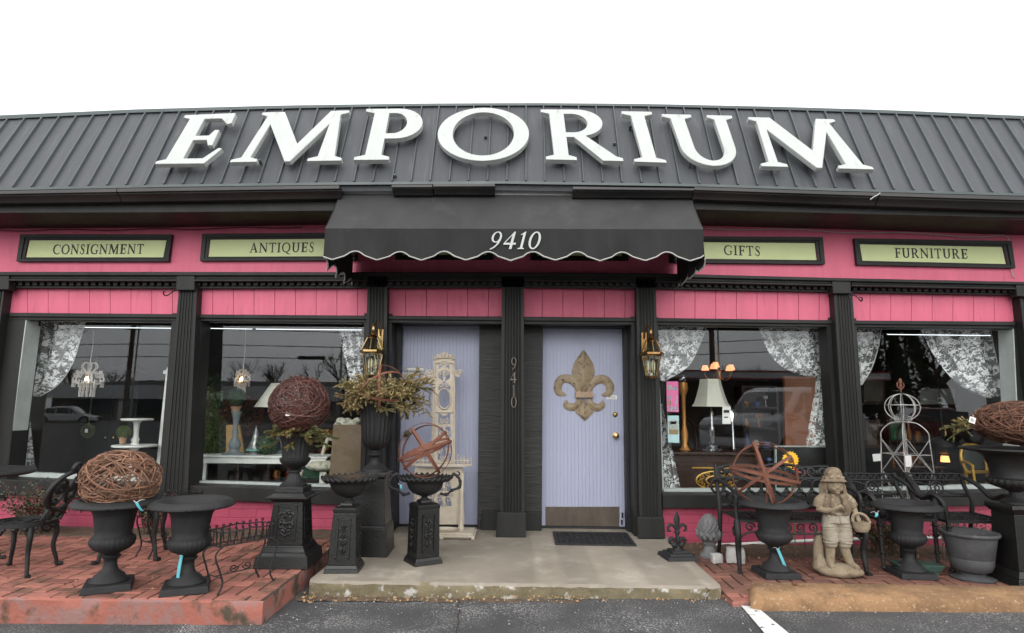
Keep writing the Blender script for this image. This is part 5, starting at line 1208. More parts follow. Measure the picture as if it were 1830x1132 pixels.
# two garden armchairs with medallion backs at the right
def armchair(label, px0, px1, Yb, zt_, loc=None):
    a, b = V(px0, 848, Yb), V(px1, 848, Yb); wd = (b.x-a.x); t = thing('garden_armchair', label, 'chair', ((a.x+b.x)/2, Yb-.42, Z_R), 0, 'medallion-back iron armchairs')
    w = wd/2; H = a.z-Z_R; hs_ = .42; m = MB(); f = lambda x, z: (x, .42+(z-hs_)*.22-.09*max(0, H-.05-z)*0, z)
    for z in (H, H-.055, hs_+.14): m.tube([f(-w, z), f(w, z)], .009, 6)
    for i in range(8):
        x0_, x1_ = -w+wd*i/8, -w+wd*(i+1)/8; m.tube(catmull([f(x0_, H-.005), f((x0_+x1_)/2, H-.05), f(x1_, H-.005)], 4), .006, 5)
    zm = (H-.055+hs_+.14)/2; m.tube([f(.055*math.cos(2*PI*k/20), zm+.055*math.sin(2*PI*k/20)) for k in range(20)], .008, 5, closed=True); m.tube([f(.02*math.cos(2*PI*k/12), zm+.02*math.sin(2*PI*k/12)) for k in range(12)], .006, 5, closed=True)
    for k in range(12): a_ = 2*PI*k/12; m.tube([f(.018*math.cos(a_), zm+.018*math.sin(a_)), f(.055*math.cos(a_), zm+.055*math.sin(a_))], .004, 4)
    for s in (-1, 1):
        for (dz, e) in ((.045, .05), (-.045, -.05)): m.tube(catmull([f(s*.05, zm+dz*.4), f(s*w*.6, zm+dz), f(s*w, zm+e)], 4), .006, 5)
    m.build('backrest', IRON, t, smooth=60)
    for s in (-1, 1):
        m = MB().tube(catmull([f(s*w, H+.01), f(s*w, H-.10), (s*(w+.01), .40, hs_+.10), (s*w, .42, hs_-.05), (s*w, .45, .2), (s*w, .47, .0)], 5), [.018, .016, .018, .015, .015], 7, flat=1.3); m.build('leg', IRON, t, smooth=60)
        m = MB().tube([(s*w, -.02, hs_), (s*w, -.03, .03)], [.018, .014], 8)
        for z in (.04, .16, .30, .38): m.ell((s*w, -.03, z), (.024, .024, .016), 8, 6)
        m.build('leg', IRON, t, smooth=60)
        m = MB().tube(catmull([f(s*w, H-.02), (s*(w+.03), .34, H-.08), (s*(w+.05), .20, H-.17), (s*(w+.05), .06, hs_+.20), (s*(w+.03), -.03, hs_+.15), (s*w, -.02, hs_)], 5), [.016, .02, .02, .018, .014], 7, flat=1.3); m.tube([(s*(w+.03), y, z) for y, z in spiral(.02, hs_+.15, .04, .01, 0, 1.4, 14)], .010, 6); m.build('armrest', IRON, t, smooth=60)
    m = MB().box((-w-.02, -.04, hs_-.012), (w+.02, -.01, hs_+.01)).box((-w-.02, .40, hs_-.012), (w+.02, .43, hs_+.01)).box((-w-.02, -.01, hs_-.012), (-w+.01, .40, hs_+.01)).box((w-.01, -.01, hs_-.012), (w+.02, .40, hs_+.01))
    for i in range(8):
        for j in range(6): m.tube([(x, y, hs_) for x, y in spiral(-w+.05+(wd-.1)*i/7, .03+.34*j/5, .034, .006, i+j, 1.3, 10)], .006, 4)
    m.build('seat', IRON, t, smooth=60); return t
armchair('black iron armchair with wheel medallion back just right of the child statue', 1517, 1606, 5.80, .86)
armchair('black iron armchair with wheel medallion back behind the grey pot', 1628, 1728, 5.74, .86)
tagstrip(V(1565, 917, 5.22), -.01, .03, 'small turquoise tag on the front post of the armchair right of the statue', w=.02)
o = tagstrip(V(1812, 913, 5.1), -.10, .03, 'turquoise tag near the right edge beside the large urn pedestal', w=.03); o.rotation_euler = (0, R(20), 0)

# wire plant stands
def plantstand(label, a, rz, L_=.42):
    t = thing('wire_plant_stand', label, 'plant stand', a, rz, 'black wire plant stands'); m = _fat(MB(), 1.5); zt_ = .47; zb = .36; wy = .075; n_ = 9
    for s in (-1, 1):
        m.tube(catmull([(-L_/2, s*wy, zt_), (-L_/4, s*wy*1.25, zt_), (0, s*wy*1.3, zt_+.012), (L_/4, s*wy*1.25, zt_), (L_/2, s*wy, zt_)], 4), .004, 5); m.tube([(-L_/2, s*wy*.8, zb), (L_/2, s*wy*.8, zb)], .004, 5)
        for i in range(n_):
            x = -L_/2+L_*i/(n_-1); m.tube([(x, s*wy*.8, zb), (x, s*wy*1.15, zt_+.02)], .0028, 4); m.tube([(x, s*wy*1.15+s*y, z) for y, z in spiral(-.012, zt_+.02, .013, .008, 0, .6, 8)], .003, 4)
    for s in (-1, 1):
        for z in (zb, zt_): m.tube([(s*L_/2, -wy, z), (s*L_/2, wy, z)], .004, 5)
        for k in range(4): m.tube([(s*L_/2, -wy*.8+wy*1.6*k/3, zb), (s*L_/2, -wy*.8+wy*1.6*k/3, zt_)], .003, 4)
    for i in range(14): m.tube([(-L_/2+L_*i/13, -wy*.8, zb), (-L_/2+L_*i/13, wy*.8, zb)], .0025, 4)
    m.build('basket', IRON, t)
    for sx in (-1, 1):
        for sy in (-1, 1):
            m = _fat(MB(), 1.5).tube(catmull([(sx*L_*.44, sy*.06, zb), (sx*L_*.58, sy*.075, .30), (sx*L_*.50, sy*.08, .18), (sx*L_*.44, sy*.085, .08), (sx*L_*.52, sy*.09, .0)], 5), .0045, 5); m.build('leg', IRON, t, smooth=60)
    m = _fat(MB(), 1.5).tube([(-L_*.46, 0, .12), (L_*.46, 0, .12)], .0035, 5)
    for s in (-1, 1): m.tube([(s*L_*.46, -.08, .12), (s*L_*.46, .08, .12)], .0035, 5); m.tube([(s*x, 0, z) for x, z in spiral(.05, .155, .035, .006, 3, 1.5, 16)], .0035, 4)
    m.build('stretcher', IRON, t); return t
q4 = G(432, 1050, Z_L); plantstand('black wire plant stand with curled finials standing alone on the brick paving', (V(430, 1010, 4.44).x, 4.44, Z_L), R(56), .40).scale = (1, 1, hgt(440, 938, 4.44, Z_L)/.49)
q4 = G(285, 1005, Z_L); plantstand('black wire plant stand half hidden behind the empty left urn', (V(283, 990, 5.2).x, 5.35, Z_L), R(60), .42)

# ------------------------------------------------------------------ ornaments right of the doors
fp = footprint(1211, 1006, Z_PORCH, .0)+Vector((0, .17, 0)); fp.x = V(1211, 985, fp.y).x
t = thing('fleur_de_lis_finial', 'black fleur-de-lis finial on a stepped square base at the right end of the step', 'garden ornament', fp, R(8), sc=hgt(1211, 913, fp.y, Z_PORCH)/.435)
MB().frustum(.30, .30, .28, .28, 0, .035).frustum(.23, .23, .21, .21, .035, .055).frustum(.16, .16, .15, .15, .055, .075).build('base', IRON2, t, bevel=.003)
m = MB().lathe([(.05, .07), (.035, .09), (.02, .11), (.022, .13), (.016, .15), (.018, .22), (.028, .225), (.028, .24), (.016, .245), (.012, .26)], 16); m.lathe([(.010, .25), (.016, .27), (.030, .33), (.033, .355), (.018, .40), (.006, .425), (.0, .435)], 4, sq=.7)
for s in (-1, 1):
    m.tube(catmull([(s*.012, 0, .25), (s*.03, 0, .29), (s*.062, 0, .305), (s*.088, 0, .285), (s*.086, 0, .255), (s*.066, 0, .250)], 5), [.010, .014, .015, .014, .011, .012], 8)
    m.tube(catmull([(s*.018, 0, .145), (s*.05, 0, .18), (s*.075, 0, .16), (s*.07, 0, .135), (s*.055, 0, .135)], 5), [.016, .018, .018, .013, .012], 8); m.ell((s*.035, -.01, .12), (.032, .028, .028), 10, 8)
m.ell((0, -.02, .17), (.02, .02, .045), 10, 8); m.build('fleur_de_lis', IRON2, t, smooth=50)
GREYST = mat('grey_cast_stone', (.17, .17, .17), .85, c2=(.12, .12, .12), vs=14, bump=.6, bs=90, c3=(.27, .27, .26), v3=30, f3=(.6, .75))
ap = footprint(1268, 1001, Z_R, .1); ap.x = V(1268, 980, ap.y).x; t = thing('artichoke_finial', 'grey cast-stone artichoke finial on a turned foot', 'garden ornament', (ap.x, ap.y, Z_R), 0, sc=hgt(1268, 919, ap.y, Z_R)/.373)
MB().lathe([(.0, 0), (.085, .0), (.088, .02), (.08, .03), (.062, .045), (.05, .08), (.045, .10), (.06, .12), (.062, .13), (.04, .145), (.05, .155), (0, .155)], 28, cap=False).build('foot', GREYST, t, smooth=50)
m = MB().lathe([(.05, .15), (.085, .18), (.094, .22), (.092, .26), (.075, .31), (.05, .35), (.02, .37), (0, .373)], 24, cap=False)
for row in range(11):
    z = .215+.0148*row; ph = (z-.15)/.225; rr_ = .095*math.sin(PI*min(1, .24+ph*.76))**.62 if ph < .98 else .02; n_ = max(5, int(17*rr_/.095))
    for k in range(n_):
        a = 2*PI*(k+.5*(row % 2))/n_; m.ell((rr_*math.cos(a), rr_*math.sin(a), z), (.0115, .0115, .0095), 7, 5)
for row, (zz, rr_, ln) in enumerate(((.165, .085, .045), (.19, .098, .04))):
    for k in range(11):
        a = 2*PI*(k+.5*row)/11; c, s = math.cos(a), math.sin(a); m.tube(catmull([(c*rr_*.7, s*rr_*.7, zz-.01), (c*rr_, s*rr_, zz+.01), (c*(rr_+.01), s*(rr_+.01), zz+ln), (c*(rr_+.022), s*(rr_+.022), zz+ln-.004)], 3), [.015, .022, .014, .004], 6)
m.build('artichoke', GREYST, t, smooth=60)
WST = mat('whitewashed_stone', (.46, .45, .43), .9, c2=(.36, .35, .33), vs=12, bump=.9, bs=50, c3=(.2, .19, .17), v3=25, f3=(.62, .75))
def stone(label, px, py, w, h, d, rz, seed):
    p = footprint(px, py, Z_R, d/2); m = MB().ell((0, 0, h/2), (w/2, d/2, h/2), 20, 14)
    v = []
    for (x, y, z) in m.v:
        q_ = Vector((x/(w/2), y/(d/2), (z-h/2)/(h/2))); k = 1/max(abs(q_.x), abs(q_.y), abs(q_.z), .3); k = 1+(k-1)*.75; nn_ = 1+.12*noise.noise(Vector((x*14, y*14, z*14+seed)))
        v.append((x*k*nn_*.95, y*k*nn_*.95, h/2+(z-h/2)*k*.97))
    m.v = v; o = m.build('garden_stone', WST, smooth=35); o.location = p; o.rotation_euler = (0, 0, rz); tag(o, label, 'stone', 'whitewashed stones')
stone('small whitewashed stone right of the artichoke finial', 1281, 1009, .10, .085, .08, R(10), 1)
stone('larger whitewashed stone under the left end of the bench', 1315, 1010, .165, .135, .12, R(-15), 5)

# ------------------------------------------------------------------ child statue
sp_ = footprint(1499, 1036, Z_R, .14); sp_.x = V(1499, 1000, sp_.y).x
ST = thing('child_statue', 'weathered stone statue of a child in a hat and knickers holding a basket', 'statue', sp_, R(-4), sc=hgt(1502, 836, sp_.y, Z_R)/.885); ST.scale.x *= 1.08
m = MB()                                                  # body, arms and boots in one skin
m.ell((0, -.012, .728), (.060, .064, .066), 20, 14); m.ell((0, .0, .75), (.060, .064, .058), 16, 12); m.tube([(0, .005, .70), (0, .01, .645)], [.032, .040], 12)
m.ell((-.024, -.056, .712), (.022, .020, .019)); m.ell((.024, -.056, .712), (.022, .020, .019)); m.ell((0, -.078, .722), (.009, .013, .012)); m.ell((0, -.064, .682), (.019, .014, .013)); m.ell((0, -.072, .699), (.014, .008, .005))
for s in (-1, 1): m.ell((s*.023, -.068, .734), (.011, .006, .005)); m.ell((s*.023, -.067, .748), (.016, .010, .005))
m.tube(catmull([(0, .01, .66), (0, .008, .60), (0, .008, .55), (0, .01, .50), (0, .01, .45)], 4), [.062, .082, .078, .082, .090], 18, flat=.78, upv=(1, 0, 0))
m.ell((-.075, .005, .635), (.045, .045, .042)); m.ell((.075, .005, .635), (.045, .045, .042))
m.tube(catmull([(-.085, .0, .635), (-.12, -.005, .60), (-.145, -.01, .55)], 4), [.040, .046, .034], 12); m.tube(catmull([(-.142, -.01, .545), (-.09, -.06, .535), (-.02, -.095, .565)], 4), [.029, .025, .018], 10)
m.ell((-.005, -.10, .572), (.022, .016, .018))
for k in range(4): m.tube([(-.012+.006*k, -.112+.003*k, .578-.008*k), (.012+.003*k, -.118+.003*k, .577-.008*k), (.020, -.106, .572-.008*k)], [.0055, .005, .004], 6)
m.tube([(-.01, -.10, .585), (.008, -.108, .592)], [.006, .005], 6)
m.tube(catmull([(.085, .0, .635), (.115, -.005, .595), (.128, -.01, .56)], 4), [.040, .044, .032], 12); m.tube(catmull([(.128, -.01, .56), (.138, -.03, .51), (.145, -.045, .475)], 4), [.027, .023, .018], 10); m.ell((.147, -.05, .465), (.02, .018, .02))
for k in range(4): m.tube([(.135+.007*k, -.055, .462), (.136+.007*k, -.068, .452), (.138+.007*k, -.060, .442)], .005, 6)
for (x, f_, fx) in ((-.052, -.035, -.065), (.052, -.05, .085)):
    m.tube(catmull([(x, .01, .30), (x*1.05, .012, .22), ((x+fx)/2*1.05, .005, .14), (fx, .0, .10)], 4), [.042, .038, .034, .032], 12)
    m.tube([(fx, .01, .095), (fx+(.01 if fx > 0 else -.01), f_, .085), (fx+(.018 if fx > 0 else -.012), f_-.045, .082)], [.030, .028, .020], 10)
m.build('body', STONE, ST, remesh=.0045)
m = MB()                                                  # full knickers with folds
m.tube(catmull([(0, .01, .515), (0, .008, .47), (0, .008, .43)], 4), [.088, .104, .108], 20, flat=.8, upv=(1, 0, 0))
for s in (-1, 1):
    m.tube(catmull([(s*.045, .008, .45), (s*.052, .0, .37), (s*.054, -.004, .30), (s*.052, .0, .245)], 4), [.062, .060, .056, .046], 16)
    for k, (z, r) in enumerate(((.30, .060), (.275, .058), (.335, .060), (.40, .062), (.37, .061))): m.ring((s*.053, -.002, z), r, (s*.15*(k % 2), .1*(k-2), 1), .008, .010, 20)
    m.ring((s*.052, .0, .240), .046, (0, 0, 1), .014, .014, 20)
for k in range(7): m.tube([(-.08+.027*k, -.078+.03*abs(k-3)/3, .50), (-.07+.023*k, -.082+.03*abs(k-3)/3, .45)], [.006, .004], 5)
m.tube([(0, -.085, .50), (.004, -.088, .43)], .005, 5); m.build('knickers', PALEST, ST, remesh=.0045)
m = MB()                                                  # jacket with ruffles
for s in (-1, 1):
    m.tube(catmull([(s*.03, -.045, .665), (s*.045, -.075, .61), (s*.052, -.075, .55), (s*.05, -.065, .505)], 4), [.016, .022, .024, .020], 8)
    m.tube(catmull([(s*.065, -.03, .66), (s*.078, -.045, .60), (s*.078, -.04, .53), (s*.075, -.035, .50)], 4), [.022, .026, .024, .018], 8)
    for k in range(4): m.ring((s*(.095+.012*k), -.002, .615-.018*k), .047, (s*.6, 0, -.7), .008, .010, 16)
    for k in range(5): m.ell((s*(.028+.006*(k % 2)), -.085, .64-.025*k), (.011, .009, .012))
m.ring((0, .008, .505), .088, (0, 0, 1), .02, .014, 28); m.tube([(.05*math.cos(a/10*PI*2), .012+.045*math.sin(a/10*PI*2), .650) for a in range(10)], .014, 8, closed=True)
m.build('jacket', MOSSY, ST, remesh=.005)
m = MB().lathe([(.0, .878), (.03, .872), (.055, .85), (.064, .82), (.066, .79), (.075, .778), (.092, .762), (.096, .752), (.088, .748), (.06, .765), (0, .77)], 36, lambda i, a, z: 1+.03*math.sin(a*5)+.02*math.sin(a*9), cap=False)
for k in range(9): a = 2*PI*k/9; m.ell((.068*math.cos(a), .068*math.sin(a), .787), (.018, .018, .014))
q = random.Random(4)
for k in range(60): a, e = q.uniform(0, 6.28), q.uniform(.1, 1.2); m.ell((.062*math.cos(a)*math.cos(e*.9), .062*math.sin(a)*math.cos(e*.9), .80+.07*math.sin(e)), (.009, .009, .008), 6, 4)
m.v = [(v[0], v[1]+.004, v[2]+.012+.12*-v[1]*(1 if v[1] < 0 else .2)) for v in m.v]; m.build('hat', MOSSY, ST, remesh=.0045)
m = MB()
for s in (-1, 1):
    for k in range(4): m.tube(catmull([(s*(.056+.005*k), -.012+.02*k, .77), (s*(.072+.005*k), -.010+.02*k, .72), (s*(.066+.01*k), -.014+.015*k, .68), (s*(.078+.006*k), -.02+.015*k, .655)], 4), [.012, .015, .014, .009], 7)
for k in range(7): m.tube([(-.045+.015*k, .05, .76), (-.05+.017*k, .062, .70), (-.05+.017*k, .055, .65)], [.016, .018, .010], 6)
m.build('hair', MOSSY, ST, remesh=.0045)
m = MB()                                                  # basket hanging from the arm
m.lathe([(.045, 0), (.062, .03), (.068, .07), (.072, .085), (.06, .085), (.05, .05), (.0, .045)], 24, lambda i, a, z: 1+.05*math.sin(a*12)*(1 if int(z*60) % 2 else -1), c=(.165, -.055, .365), cap=True, sq=.75)
m.tube(catmull([(.10, -.055, .445), (.11, -.055, .50), (.155, -.05, .515), (.20, -.055, .495), (.228, -.055, .445)], 5), .013, 8)
m.build('basket', STONE, ST, remesh=.004)
m = MB().ell((.0, 0, .035), (.165, .125, .062), 24, 12).ell((.05, -.03, .04), (.12, .10, .045)).ell((-.05, .03, .05), (.10, .09, .05)); m.tube(catmull([(-.12, .04, .03), (-.135, .05, .14), (-.125, .06, .26), (-.11, .06, .34)], 4), [.055, .042, .038, .028], 10); m.tube([(-.12, .05, .05), (-.13, .045, .12)], [.07, .045], 10)
m.v = [(x, y, max(z, .0)) for x, y, z in m.v]; m.build('rock_base', STONE, ST, remesh=.007)

# big rusty sphere in the bench urn
armillary('big rusty strap sphere standing in the urn before the bench', V(1366, 848, uC.location.y), .262, [((.0, 1, .05), 1), ((.955, -.30, .28), 1.04), ((.20, .0, .98), 1.05), ((.10, -.16, .98), .985), ((-.55, .30, .83), 1.01), ((.33, .86, -.42), .965)], .023, pole=((.02, 0, .03), (.005, -.0, -.26)))
# sunflower stake and red glass bird in front of the black board
sf = V(1413, 822, 6.15); t = thing('sunflower_ornament', 'yellow metal sunflower showing above the bench back', 'garden ornament', sf, 0); YEL = mat('yellow_enamel', (.75, .42, .02), .4)
m = MB(); n_ = 18
o2 = []
for k in range(n_*2): a = PI*k/n_; r = .085 if k % 2 else .068; o2.append((r*math.cos(a), r*math.sin(a)))
m.prism(o2, [], lambda u, v, k: Vector((u, k, v)), .008); m.build('petals', YEL, t, bevel=.003)
MB().ell((0, -.004, 0), (.03, .01, .03), 12, 8).build('flower_centre', mat('brown_enamel', (.2, .08, .02), .5), t, smooth=60); MB().tube([(0, .01, 0), (.01, .02, -.9)], .005, 5).build('stem', mat('green_enamel', (.03, .25, .05), .4), t)
sf = V(1432, 845, 6.12); t = thing('red_bird_ornament', 'bright red glass bird ornament on a stake behind the bench back', 'garden ornament', sf, 0); REDG = mat('red_glass', (.75, .02, .02), .15, coat=.5)
m = MB().ell((0, 0, 0), (.052, .03, .032), 14, 10).ell((-.05, 0, .03), (.022, .02, .02), 10, 8); m.tube([(.03, 0, .0), (.085, 0, .02)], [.022, .008], 8); m.build('body', REDG, t, smooth=60)
MB().tube([(-.066, 0, .03), (-.09, 0, .026)], [.007, .001], 6).build('beak', YEL, t); MB().tube([(0, 0, -.02), (0, .01, -.9)], .004, 5).build('stake', IRON, t)

# grey pot with lion knob, footed disc
gp = V(1737, 1010, 5.2); t = thing('lion_pot', 'squat dark grey pot with a lion-head knob on its right side', 'planter', (gp.x, 5.2, Z_R), R(25), sc=1.0)
t.scale = (1.02, 1.02, hgt(1737, 950, 5.2, Z_R)/.388); GPOT = mat('dark_grey_fibrestone', (.070, .072, .075), .75, c2=(.05, .05, .052), vs=8, bump=.4, bs=70, c3=(.13, .13, .13), v3=20, f3=(.6, .75))
MB().lathe([(0, 0), (.15, 0), (.155, .012), (.13, .02), (.09, .03), (.08, .05), (.085, .06), (0, .06)], 40, cap=False).build('saucer', GPOT, t, smooth=50)
MB().lathe([(0, .055), (.09, .055), (.125, .075), (.145, .12), (.15, .17), (.148, .175), (.152, .18), (.172, .30), (.182, .355), (.198, .362), (.205, .375), (.200, .388), (.185, .388), (.172, .37), (.16, .32), (0, .31)], 56, cap=False).build('pot_body', GPOT, t, smooth=50)
m = MB().ell((.165, -.03, .27), (.045, .045, .045), 14, 10).ell((.205, -.035, .262), (.02, .02, .018)).ell((.19, -.06, .285), (.012, .012, .01)).ell((.19, -.01, .285), (.012, .012, .01)).ring((.185, -.03, .27), .045, (1, -.2, .1), .02, .02, 18); m.build('lion_head', GPOT, t, remesh=.004)
# low green tray behind the urn
gt = V(1640, 1012, 5.3); t = thing('planter_tray', 'low green metal tray on feet behind the rightmost empty urn', 'tray', (gt.x, 5.32, Z_R), R(-4)); GM = mat('dull_green_metal', (.05, .10, .075), .5, c2=(.035, .07, .055), vs=10)
MB().frustum(.30, .14, .36, .18, .03, .085).build('tray', GM, t, bevel=.005)
for s in (-1, 1): MB().box((s*.12-.02, -.06, 0), (s*.12+.02, .06, .03)).build('foot', GM, t, bevel=.004)

# large urn and pedestal at the right edge, flattened vine ball, fir sprig
bp = V(1832, 960, 5.05); t = thing('pedestal', 'tall black pedestal cut off by the right edge', 'pedestal', (bp.x, 5.10, Z_R), 0, 'black iron pedestals')
MB().frustum(.36, .36, .34, .34, 0, .05).frustum(.32, .32, .27, .27, .05, .09).build('base', IRONR, t, bevel=.005); MB().frustum(.26, .26, .23, .23, .09, .42).build('shaft', IRONR, t, bevel=.004); MB().frustum(.24, .24, .29, .29, .42, .45).frustum(.29, .29, .28, .28, .45, .475).build('cap', IRONR, t, bevel=.004)
t.scale = (1.05, 1.05, hgt(1830, 900, 5.10, Z_R)/.475); zU = hgt(1830, 900, 5.10, 0); UR = vase('large black urn with wide rim at the right edge, holding the flattened vine ball', (bp.x, 5.10, zU), [(0, 0), (.10, 0), (.10, .015), (.07, .03), (.045, .06), (.042, .09), (.06, .10), (.10, .115), (.165, .14), (.185, .165), (.18, .19), (.155, .20), (.15, .21), (.16, .28), (.185, .36), (.22, .39), (.34, .41), (.352, .42), (.35, .432), (.30, .428), (.20, .40), (0, .36)],
     lambda i, a, z: 1+(.05*(abs(math.sin(a*12))-.5) if .11 < z < .195 else 0), 'campana_urn', 96, IRON)
vineball('flattened brown vine ball in the large urn at the right edge', V(1824, 752, 5.10)+Vector((0, 0, -.02)), .335, mat('grey_brown_vine', (.15, .065, .035), .7, c2=(.09, .04, .025), vs=20, island=.5), 300, .52, .0042, 4)
foliage('fir_cuttings', 'yellow green fir sprig poking out left of the flattened vine ball', 'fir cuttings', V(1744, 766, 5.05), 8, .20, [FIR2, FIR1], random.Random(6), (-.25, .55), 380, .022, 1, .4, 'conifer cuttings in urns', 4, angs=[PI, PI-.5, PI+.5], tw=.4)
papertag(V(1739, 746, 4.75), 'white and pink paper tag on the flattened vine ball', .045, .045, R(20))
# wire obelisk trellis
ox = V(1622, 850, 5.98).x; t = thing('wire_trellis', 'white wire garden trellis with ball top and finial before the fourth window', 'trellis', (ox, 5.98, Z_R), R(10)); TW = mat('silvery_wire', (.42, .42, .40), .45, .5, c2=(.25, .24, .22), vs=20)
zz = lambda py: V(1622, py, 5.98).z-Z_R; m = MB(); r = .145; zc = zz(728)
for k in range(4): a = PI*k/4; m.tube([(r*math.cos(th)*math.cos(a), r*math.cos(th)*math.sin(a), zc+r*math.sin(th)*.86) for th in [2*PI*j/28 for j in range(28)]], .0045, 5, closed=True)
m.tube([(r*.98*math.cos(2*PI*j/28), r*.98*math.sin(2*PI*j/28), zc+.02) for j in range(28)], .0045, 5, closed=True); m.build('ball', TW, t)
m = MB().tube([(0, 0, zz(702)), (0, 0, zz(686))], .005, 6).ell((0, 0, zz(690)), (.012, .012, .03), 8, 6)
for s in (-1, 1): m.tube(catmull([(0, 0, zz(697)), (s*.035, 0, zz(691)), (s*.03, 0, zz(684))], 4), .006, 5)
m.ell((0, 0, zz(682)), (.016, .016, .03), 8, 6); m.build('finial', RUST, t)
m = MB(); rw = .195
for k in range(4):
    a = PI/4+PI/2*k; c, s = math.cos(a), math.sin(a)
    m.tube(catmull([(0, 0, zz(754)), (c*rw*.55, s*rw*.55, zz(757)), (c*rw*.95, s*rw*.95, zz(772)), (c*rw, s*rw, zz(790)), (c*rw*1.08, s*rw*1.08, .7), (c*rw*1.2, s*rw*1.2, 0)], 5), .0055, 5)
    m.tube([(x*c, x*s, z) for x, z in spiral(.05, zz(748), .032, .008, 3, 1.3, 14)], .0045, 4)
    a2 = a+PI/2; c2, s2 = math.cos(a2), math.sin(a2)
    for (z0, z1) in ((zz(785), zz(845)), (zz(845), zz(845)-.55)):
        m.tube([(c*rw, s*rw, z0), (c2*rw*1.06, s2*rw*1.06, z1)], .0035, 4); m.tube([(c2*rw, s2*rw, z0), (c*rw*1.06, s*rw*1.06, z1)], .0035, 4)
    for z in (zz(812), zz(845)-.25): m.tube([(c*rw*1.03, s*rw*1.03, z), (c2*rw*1.03, s2*rw*1.03, z)], .0045, 4)
m.tube([(0, 0, zz(754)), (0, 0, .2)], .0045, 5); m.build('legs', TW, t)
papertag(V(1622, 813, 5.92), 'blank white paper tag hanging inside the wire trellis', .065, .11, blank=True)

# ------------------------------------------------------------------ low shrubs by the wall
def shrub(label, c, rx, ry, h, n, mats, seed, leaf=.03):
    q = random.Random(seed); t = thing('low_shrub', label, 'shrub', c, 0, 'low shrubs along the wall'); wd = MB(); lv = [MB() for _ in mats]
    for k in range(int(n/14)):
        a = q.uniform(0, 6.28); r = q.uniform(.2, 1); P = catmull([(q.uniform(-.3, .3)*rx, q.uniform(-.3, .3)*ry, 0), (math.cos(a)*rx*r*.6, math.sin(a)*ry*r*.6, h*.5), (math.cos(a)*rx*r, math.sin(a)*ry*r, h*q.uniform(.5, 1.1))], 4)
        wd.tube(P, [.005, .0015], 4, cap=False)
        for j in range(14):
            p = P[int(len(P)*q.uniform(.3, .99))]+Vector((q.gauss(0, .025), q.gauss(0, .025), q.gauss(0, .02))); d = Vector((q.uniform(-1, 1), q.uniform(-1, 1), q.uniform(-.5, 1))).normalized(); s = d.orthogonal().normalized()*leaf*.3; l = leaf*q.uniform(.6, 1.2)
            lv[q.randrange(len(mats))].add([p, p+d*l*.5+s, p+d*l, p+d*l*.5-s], [(0, 1, 2, 3)])
    wd.build('stems', TWIG, t)
    for mb, mt in zip(lv, mats): mb.build('leaves', mt, t)
LG = mat('dark_green_leaf', (.035, .055, .02), .5, c2=(.06, .075, .03), vs=10, island=.4); LR = mat('dark_red_leaf', (.13, .022, .022), .5, c2=(.08, .02, .02), vs=10, island=.4); LB = mat('dry_brown_leaf', (.22, .13, .06), .8, c2=(.3, .2, .1), vs=10, island=.4)
def sh(px, py, Y, z): p = V(px, py, Y); return (p.x, Y, z)
shrub('low shrub with red and dark green leaves behind the far left chair', sh(60, 950, 6.0, Z_L), .42, .18, .42, 1300, [LR, LG, LG], 1)
shrub('low shrub with reddish leaves by the pilaster behind the left urns', sh(268, 950, 6.05, Z_L), .22, .14, .36, 600, [LG, LR], 2)
shrub('leafy dark shrub behind the child statue and armchair', sh(1580, 960, 5.98, Z_R), .42, .18, .40, 1300, [LG, LG, LR, LB], 3)
shrub('leafy dark shrub behind the grey pot', sh(1725, 955, 5.95, Z_R), .35, .16, .36, 900, [LG, LR, LG], 4)
m = MB(); q = random.Random(11)                           # dead leaves blown along the edges
def litter(px0, px1, py0, py1, z, n, zf=None):
    for k in range(n):
        p = G(q.uniform(px0, px1), q.uniform(py0, py1), z); zz_ = (zf(p.x) if zf else z)+.006; d = Vector((q.uniform(-1, 1), q.uniform(-1, 1), q.uniform(-.1, .5))).normalized(); s = d.orthogonal().normalized()*.008; l = q.uniform(.012, .03); p = Vector((p.x, p.y, zz_))
        m.add([p, p+d*l*.5+s, p+d*l, p+d*l*.5-s], [(0, 1, 2, 3)])
litter(570, 1300, 1068, 1076, .04, 170); litter(1230, 1340, 966, 1000, Z_R, 70); litter(380, 600, 966, 985, Z_L, 70); litter(545, 565, 1060, 1080, .03, 25); litter(1340, 1830, 985, 1010, Z_R, 60); litter(20, 460, 965, 1060, Z_L, 30)
tag(m.build('dead_leaves', LB), 'dead brown leaves blown along the step and the wall', 'leaf litter', kind='stuff')
m = MB()
for k in range(150):
    r = q.uniform(.002, .006); p = on_asph(q.uniform(200, 1830), q.uniform(1075, 1131)) if k % 3 else on_asph(q.uniform(570, 1290), q.uniform(1070, 1080)); m.ell((p.x, p.y, zasph(p.x)+r*.6+.004), (r, r, r*.7), 5, 4)
tag(m.build('grit', WST), 'pale grit scattered on the asphalt', 'grit', kind='stuff')
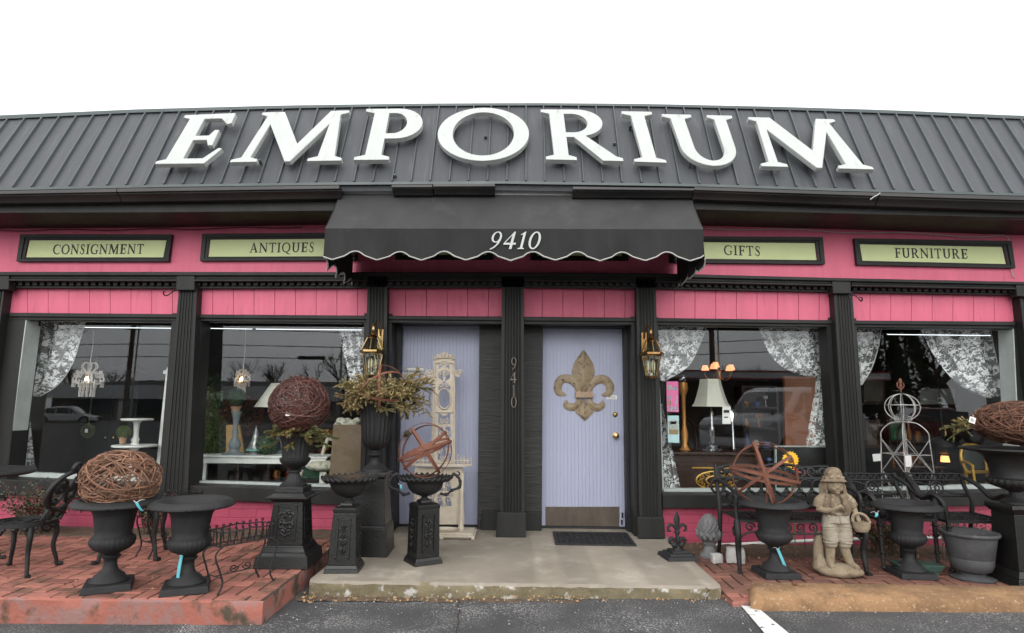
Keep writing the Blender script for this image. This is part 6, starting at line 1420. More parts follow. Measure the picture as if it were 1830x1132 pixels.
# ------------------------------------------------------------------ lace curtains
def curtain(label, pieces, Y=6.80):
    t = None; root = None
    c = V(*pieces[0][0][0], Y); root = thing('lace_curtain', label, 'curtain', c, 0, 'white floral lace curtains')
    for pi, (L_, R_) in enumerate(pieces):
        PL = catmull([V(x, y, Y) for x, y in L_], 6); PR = catmull([V(x, y, Y) for x, y in R_], 6); n = max(len(PL), len(PR)); nu = 28; m = MB()
        def at(P, s): f = s*(len(P)-1); i = min(len(P)-2, int(f)); return P[i].lerp(P[i+1], f-i)
        for j in range(n):
            s = j/(n-1); a, b = at(PL, s), at(PR, s)
            for i in range(nu+1):
                u = i/nu; p = a.lerp(b, u)-c; m.v.append((p.x, p.y+.022*math.sin(u*22+s*2)+.012*math.sin(u*47+3*s), p.z))
        m.f = [(j*(nu+1)+i, (j+1)*(nu+1)+i, (j+1)*(nu+1)+i+1, j*(nu+1)+i+1) for j in range(n-1) for i in range(nu)]
        d = m.build('drape' if pi == 0 else 'tail', LACE, root, smooth=70)
        MB().tube([at(PR if pi == 0 and L_[0][0] < R_[0][0] and not label.startswith('R:') else PL, k/24)-c+Vector((0, -.02, 0)) for k in range(25)], .004, 4).build('hem', WHITE, d)
    return root
curtain('lace curtain swept to the left side of the first window', [([(66, 574), (62, 612), (58, 652), (53, 690), (52, 708)], [(154, 574), (144, 612), (131, 652), (106, 688), (74, 709)]), ([(48, 733), (44, 790), (38, 850)], [(49, 733), (56, 790), (65, 850)])])
curtain('narrow lace curtain at the right side of the second window', [([(606, 590), (610, 620), (617, 650), (626, 690)], [(658, 590), (657, 620), (656, 650), (655, 690)])])
curtain('lace curtain swept to the left side of the third window', [([(1170, 582), (1172, 615), (1176, 650), (1180, 680)], [(1262, 585), (1248, 620), (1228, 656), (1186, 682)]), ([(1181, 722), (1181, 800), (1182, 878)], [(1183, 722), (1200, 800), (1216, 878)])])
curtain('lace curtain swept right in the third window, its tail reaching the black board', [([(1356, 586), (1374, 628), (1398, 654), (1428, 669), (1464, 676)], [(1474, 587), (1477, 620), (1478, 648), (1479, 664), (1480, 677)]), ([(1461, 670), (1455, 718), (1448, 760), (1441, 800)], [(1477, 670), (1483, 725), (1486, 765), (1487, 800)])])
curtain('short lace curtain at the left side of the fourth window', [([(1522, 587), (1528, 618), (1532, 652), (1535, 688)], [(1573, 588), (1568, 620), (1556, 658), (1538, 689)])])
curtain('lace curtain swept to the right side of the fourth window', [([(1645, 589), (1668, 630), (1700, 672), (1732, 697), (1768, 712)], [(1768, 590), (1774, 622), (1782, 655), (1789, 685), (1787, 708)])])

# ------------------------------------------------------------------ goods behind the glass
def lathe_thing(name, label, cat, px, pybase, Y, prof, mt, part, n=24, sc=None, group=None):
    c = V(px, pybase, Y); t = thing(name, label, cat, c, 0, group); MB().lathe(prof, n, cap=False).build(part, mt, t, smooth=45); return t, c
WARM = emit('warm_bulb', (1, .62, .32), 14); SHADEL = emit('lit_cream_shade', (1, .42, .18), .75)
LSH = mat('white_lamp_shade', (.62, .60, .52), .8, c2=(.55, .53, .45), vs=5)
def chandelier(label, px, pytop, pyc, Y, r, arms, cordtop, glow=True):
    c = V(px, pyc, Y); t = thing('crystal_chandelier', label, 'chandelier', c, 0, 'small crystal chandeliers'); zt_ = V(px, pytop, Y).z-c.z; zc = V(px, cordtop, Y).z-c.z
    CR = mat('crystal_beads', (.62, .60, .58), .12, spec=.9); m = MB(); q = random.Random(2)
    m.tube([(0, 0, -.3*r), (0, 0, zt_)], .006, 5)
    for k in range(arms):
        a = 2*PI*k/arms+.3; f = lambda x, z: (x*math.cos(a), x*math.sin(a), z)
        m.tube(catmull([f(.02, .0), f(r*.5, -r*.35), f(r*.95, -r*.1), f(r*.8, r*.25), f(r*.6, r*.1)], 4), .008, 5); m.tube(catmull([f(.02, zt_*.9), f(r*.35, zt_*.95), f(r*.5, zt_*.7), f(r*.3, zt_*.5), f(.03, zt_*.3)], 4), .007, 5); m.tube([f(x, z) for x, z in spiral(r*.75, .05, r*.25, .01, 2, 1.3, 12)], .006, 4)
    m.build('frame', CR, t, smooth=60)
    m = MB()
    for k in range(arms*2):
        a = 2*PI*k/(arms*2); 
        for (rr, z0, n_) in ((r*.9, -.05*r, 4), (r*.45, -.3*r, 7), (r*.75, .1, 2)):
            for j in range(n_): s = .009+.003*q.random(); m.ell((rr*math.cos(a), rr*math.sin(a), z0-j*.022-.01), (s, s, s*1.2), 6, 4)
    m.build('beads', CR, t, smooth=30)
    if glow: MB().ell((0, -.03, .0), (.016, .016, .024), 8, 6).build('bulb', WARM, t)
    MB().tube([(.0, 0, zt_), (.01, 0, (zt_+zc)/2), (.0, 0, zc)], .005, 5).build('cord', WHITE, t); return t
chandelier('small lit crystal chandelier in the first window', 158, 647, 678, 7.1, .165, 6, 592)
chandelier('smaller crystal chandelier hanging in the second window', 433, 660, 678, 7.6, .095, 5, 590)
# five shaded chandelier in the third window
c = V(1285, 665, 8.0); t = thing('shaded_chandelier', 'lit chandelier with five small cream shades in the third window', 'chandelier', c, 0)
m = MB().tube([(0, 0, -.1), (0, 0, .75)], .008, 6).lathe([(0, -.12), (.04, -.09), (.02, -.04), (.03, 0), (.01, .05)], 12)
for k in range(5):
    a = 2*PI*k/5+.4; x, y = .17*math.cos(a), .17*math.sin(a); m.tube(catmull([(0, 0, -.05), (x*.5, y*.5, -.12), (x, y, -.05), (x, y, 0)], 4), .006, 5)
m.build('arms', BRASS, t, smooth=60)
for k in range(5):
    a = 2*PI*k/5+.4; MB().lathe([(.05, .02), (.03, .085)], 16, c=(.17*math.cos(a), .17*math.sin(a), .03*(k % 2)), cap=False).build('lamp_shade', SHADEL, t, smooth=60)
# two-tier pedestal, topiary, wreath in window one
def zat(px, py, Y, c): return V(px, py, Y).z-c.z
Y1 = 7.05; c = V(235, 858, Y1); t = thing('tiered_stand', 'white two-tier turned pedestal stand in the first window', 'stand', c, 0); z1, z2 = zat(235, 797, Y1, c), zat(237, 750, Y1, c)
MB().lathe([(0, z1-.012), (.225, z1-.010), (.23, z1), (.225, z1+.012), (0, z1+.013)], 36, cap=False).build('lower_tier', WHITE, t, smooth=40); MB().lathe([(0, z2-.012), (.155, z2-.012), (.165, z2), (.16, z2+.012), (0, z2+.013)], 36, cap=False).build('upper_tier', WHITE, t, smooth=40)
hh = z2-z1; MB().lathe([(.05, 0), (.035, .03), (.045, .06), (.03, .09), (.028, .14), (.032, hh-.06), (.05, hh-.02), (.06, hh-.01)], 20, c=(0, 0, z1+.01)).lathe([(.14, -z1*0), (.12, .02), (.045, .05), (.04, z1-.05), (.06, z1-.01)], 20).build('column', WHITE, t, smooth=50)
BOX = mat('boxwood_green', (.10, .13, .035), .7, c2=(.05, .08, .02), vs=30, bump=1, bs=60, island=.3); BOXD = mat('deep_boxwood_green', (.04, .075, .03), .7, c2=(.02, .045, .02), vs=30, island=.3)
TERRA = mat('terracotta', (.32, .17, .09), .8, c2=(.38, .24, .15), vs=10)
def leafball(m, c, r, n, leaf, q, sz=1.):
    for k in range(n):
        d = Vector((q.gauss(0, 1), q.gauss(0, 1), q.gauss(0, 1))).normalized(); p = Vector(c)+Vector((d.x*r, d.y*r, d.z*r*sz))*q.uniform(.82, 1); e = (d+Vector((q.uniform(-1, 1), q.uniform(-1, 1), q.uniform(-1, 1)))*.8).normalized(); s = e.orthogonal().normalized()*leaf*.35
        m.add([p, p+e*leaf*.5+s, p+e*leaf, p+e*leaf*.5-s], [(0, 1, 2, 3)])
def topiary(label, px, pyb, Y, r, potr, poth, stem, mt, seed, leaf=.016, n=900):
    c = V(px, pyb, Y); t = thing('ball_topiary', label, 'topiary', c, 0, 'clipped ball topiaries'); q = random.Random(seed)
    if poth: MB().lathe([(0, 0), (potr*.75, 0), (potr, poth*.8), (potr*1.1, poth*.82), (potr*1.1, poth), (0, poth*.95)], 20, cap=False).build('pot', TERRA, t, smooth=40)
    if stem: MB().tube([(0, 0, poth*.9), (0, 0, poth+stem)], .008, 6).build('stem', TWIG, t)
    m = MB(); leafball(m, (0, 0, poth+stem+r*.85), r, n, leaf, q); m.ell((0, 0, poth+stem+r*.85), (r*.85,)*3, 16, 10); m.build('leaf_ball', mt, t); return t
topiary('small potted ball topiary on the lower tier of the white stand', 219, 793, 6.95, .065, .04, .07, .0, BOX, 1)
topiary('clipped boxwood ball lying on the white table in the second window', 474, 812, 7.2, .115, 0, 0, 0, BOXD, 2)
c = V(157, 770, 7.6); t = thing('leaf_wreath', 'small green wreath with a white tag deep in the first window', 'wreath', c, 0); m = MB(); q = random.Random(3)
for k in range(26): a = 2*PI*k/26; leafball(m, (.06*math.cos(a), 0, .06*math.sin(a)), .022, 26, .016, q)
m.build('leaves', BOX, t); MB().tube([(0, 0, .06), (0, .02, .9)], .006, 5).build('ribbon', mat('olive_ribbon', (.12, .12, .06), .7), t); MB().cbox((.01, -.04, .0), (.035, .002, .045)).build('tag', PAPER, t)
# white table with things on it in window two
Y2 = 7.15; a, b = V(343, 812, Y2), V(592, 818, Y2); c = Vector(((a.x+b.x)/2, Y2, .30)); zt_ = a.z-.30; t = thing('white_table', 'long white painted table across the second window', 'table', c, 0); w = (b.x-a.x)/2
MB().box((-w, -.15, zt_-.02), (w, .25, zt_)).build('table_top', WHITE, t, bevel=.004); MB().box((-w+.02, -.13, zt_-.085), (w-.02, -.11, zt_-.02)).build('apron', WHITE, t)
for s in (-1, 1):
    for y in (-.12, .22): MB().box((s*(w-.06)-.02, y-.02, 0), (s*(w-.06)+.02, y+.02, zt_-.02)).build('leg', WHITE, t, bevel=.003)
zT = a.z
BLUEG = mat('blue_grey_paint', (.13, .17, .19), .5, c2=(.20, .22, .22), vs=10)
c = V(418, 809, 7.15); t = thing('balustrade_stand', 'blue grey turned stand on the white table', 'stand', (c.x, 7.15, zT), 0); H = V(418, 735, 7.15).z-zT
MB().lathe([(0, 0), (.13, 0), (.13, .015), (.07, .03), (.05, .06), (.07, .10), (.055, .16), (.03, .20), (.035, .26), (.025, .30), (.04, H*.85), (.055, H*.95), (.06, H), (0, H)], 24, cap=False).build('column', BLUEG, t, smooth=50)
topiary('dark ball topiary standing on the blue grey stand', 421, 736, 7.15, .095, .055, .06, .03, BOXD, 4)
GOLDB = mat('golden_board', (.48, .30, .10), .5, c2=(.40, .24, .08), vs=6, stretch=(1, 1, 4))
m = MB().quad((404, 760), (428, 759), (436, 810), (404, 810), 7.35, 7.38); o = m.build('leaning_board', GOLDB); tag(o, 'golden wooden board leaning behind the blue grey stand', 'board')
def cone_tree(label, px, pyb, pyt, Y, r, seed, mt=BOX, tiers=None):
    c = V(px, pyb, Y); H = V(px, pyt, Y).z-c.z; t = thing('cone_topiary', label, 'topiary', c, 0, 'leafy topiaries in the second window'); q = random.Random(seed); m = MB()
    for k in range(1500):
        z = H*(1-math.sqrt(q.random())) if not tiers else H*q.choice(tiers)+q.gauss(0, .05); rr_ = r*(1-z/H)**.7 if not tiers else r*q.random(); a = q.uniform(0, 6.28); p = Vector((rr_*math.cos(a), rr_*math.sin(a), z)); e = Vector((math.cos(a)+q.uniform(-1, 1), math.sin(a)+q.uniform(-1, 1), q.uniform(-.6, 1))).normalized(); s = e.orthogonal().normalized()*.009
        m.add([p, p+e*.018+s, p+e*.034, p+e*.018-s], [(0, 1, 2, 3)])
    m.build('foliage', mt, t); MB().tube([(0, 0, 0), (0, 0, H)], .008, 5).build('trunk', TWIG, t)
cone_tree('leafy cone topiary at the left of the second window', 366, 812, 690, 7.35, .17, 1); cone_tree('lush broad topiary behind the white table', 388, 812, 745, 7.5, .22, 2); cone_tree('pale two-tier topiary deep in the second window', 378, 800, 665, 7.9, .12, 3, BOXD, (.55, .85, .3))
# lamps
def lamp(label, px, pyb, Y, shade_px, base, group='white shaded table lamps', square=False):
    (xl0, xr0, y0), (xl1, xr1, y1) = shade_px; c = V(px, pyb, Y); t = thing('table_lamp', label, 'lamp', c, 0, group); z0, z1 = V(px, y1, Y).z-c.z, V(px, y0, Y).z-c.z; cx = (V(xl1, y1, Y).x+V(xr1, y1, Y).x)/2-c.x
    r1 = (V(xr1, y1, Y).x-V(xl1, y1, Y).x)/2; r0 = (V(xr0, y0, Y).x-V(xl0, y0, Y).x)/2; pr = [(r1, z0), (r1*.86+r0*.02, z0+(z1-z0)*.12), (r1*.55+r0*.34, z0+(z1-z0)*.4), (r0*1.08, z0+(z1-z0)*.8), (r0, z1)] if square else [(r1, z0), (r0, z1)]
    m = MB().lathe(pr, 6 if square else 28, c=(cx, 0, 0), cap=False); m.build('lamp_shade', LSH, t, smooth=30)
    MB().lathe(base, 20, c=(cx, 0, 0)).build('lamp_base', CRYS if square else BLUEG, t, smooth=50); MB().tube([(cx, 0, 0), (cx, 0, z1+.03)], .006, 6).build('rod', BRASS, t); return t
c = V(1275, 806, 7.2); H = V(1275, 735, 7.2).z-c.z
LP = lamp('crystal column lamp with flared white panelled shade in the third window', 1275, 806, 7.2, ((1251, 1288, 678), (1236, 1306, 727)), [(.11, 0), (.11, .02), (.07, .04), (.08, .06), (.03, .09), (.025, .2), (.035, .24), (.02, .28), (.02, H)], square=True)
lamp('lamp with wide cream shade behind the dark twig ball', 512, 812, 7.4, ((496, 552, 686), (458, 566, 728)), [(.09, 0), (.09, .02), (.03, .05), (.05, .15), (.02, .3), (.02, .45)])
# silver green ornament
c = V(455, 812, 7.2); t = thing('bell_ornament', 'silver bell-shaped ornament with green rim on the white table', 'ornament', (c.x, 7.2, zT), 0); MB().lathe([(.09, .06), (.08, .08), (.045, .16), (.03, .24), (.012, .30), (0, .32)], 20, cap=False).build('bell', mat('silver_leaf', (.4, .4, .38), .3, .7, c2=(.1, .12, .11), vs=20), t, smooth=50); MB().lathe([(.10, .045), (.10, .06), (.09, .065), (.085, .045)], 24).build('rim', mat('verdigris', (.12, .34, .28), .5), t); MB().lathe([(.06, 0), (.05, .045)], 16).build('foot', BLUEG, t)
# burlap basket and cushion
BURL = mat('tan_basket_weave', (.36, .25, .16), .85, c2=(.29, .20, .125), vs=10, wave=(28, 'Z', 1.))
c = V(620, 862, 6.95); t = thing('woven_basket', 'tall square tan woven basket with floral cloth beside the tall bell urn', 'basket', c, R(12)); H = V(620, 757, 6.95).z-c.z
m = MB().frustum(.36, .30, .33, .27, 0, H-.01); m.f = [f for f in m.f if f != (4, 5, 6, 7)]; m.build('weave', BURL, t, bevel=.01)
FLO = mat('cream_floral_cloth', (.50, .47, .38), .9, c2=(.20, .25, .17), vs=22, contrast=(.5, .6), c3=(.40, .06, .07), v3=30, f3=(.62, .66))
m = MB()
for k in range(10): a = 2*PI*k/10; m.ell((.11*math.cos(a), .09*math.sin(a), H+.01+.02*math.sin(k*2.3)), (.06, .055, .04), 10, 8)
m.build('cloth', FLO, t, remesh=.012)
c = V(575, 860, 7.1); t = thing('side_chair', 'cream side chair with floral cushion beyond the woven basket', 'chair', c, R(-30)); m = MB().tube(catmull([(-.2, .18, 0), (-.19, .16, .25), (-.2, .24, .45)], 4), .022, 6).tube(catmull([(.2, .18, 0), (.19, .16, .25), (.2, .24, .45)], 4), .022, 6).tube([(-.2, .24, .45), (.2, .24, .45)], .02, 6).tube([(-.2, -.15, 0), (-.18, -.13, .12)], .02, 6).tube([(.2, -.15, 0), (.18, -.13, .12)], .02, 6); m.build('frame', mat('cream_paint', (.5, .46, .36), .5), t, smooth=60); MB().ell((0, 0, .17), (.2, .18, .07), 18, 10).build('cushion', FLO, t, smooth=60)
# dark dresser with gilt mirror, copper panel, black board
a, b = V(1195, 806, 7.25), V(1345, 810, 7.25); t = thing('dresser', 'dark wooden dresser with gilt relief in the third window', 'dresser', ((a.x+b.x)/2, 7.3, .28), 0); w = (b.x-a.x)/2; H = a.z-.28
MB().box((-w, -.2, .0), (w, .25, H-.03)).build('cabinet', DARKW, t, bevel=.004); MB().box((-w-.03, -.24, H-.03), (w+.03, .28, H)).build('top', DARKW, t, bevel=.005); m = MB()
for s in (.5, 1): m.tube([(s*.22*math.cos(k/24*2*PI), -.21, .32+s*.10*math.sin(k/24*2*PI)) for k in range(24)], .009, 5, closed=True)
for k in range(12): a_ = 2*PI*k/12; m.tube([(x, -.21, z) for x, z in spiral(.17*math.cos(a_), .32+.08*math.sin(a_), .03, .005, a_, 1.2, 8)], .005, 4)
m.box((-.26, -.215, .18), (.26, -.20, .195)).box((-.26, -.215, .45), (.26, -.20, .465)); m.build('gilt_relief', GOLD, t)
o = MB().quad((1402, 672), (1458, 674), (1459, 815), (1404, 808), 7.5, 7.56).build('copper_panel', mat('copper_brown_leather', (.30, .105, .045), .5, c2=(.22, .08, .035), vs=4)); tag(o, 'tall copper brown panel behind the right curtain of the third window', 'panel')
t = thing('folding_board', 'black board with thin white edge in the lower right of the third window', 'board', V(1440, 880, 6.72), 0); c = t.location
m = MB().quad((1388, 800), (1490, 800), (1495, 880), (1388, 880), 6.72, 6.75); m.v = [tuple(Vector(v)-c) for v in m.v]; m.build('panel', BLACK, t); m = MB().quad((1388, 797), (1490, 797), (1490, 799.2), (1388, 799.2), 6.71, 6.75).quad((1386, 797), (1388, 797), (1388, 880), (1386, 880), 6.71, 6.75).quad((1480.6, 800), (1482, 800), (1484, 880), (1482.6, 880), 6.70, 6.719); m.v = [tuple(Vector(v)-c) for v in m.v]; m.build('edge', SILL, t)
c = V(1224, 806, 7.4); t = thing('candlestick', 'tall gilt candlestick on the dresser behind the posters', 'candlestick', c, 0); H = V(1224, 684, 7.4).z-c.z; MB().lathe([(.08, 0), (.05, .03), (.03, .08), (.045, .2), (.022, .3), (.025, H*.8), (.06, H*.9), (.05, H)], 18).build('stick', mat('orange_gilt', (.55, .25, .07), .4, .4), t, smooth=50); MB().ell((0, 0, H+.05), (.045, .045, .05), 12, 8).build('glass_globe', CRYS, t, smooth=60)
c = V(1311, 806, 7.4); t = thing('candle_lamp', 'small lit crystal lamp beside the white shaded lamp', 'lamp', c, 0, None); z = V(1311, 742, 7.4).z-c.z; MB().lathe([(.05, 0), (.02, .04), (.015, z-.08), (.05, z-.04), (.07, z+.05), (.065, z+.05), (.045, z-.03)], 14, cap=False).build('cup', CRYS, t, smooth=40); MB().ell((0, 0, z), (.018, .018, .028), 8, 6).build('bulb', WARM, t)
# posters taped inside the third window
def poster(label, tl, tr, br, bl, mt, marks):
    c = V(*tl, YG+.012); t = thing('poster', label, 'poster', c, 0, 'leaflets taped inside the third window'); m = MB().quad(tl, tr, br, bl, YG+.010, YG+.012); m.v = [tuple(Vector(v)-c) for v in m.v]; m.build('sheet', mt, t)
    for (u0, v0, u1, v1, mm) in marks:
        f = lambda u, v: (tl[0]+(tr[0]-tl[0])*u+(bl[0]-tl[0])*v, tl[1]+(bl[1]-tl[1])*v); m = MB().quad(f(u0, v0), f(u1, v0), f(u1, v1), f(u0, v1), YG+.0085, YG+.0095); m.v = [tuple(Vector(v)-c) for v in m.v]; m.build('picture', mm, t)
PKP = mat('pink_paper', (.72, .16, .36), .6); BLP = mat('pale_blue_paper', (.45, .62, .64), .6); SL = mat('slate_print', (.12, .14, .22), .6, c2=(.5, .5, .5), vs=60); BR_ = mat('tan_print', (.38, .25, .10), .6, c2=(.2, .15, .1), vs=60); GR_ = mat('grey_print', (.28, .32, .30), .6, c2=(.5, .5, .45), vs=50)
poster('pink leaflet taped inside the third window', (1191, 682), (1212, 682), (1213, 737), (1192, 736), PKP, [(.08, .13, .45, .27, GR_), (.5, .18, .92, .28, SL), (.12, .47, .36, .6, SL), (.12, .64, .36, .78, BR_), (.78, .48, .9, .58, GR_), (.78, .62, .9, .76, GR_), (.18, .83, .5, .97, SL), (.6, .83, .9, .97, SL)])
poster('pale blue leaflet taped below the pink one', (1193, 743), (1213, 743), (1214, 792), (1194, 791), BLP, [(.06, .18, .94, .52, GR_), (.25, .22, .75, .32, BR_), (.1, .52, .94, .70, BR_)])
# gold armchair, pictures, stool lamp in window four
c = V(1748, 868, 7.1); t = thing('gilt_armchair', 'gilt armchair with dark green upholstered back in the fourth window', 'chair', c, R(8)); H = V(1748, 796, 7.1).z-c.z; m = MB()
m.tube(catmull([(-.13, .0, .16), (-.15, .03, H*.65), (-.10, .05, H*.95), (0, .05, H), (.10, .05, H*.95), (.15, .03, H*.65), (.13, 0, .16)], 5), .018, 7); m.tube([(-.16, -.02, .15), (.16, -.02, .15)], .02, 6)
for s in (-1, 1): m.tube([(s*.13, 0, .16), (s*.14, .03, -.05)], .02, 6); m.tube(catmull([(s*.15, .02, .26), (s*.22, -.12, .26), (s*.28, -.25, .235)], 4), .016, 6); m.tube([(s*.26, -.22, .24), (s*.24, -.22, .0)], .016, 6)
m.build('gilt_frame', GOLD, t, smooth=60); m = MB().prism([(x*1.0, z) for x, z in [(-.115, .17), (.115, .17), (.135, H*.62), (.09, H*.92), (0, H*.96), (-.09, H*.92), (-.135, H*.62)]], [], lambda u, v, k: Vector((u, k+.02, v)), .03); m.build('upholstery', mat('green_grey_velvet', (.045, .055, .05), .9), t, bevel=.006)
for (q4, lab) in ((((1540, 668), (1582, 666), (1583, 722), (1541, 724)), 'dark framed picture behind the left curtain of the fourth window'), (((1545, 752), (1571, 750), (1572, 800), (1546, 802)), 'small dark framed picture low in the fourth window'), (((1640, 690), (1710, 688), (1711, 728), (1641, 730)), 'pale horizontal picture deep in the fourth window')):
    c = V(*q4[0], 8.4); t = thing('framed_picture', lab, 'picture', c, 0, 'framed pictures inside the shop'); m = MB().quad(*q4, 8.38, 8.41); m.v = [tuple(Vector(v)-c) for v in m.v]; m.build('frame', DARKW, t)
    (x0, y0), _, (x1, y1), _ = q4; m = MB().quad((x0+5, y0+5), (x1-5, y0+5), (x1-5, y1-5), (x0+5, y1-5), 8.36, 8.379); m.v = [tuple(Vector(v)-c) for v in m.v]; m.build('canvas', mat('muted_print', (.10, .08, .06), .6, c2=(.05, .05, .045), vs=5) if 'pale' not in lab else mat('pale_print', (.35, .36, .34), .6, c2=(.3, .3, .28), vs=5), t)
c = V(1687, 800, 7.6); t = thing('black_lamp', 'black lamp with a round body glowing underneath in the fourth window', 'lamp', c, 0); MB().ell((0, 0, .02), (.16, .16, .10), 20, 12).build('body', IRON, t, smooth=60); MB().tube([(0, 0, .1), (0, 0, .75)], .008, 6).build('rod', IRON, t); MB().lathe([(.05, -.17), (.04, -.10)], 14).build('glow_shade', emit('amber_glow', (1, .45, .15), 1.2), t)
# thin fluorescent strips just inside the glass heads
TUBE = emit('fluorescent_tube', (.9, .95, 1), 1.0)
for a, b, lab in (((152, 585.5), (306, 587), 'lit fluorescent strip at the head of the first window'), ((362, 587), (450, 588.5), 'left lit fluorescent strip at the head of the second window'), ((458, 588.5), (646, 590), 'right lit fluorescent strip at the head of the second window'), ((1586, 598), (1770, 600), 'lit fluorescent strip at the head of the fourth window')):
    A, Bq = V(*a, YG+.06), V(*b, YG+.06); c = (A+Bq)/2; t = thing('strip_light', lab, 'strip light', c, 0, 'fluorescent strips at the window heads'); MB().tube([A-c, Bq-c], .004, 6).build('tube', TUBE, t); m = MB()
    for p in (A-c, Bq-c): m.cbox(p+Vector((0, .006, .004)), (.012, .012, .014))
    m.build('holder', WHITE, t)


# more furniture further back
def shelf_unit(label, px0, px1, pyt, Y, mt, rows, seed, mats):
    a, b = V(px0, 800, Y), V(px1, 800, Y); H = V(px0, pyt, Y).z-.28; w = (b.x-a.x)/2; t = thing('shelf_unit', label, 'shelves', ((a.x+b.x)/2, Y, .28), 0, 'shelves of wares inside the shop'); q = random.Random(seed)
    m = MB().box((-w, .28, 0), (w, .30, H)).box((-w, 0, 0), (-w+.03, .28, H)).box((w-.03, 0, 0), (w, .28, H))
    for r in range(rows+1): z = H*r/rows; m.box((-w+.03, 0, max(0, z-.02)), (w-.03, .279, max(.02, z)))
    m.build('case', mt, t); G_ = [MB() for _ in mats]
    for r in range(rows):
        z = H*r/rows+.003; x = -w+.09
        while x < w-.09:
            k = q.randrange(len(mats)); hh_ = q.uniform(.35, .8)*H/rows; rr_ = q.uniform(.03, .065); pr = q.choice([[(rr_*.6, 0), (rr_, hh_*.4), (rr_*.35, hh_*.8), (rr_*.5, hh_)], [(rr_*.5, 0), (rr_*.2, hh_*.2), (rr_*.2, hh_*.6), (rr_, hh_*.75), (rr_*.8, hh_)], [(rr_*.8, 0), (rr_, hh_*.3), (rr_*.9, hh_*.6), (rr_*.5, hh_*.7)]])
            if q.random() < .35: G_[k].lathe([(0, -.006), (hh_*.5, -.01), (hh_*.5, .0), (0, .004)], 18, cap=False); n_ = 72; G_[k].v[-n_:] = [(v[0]+x, .22+v[2], v[1]+z+hh_*.5) for v in G_[k].v[-n_:]]
            else: G_[k].lathe(pr, 12, c=(x, .14, z))
            x += rr_*2+q.uniform(.02, .09)
    for g_, mt_ in zip(G_, mats):
        if g_.f: tag(g_.build('wares', mt_, t, smooth=50), kind='stuff')
    return t
CH = mat('white_china', (.6, .6, .58), .2); CB = mat('blue_china', (.08, .14, .3), .2); CA = mat('amber_glassware', (.35, .14, .03), .15); CG = mat('green_glassware', (.06, .2, .1), .15); CR2 = mat('red_pottery', (.3, .04, .03), .3)
shelf_unit('tall dark shelves of china deep in the third window', 1330, 1396, 690, 8.6, DARKW, 5, 3, [CH, CB, CA])
shelf_unit('wide shelves of mixed wares at the back of the second window', 480, 600, 715, 9.2, DARKW, 4, 5, [CH, CG, CA, CR2])
shelf_unit('dark shelves of pottery at the back of the first window', 95, 150, 700, 8.8, DARKW, 4, 8, [CR2, CH, CA])
shelf_unit('low dark shelves of glass at the back of the fourth window', 1590, 1680, 742, 8.3, DARKW, 3, 9, [CA, CH, CG])
c = V(190, 858, 7.9); t = thing('armoire', 'tall black armoire with arched top in the first window', 'armoire', (c.x, 7.9, .28), 0); H = V(190, 652, 7.9).z-.28
m = MB().prism([(-.30, 0), (.30, 0), (.30, H*.86), (.2, H*.95), (0, H), (-.2, H*.95), (-.30, H*.86)], [], lambda u, v, k: Vector((u, k, v)), .4); m.build('carcass', IRON, t, bevel=.006)
for s in (-1, 1):
    d = MB().box((min(s*.02, s*.27), -.012, .1), (max(s*.02, s*.27), -.001, H*.8)).build('door', IRON, t, bevel=.004); MB().ell((s*.05, -.02, H*.42), (.012, .012, .02), 8, 6).build('handle', BRASS, d)
c = V(291, 858, 7.3); t = thing('white_column', 'narrow white square column with stepped top at the right of the first window', 'column', (c.x, 7.3, .28), 0); H = V(291, 645, 7.3).z-.28
MB().frustum(.13, .13, .10, .10, 0, H-.16).build('shaft', WHITE, t, bevel=.003); MB().frustum(.14, .14, .14, .14, H-.16, H-.12).frustum(.11, .11, .02, .02, H-.12, H).build('cap', WHITE, t, bevel=.002)
c = V(432, 745, 8.0); t = thing('dried_foliage', 'dry red brown foliage arrangement deep in the second window', 'foliage', c, 0); m = MB(); leafball(m, (0, 0, .0), .26, 900, .04, random.Random(5)); m.build('leaves', mat('red_brown_leaf', (.16, .05, .025), .7, c2=(.08, .03, .02), vs=20), t); MB().tube([(0, 0, -.2), (0, 0, -1.1)], .02, 6).build('stem', TWIG, t)
o = MB().quad((352, 700), (398, 699), (399, 770), (353, 771), 8.3, 8.34).build('pale_panel', mat('pale_green_panel', (.22, .27, .2), .8, c2=(.12, .18, .1), vs=14)); tag(o, 'pale green mottled panel behind the topiaries of the second window', 'panel')
o = MB().quad((1291, 727), (1306, 727), (1306, 758), (1291, 758), 7.0, 7.003).build('price_card', PAPER); tag(o, 'white price card hanging behind the white panelled lamp shade', 'price card')
MB().quad((1293.5, 733), (1303, 733), (1303, 738), (1293.5, 738), 6.996, 6.9995).quad((1294, 745), (1301, 745), (1301, 747), (1294, 747), 6.996, 6.9995).build('handwriting', INK, o)
o = MB().quad((1559, 812), (1574, 811), (1575, 824), (1561, 825), 7.0, 7.003).build('price_card', PAPER); tag(o, 'white price card low at the left of the fourth window', 'price card')
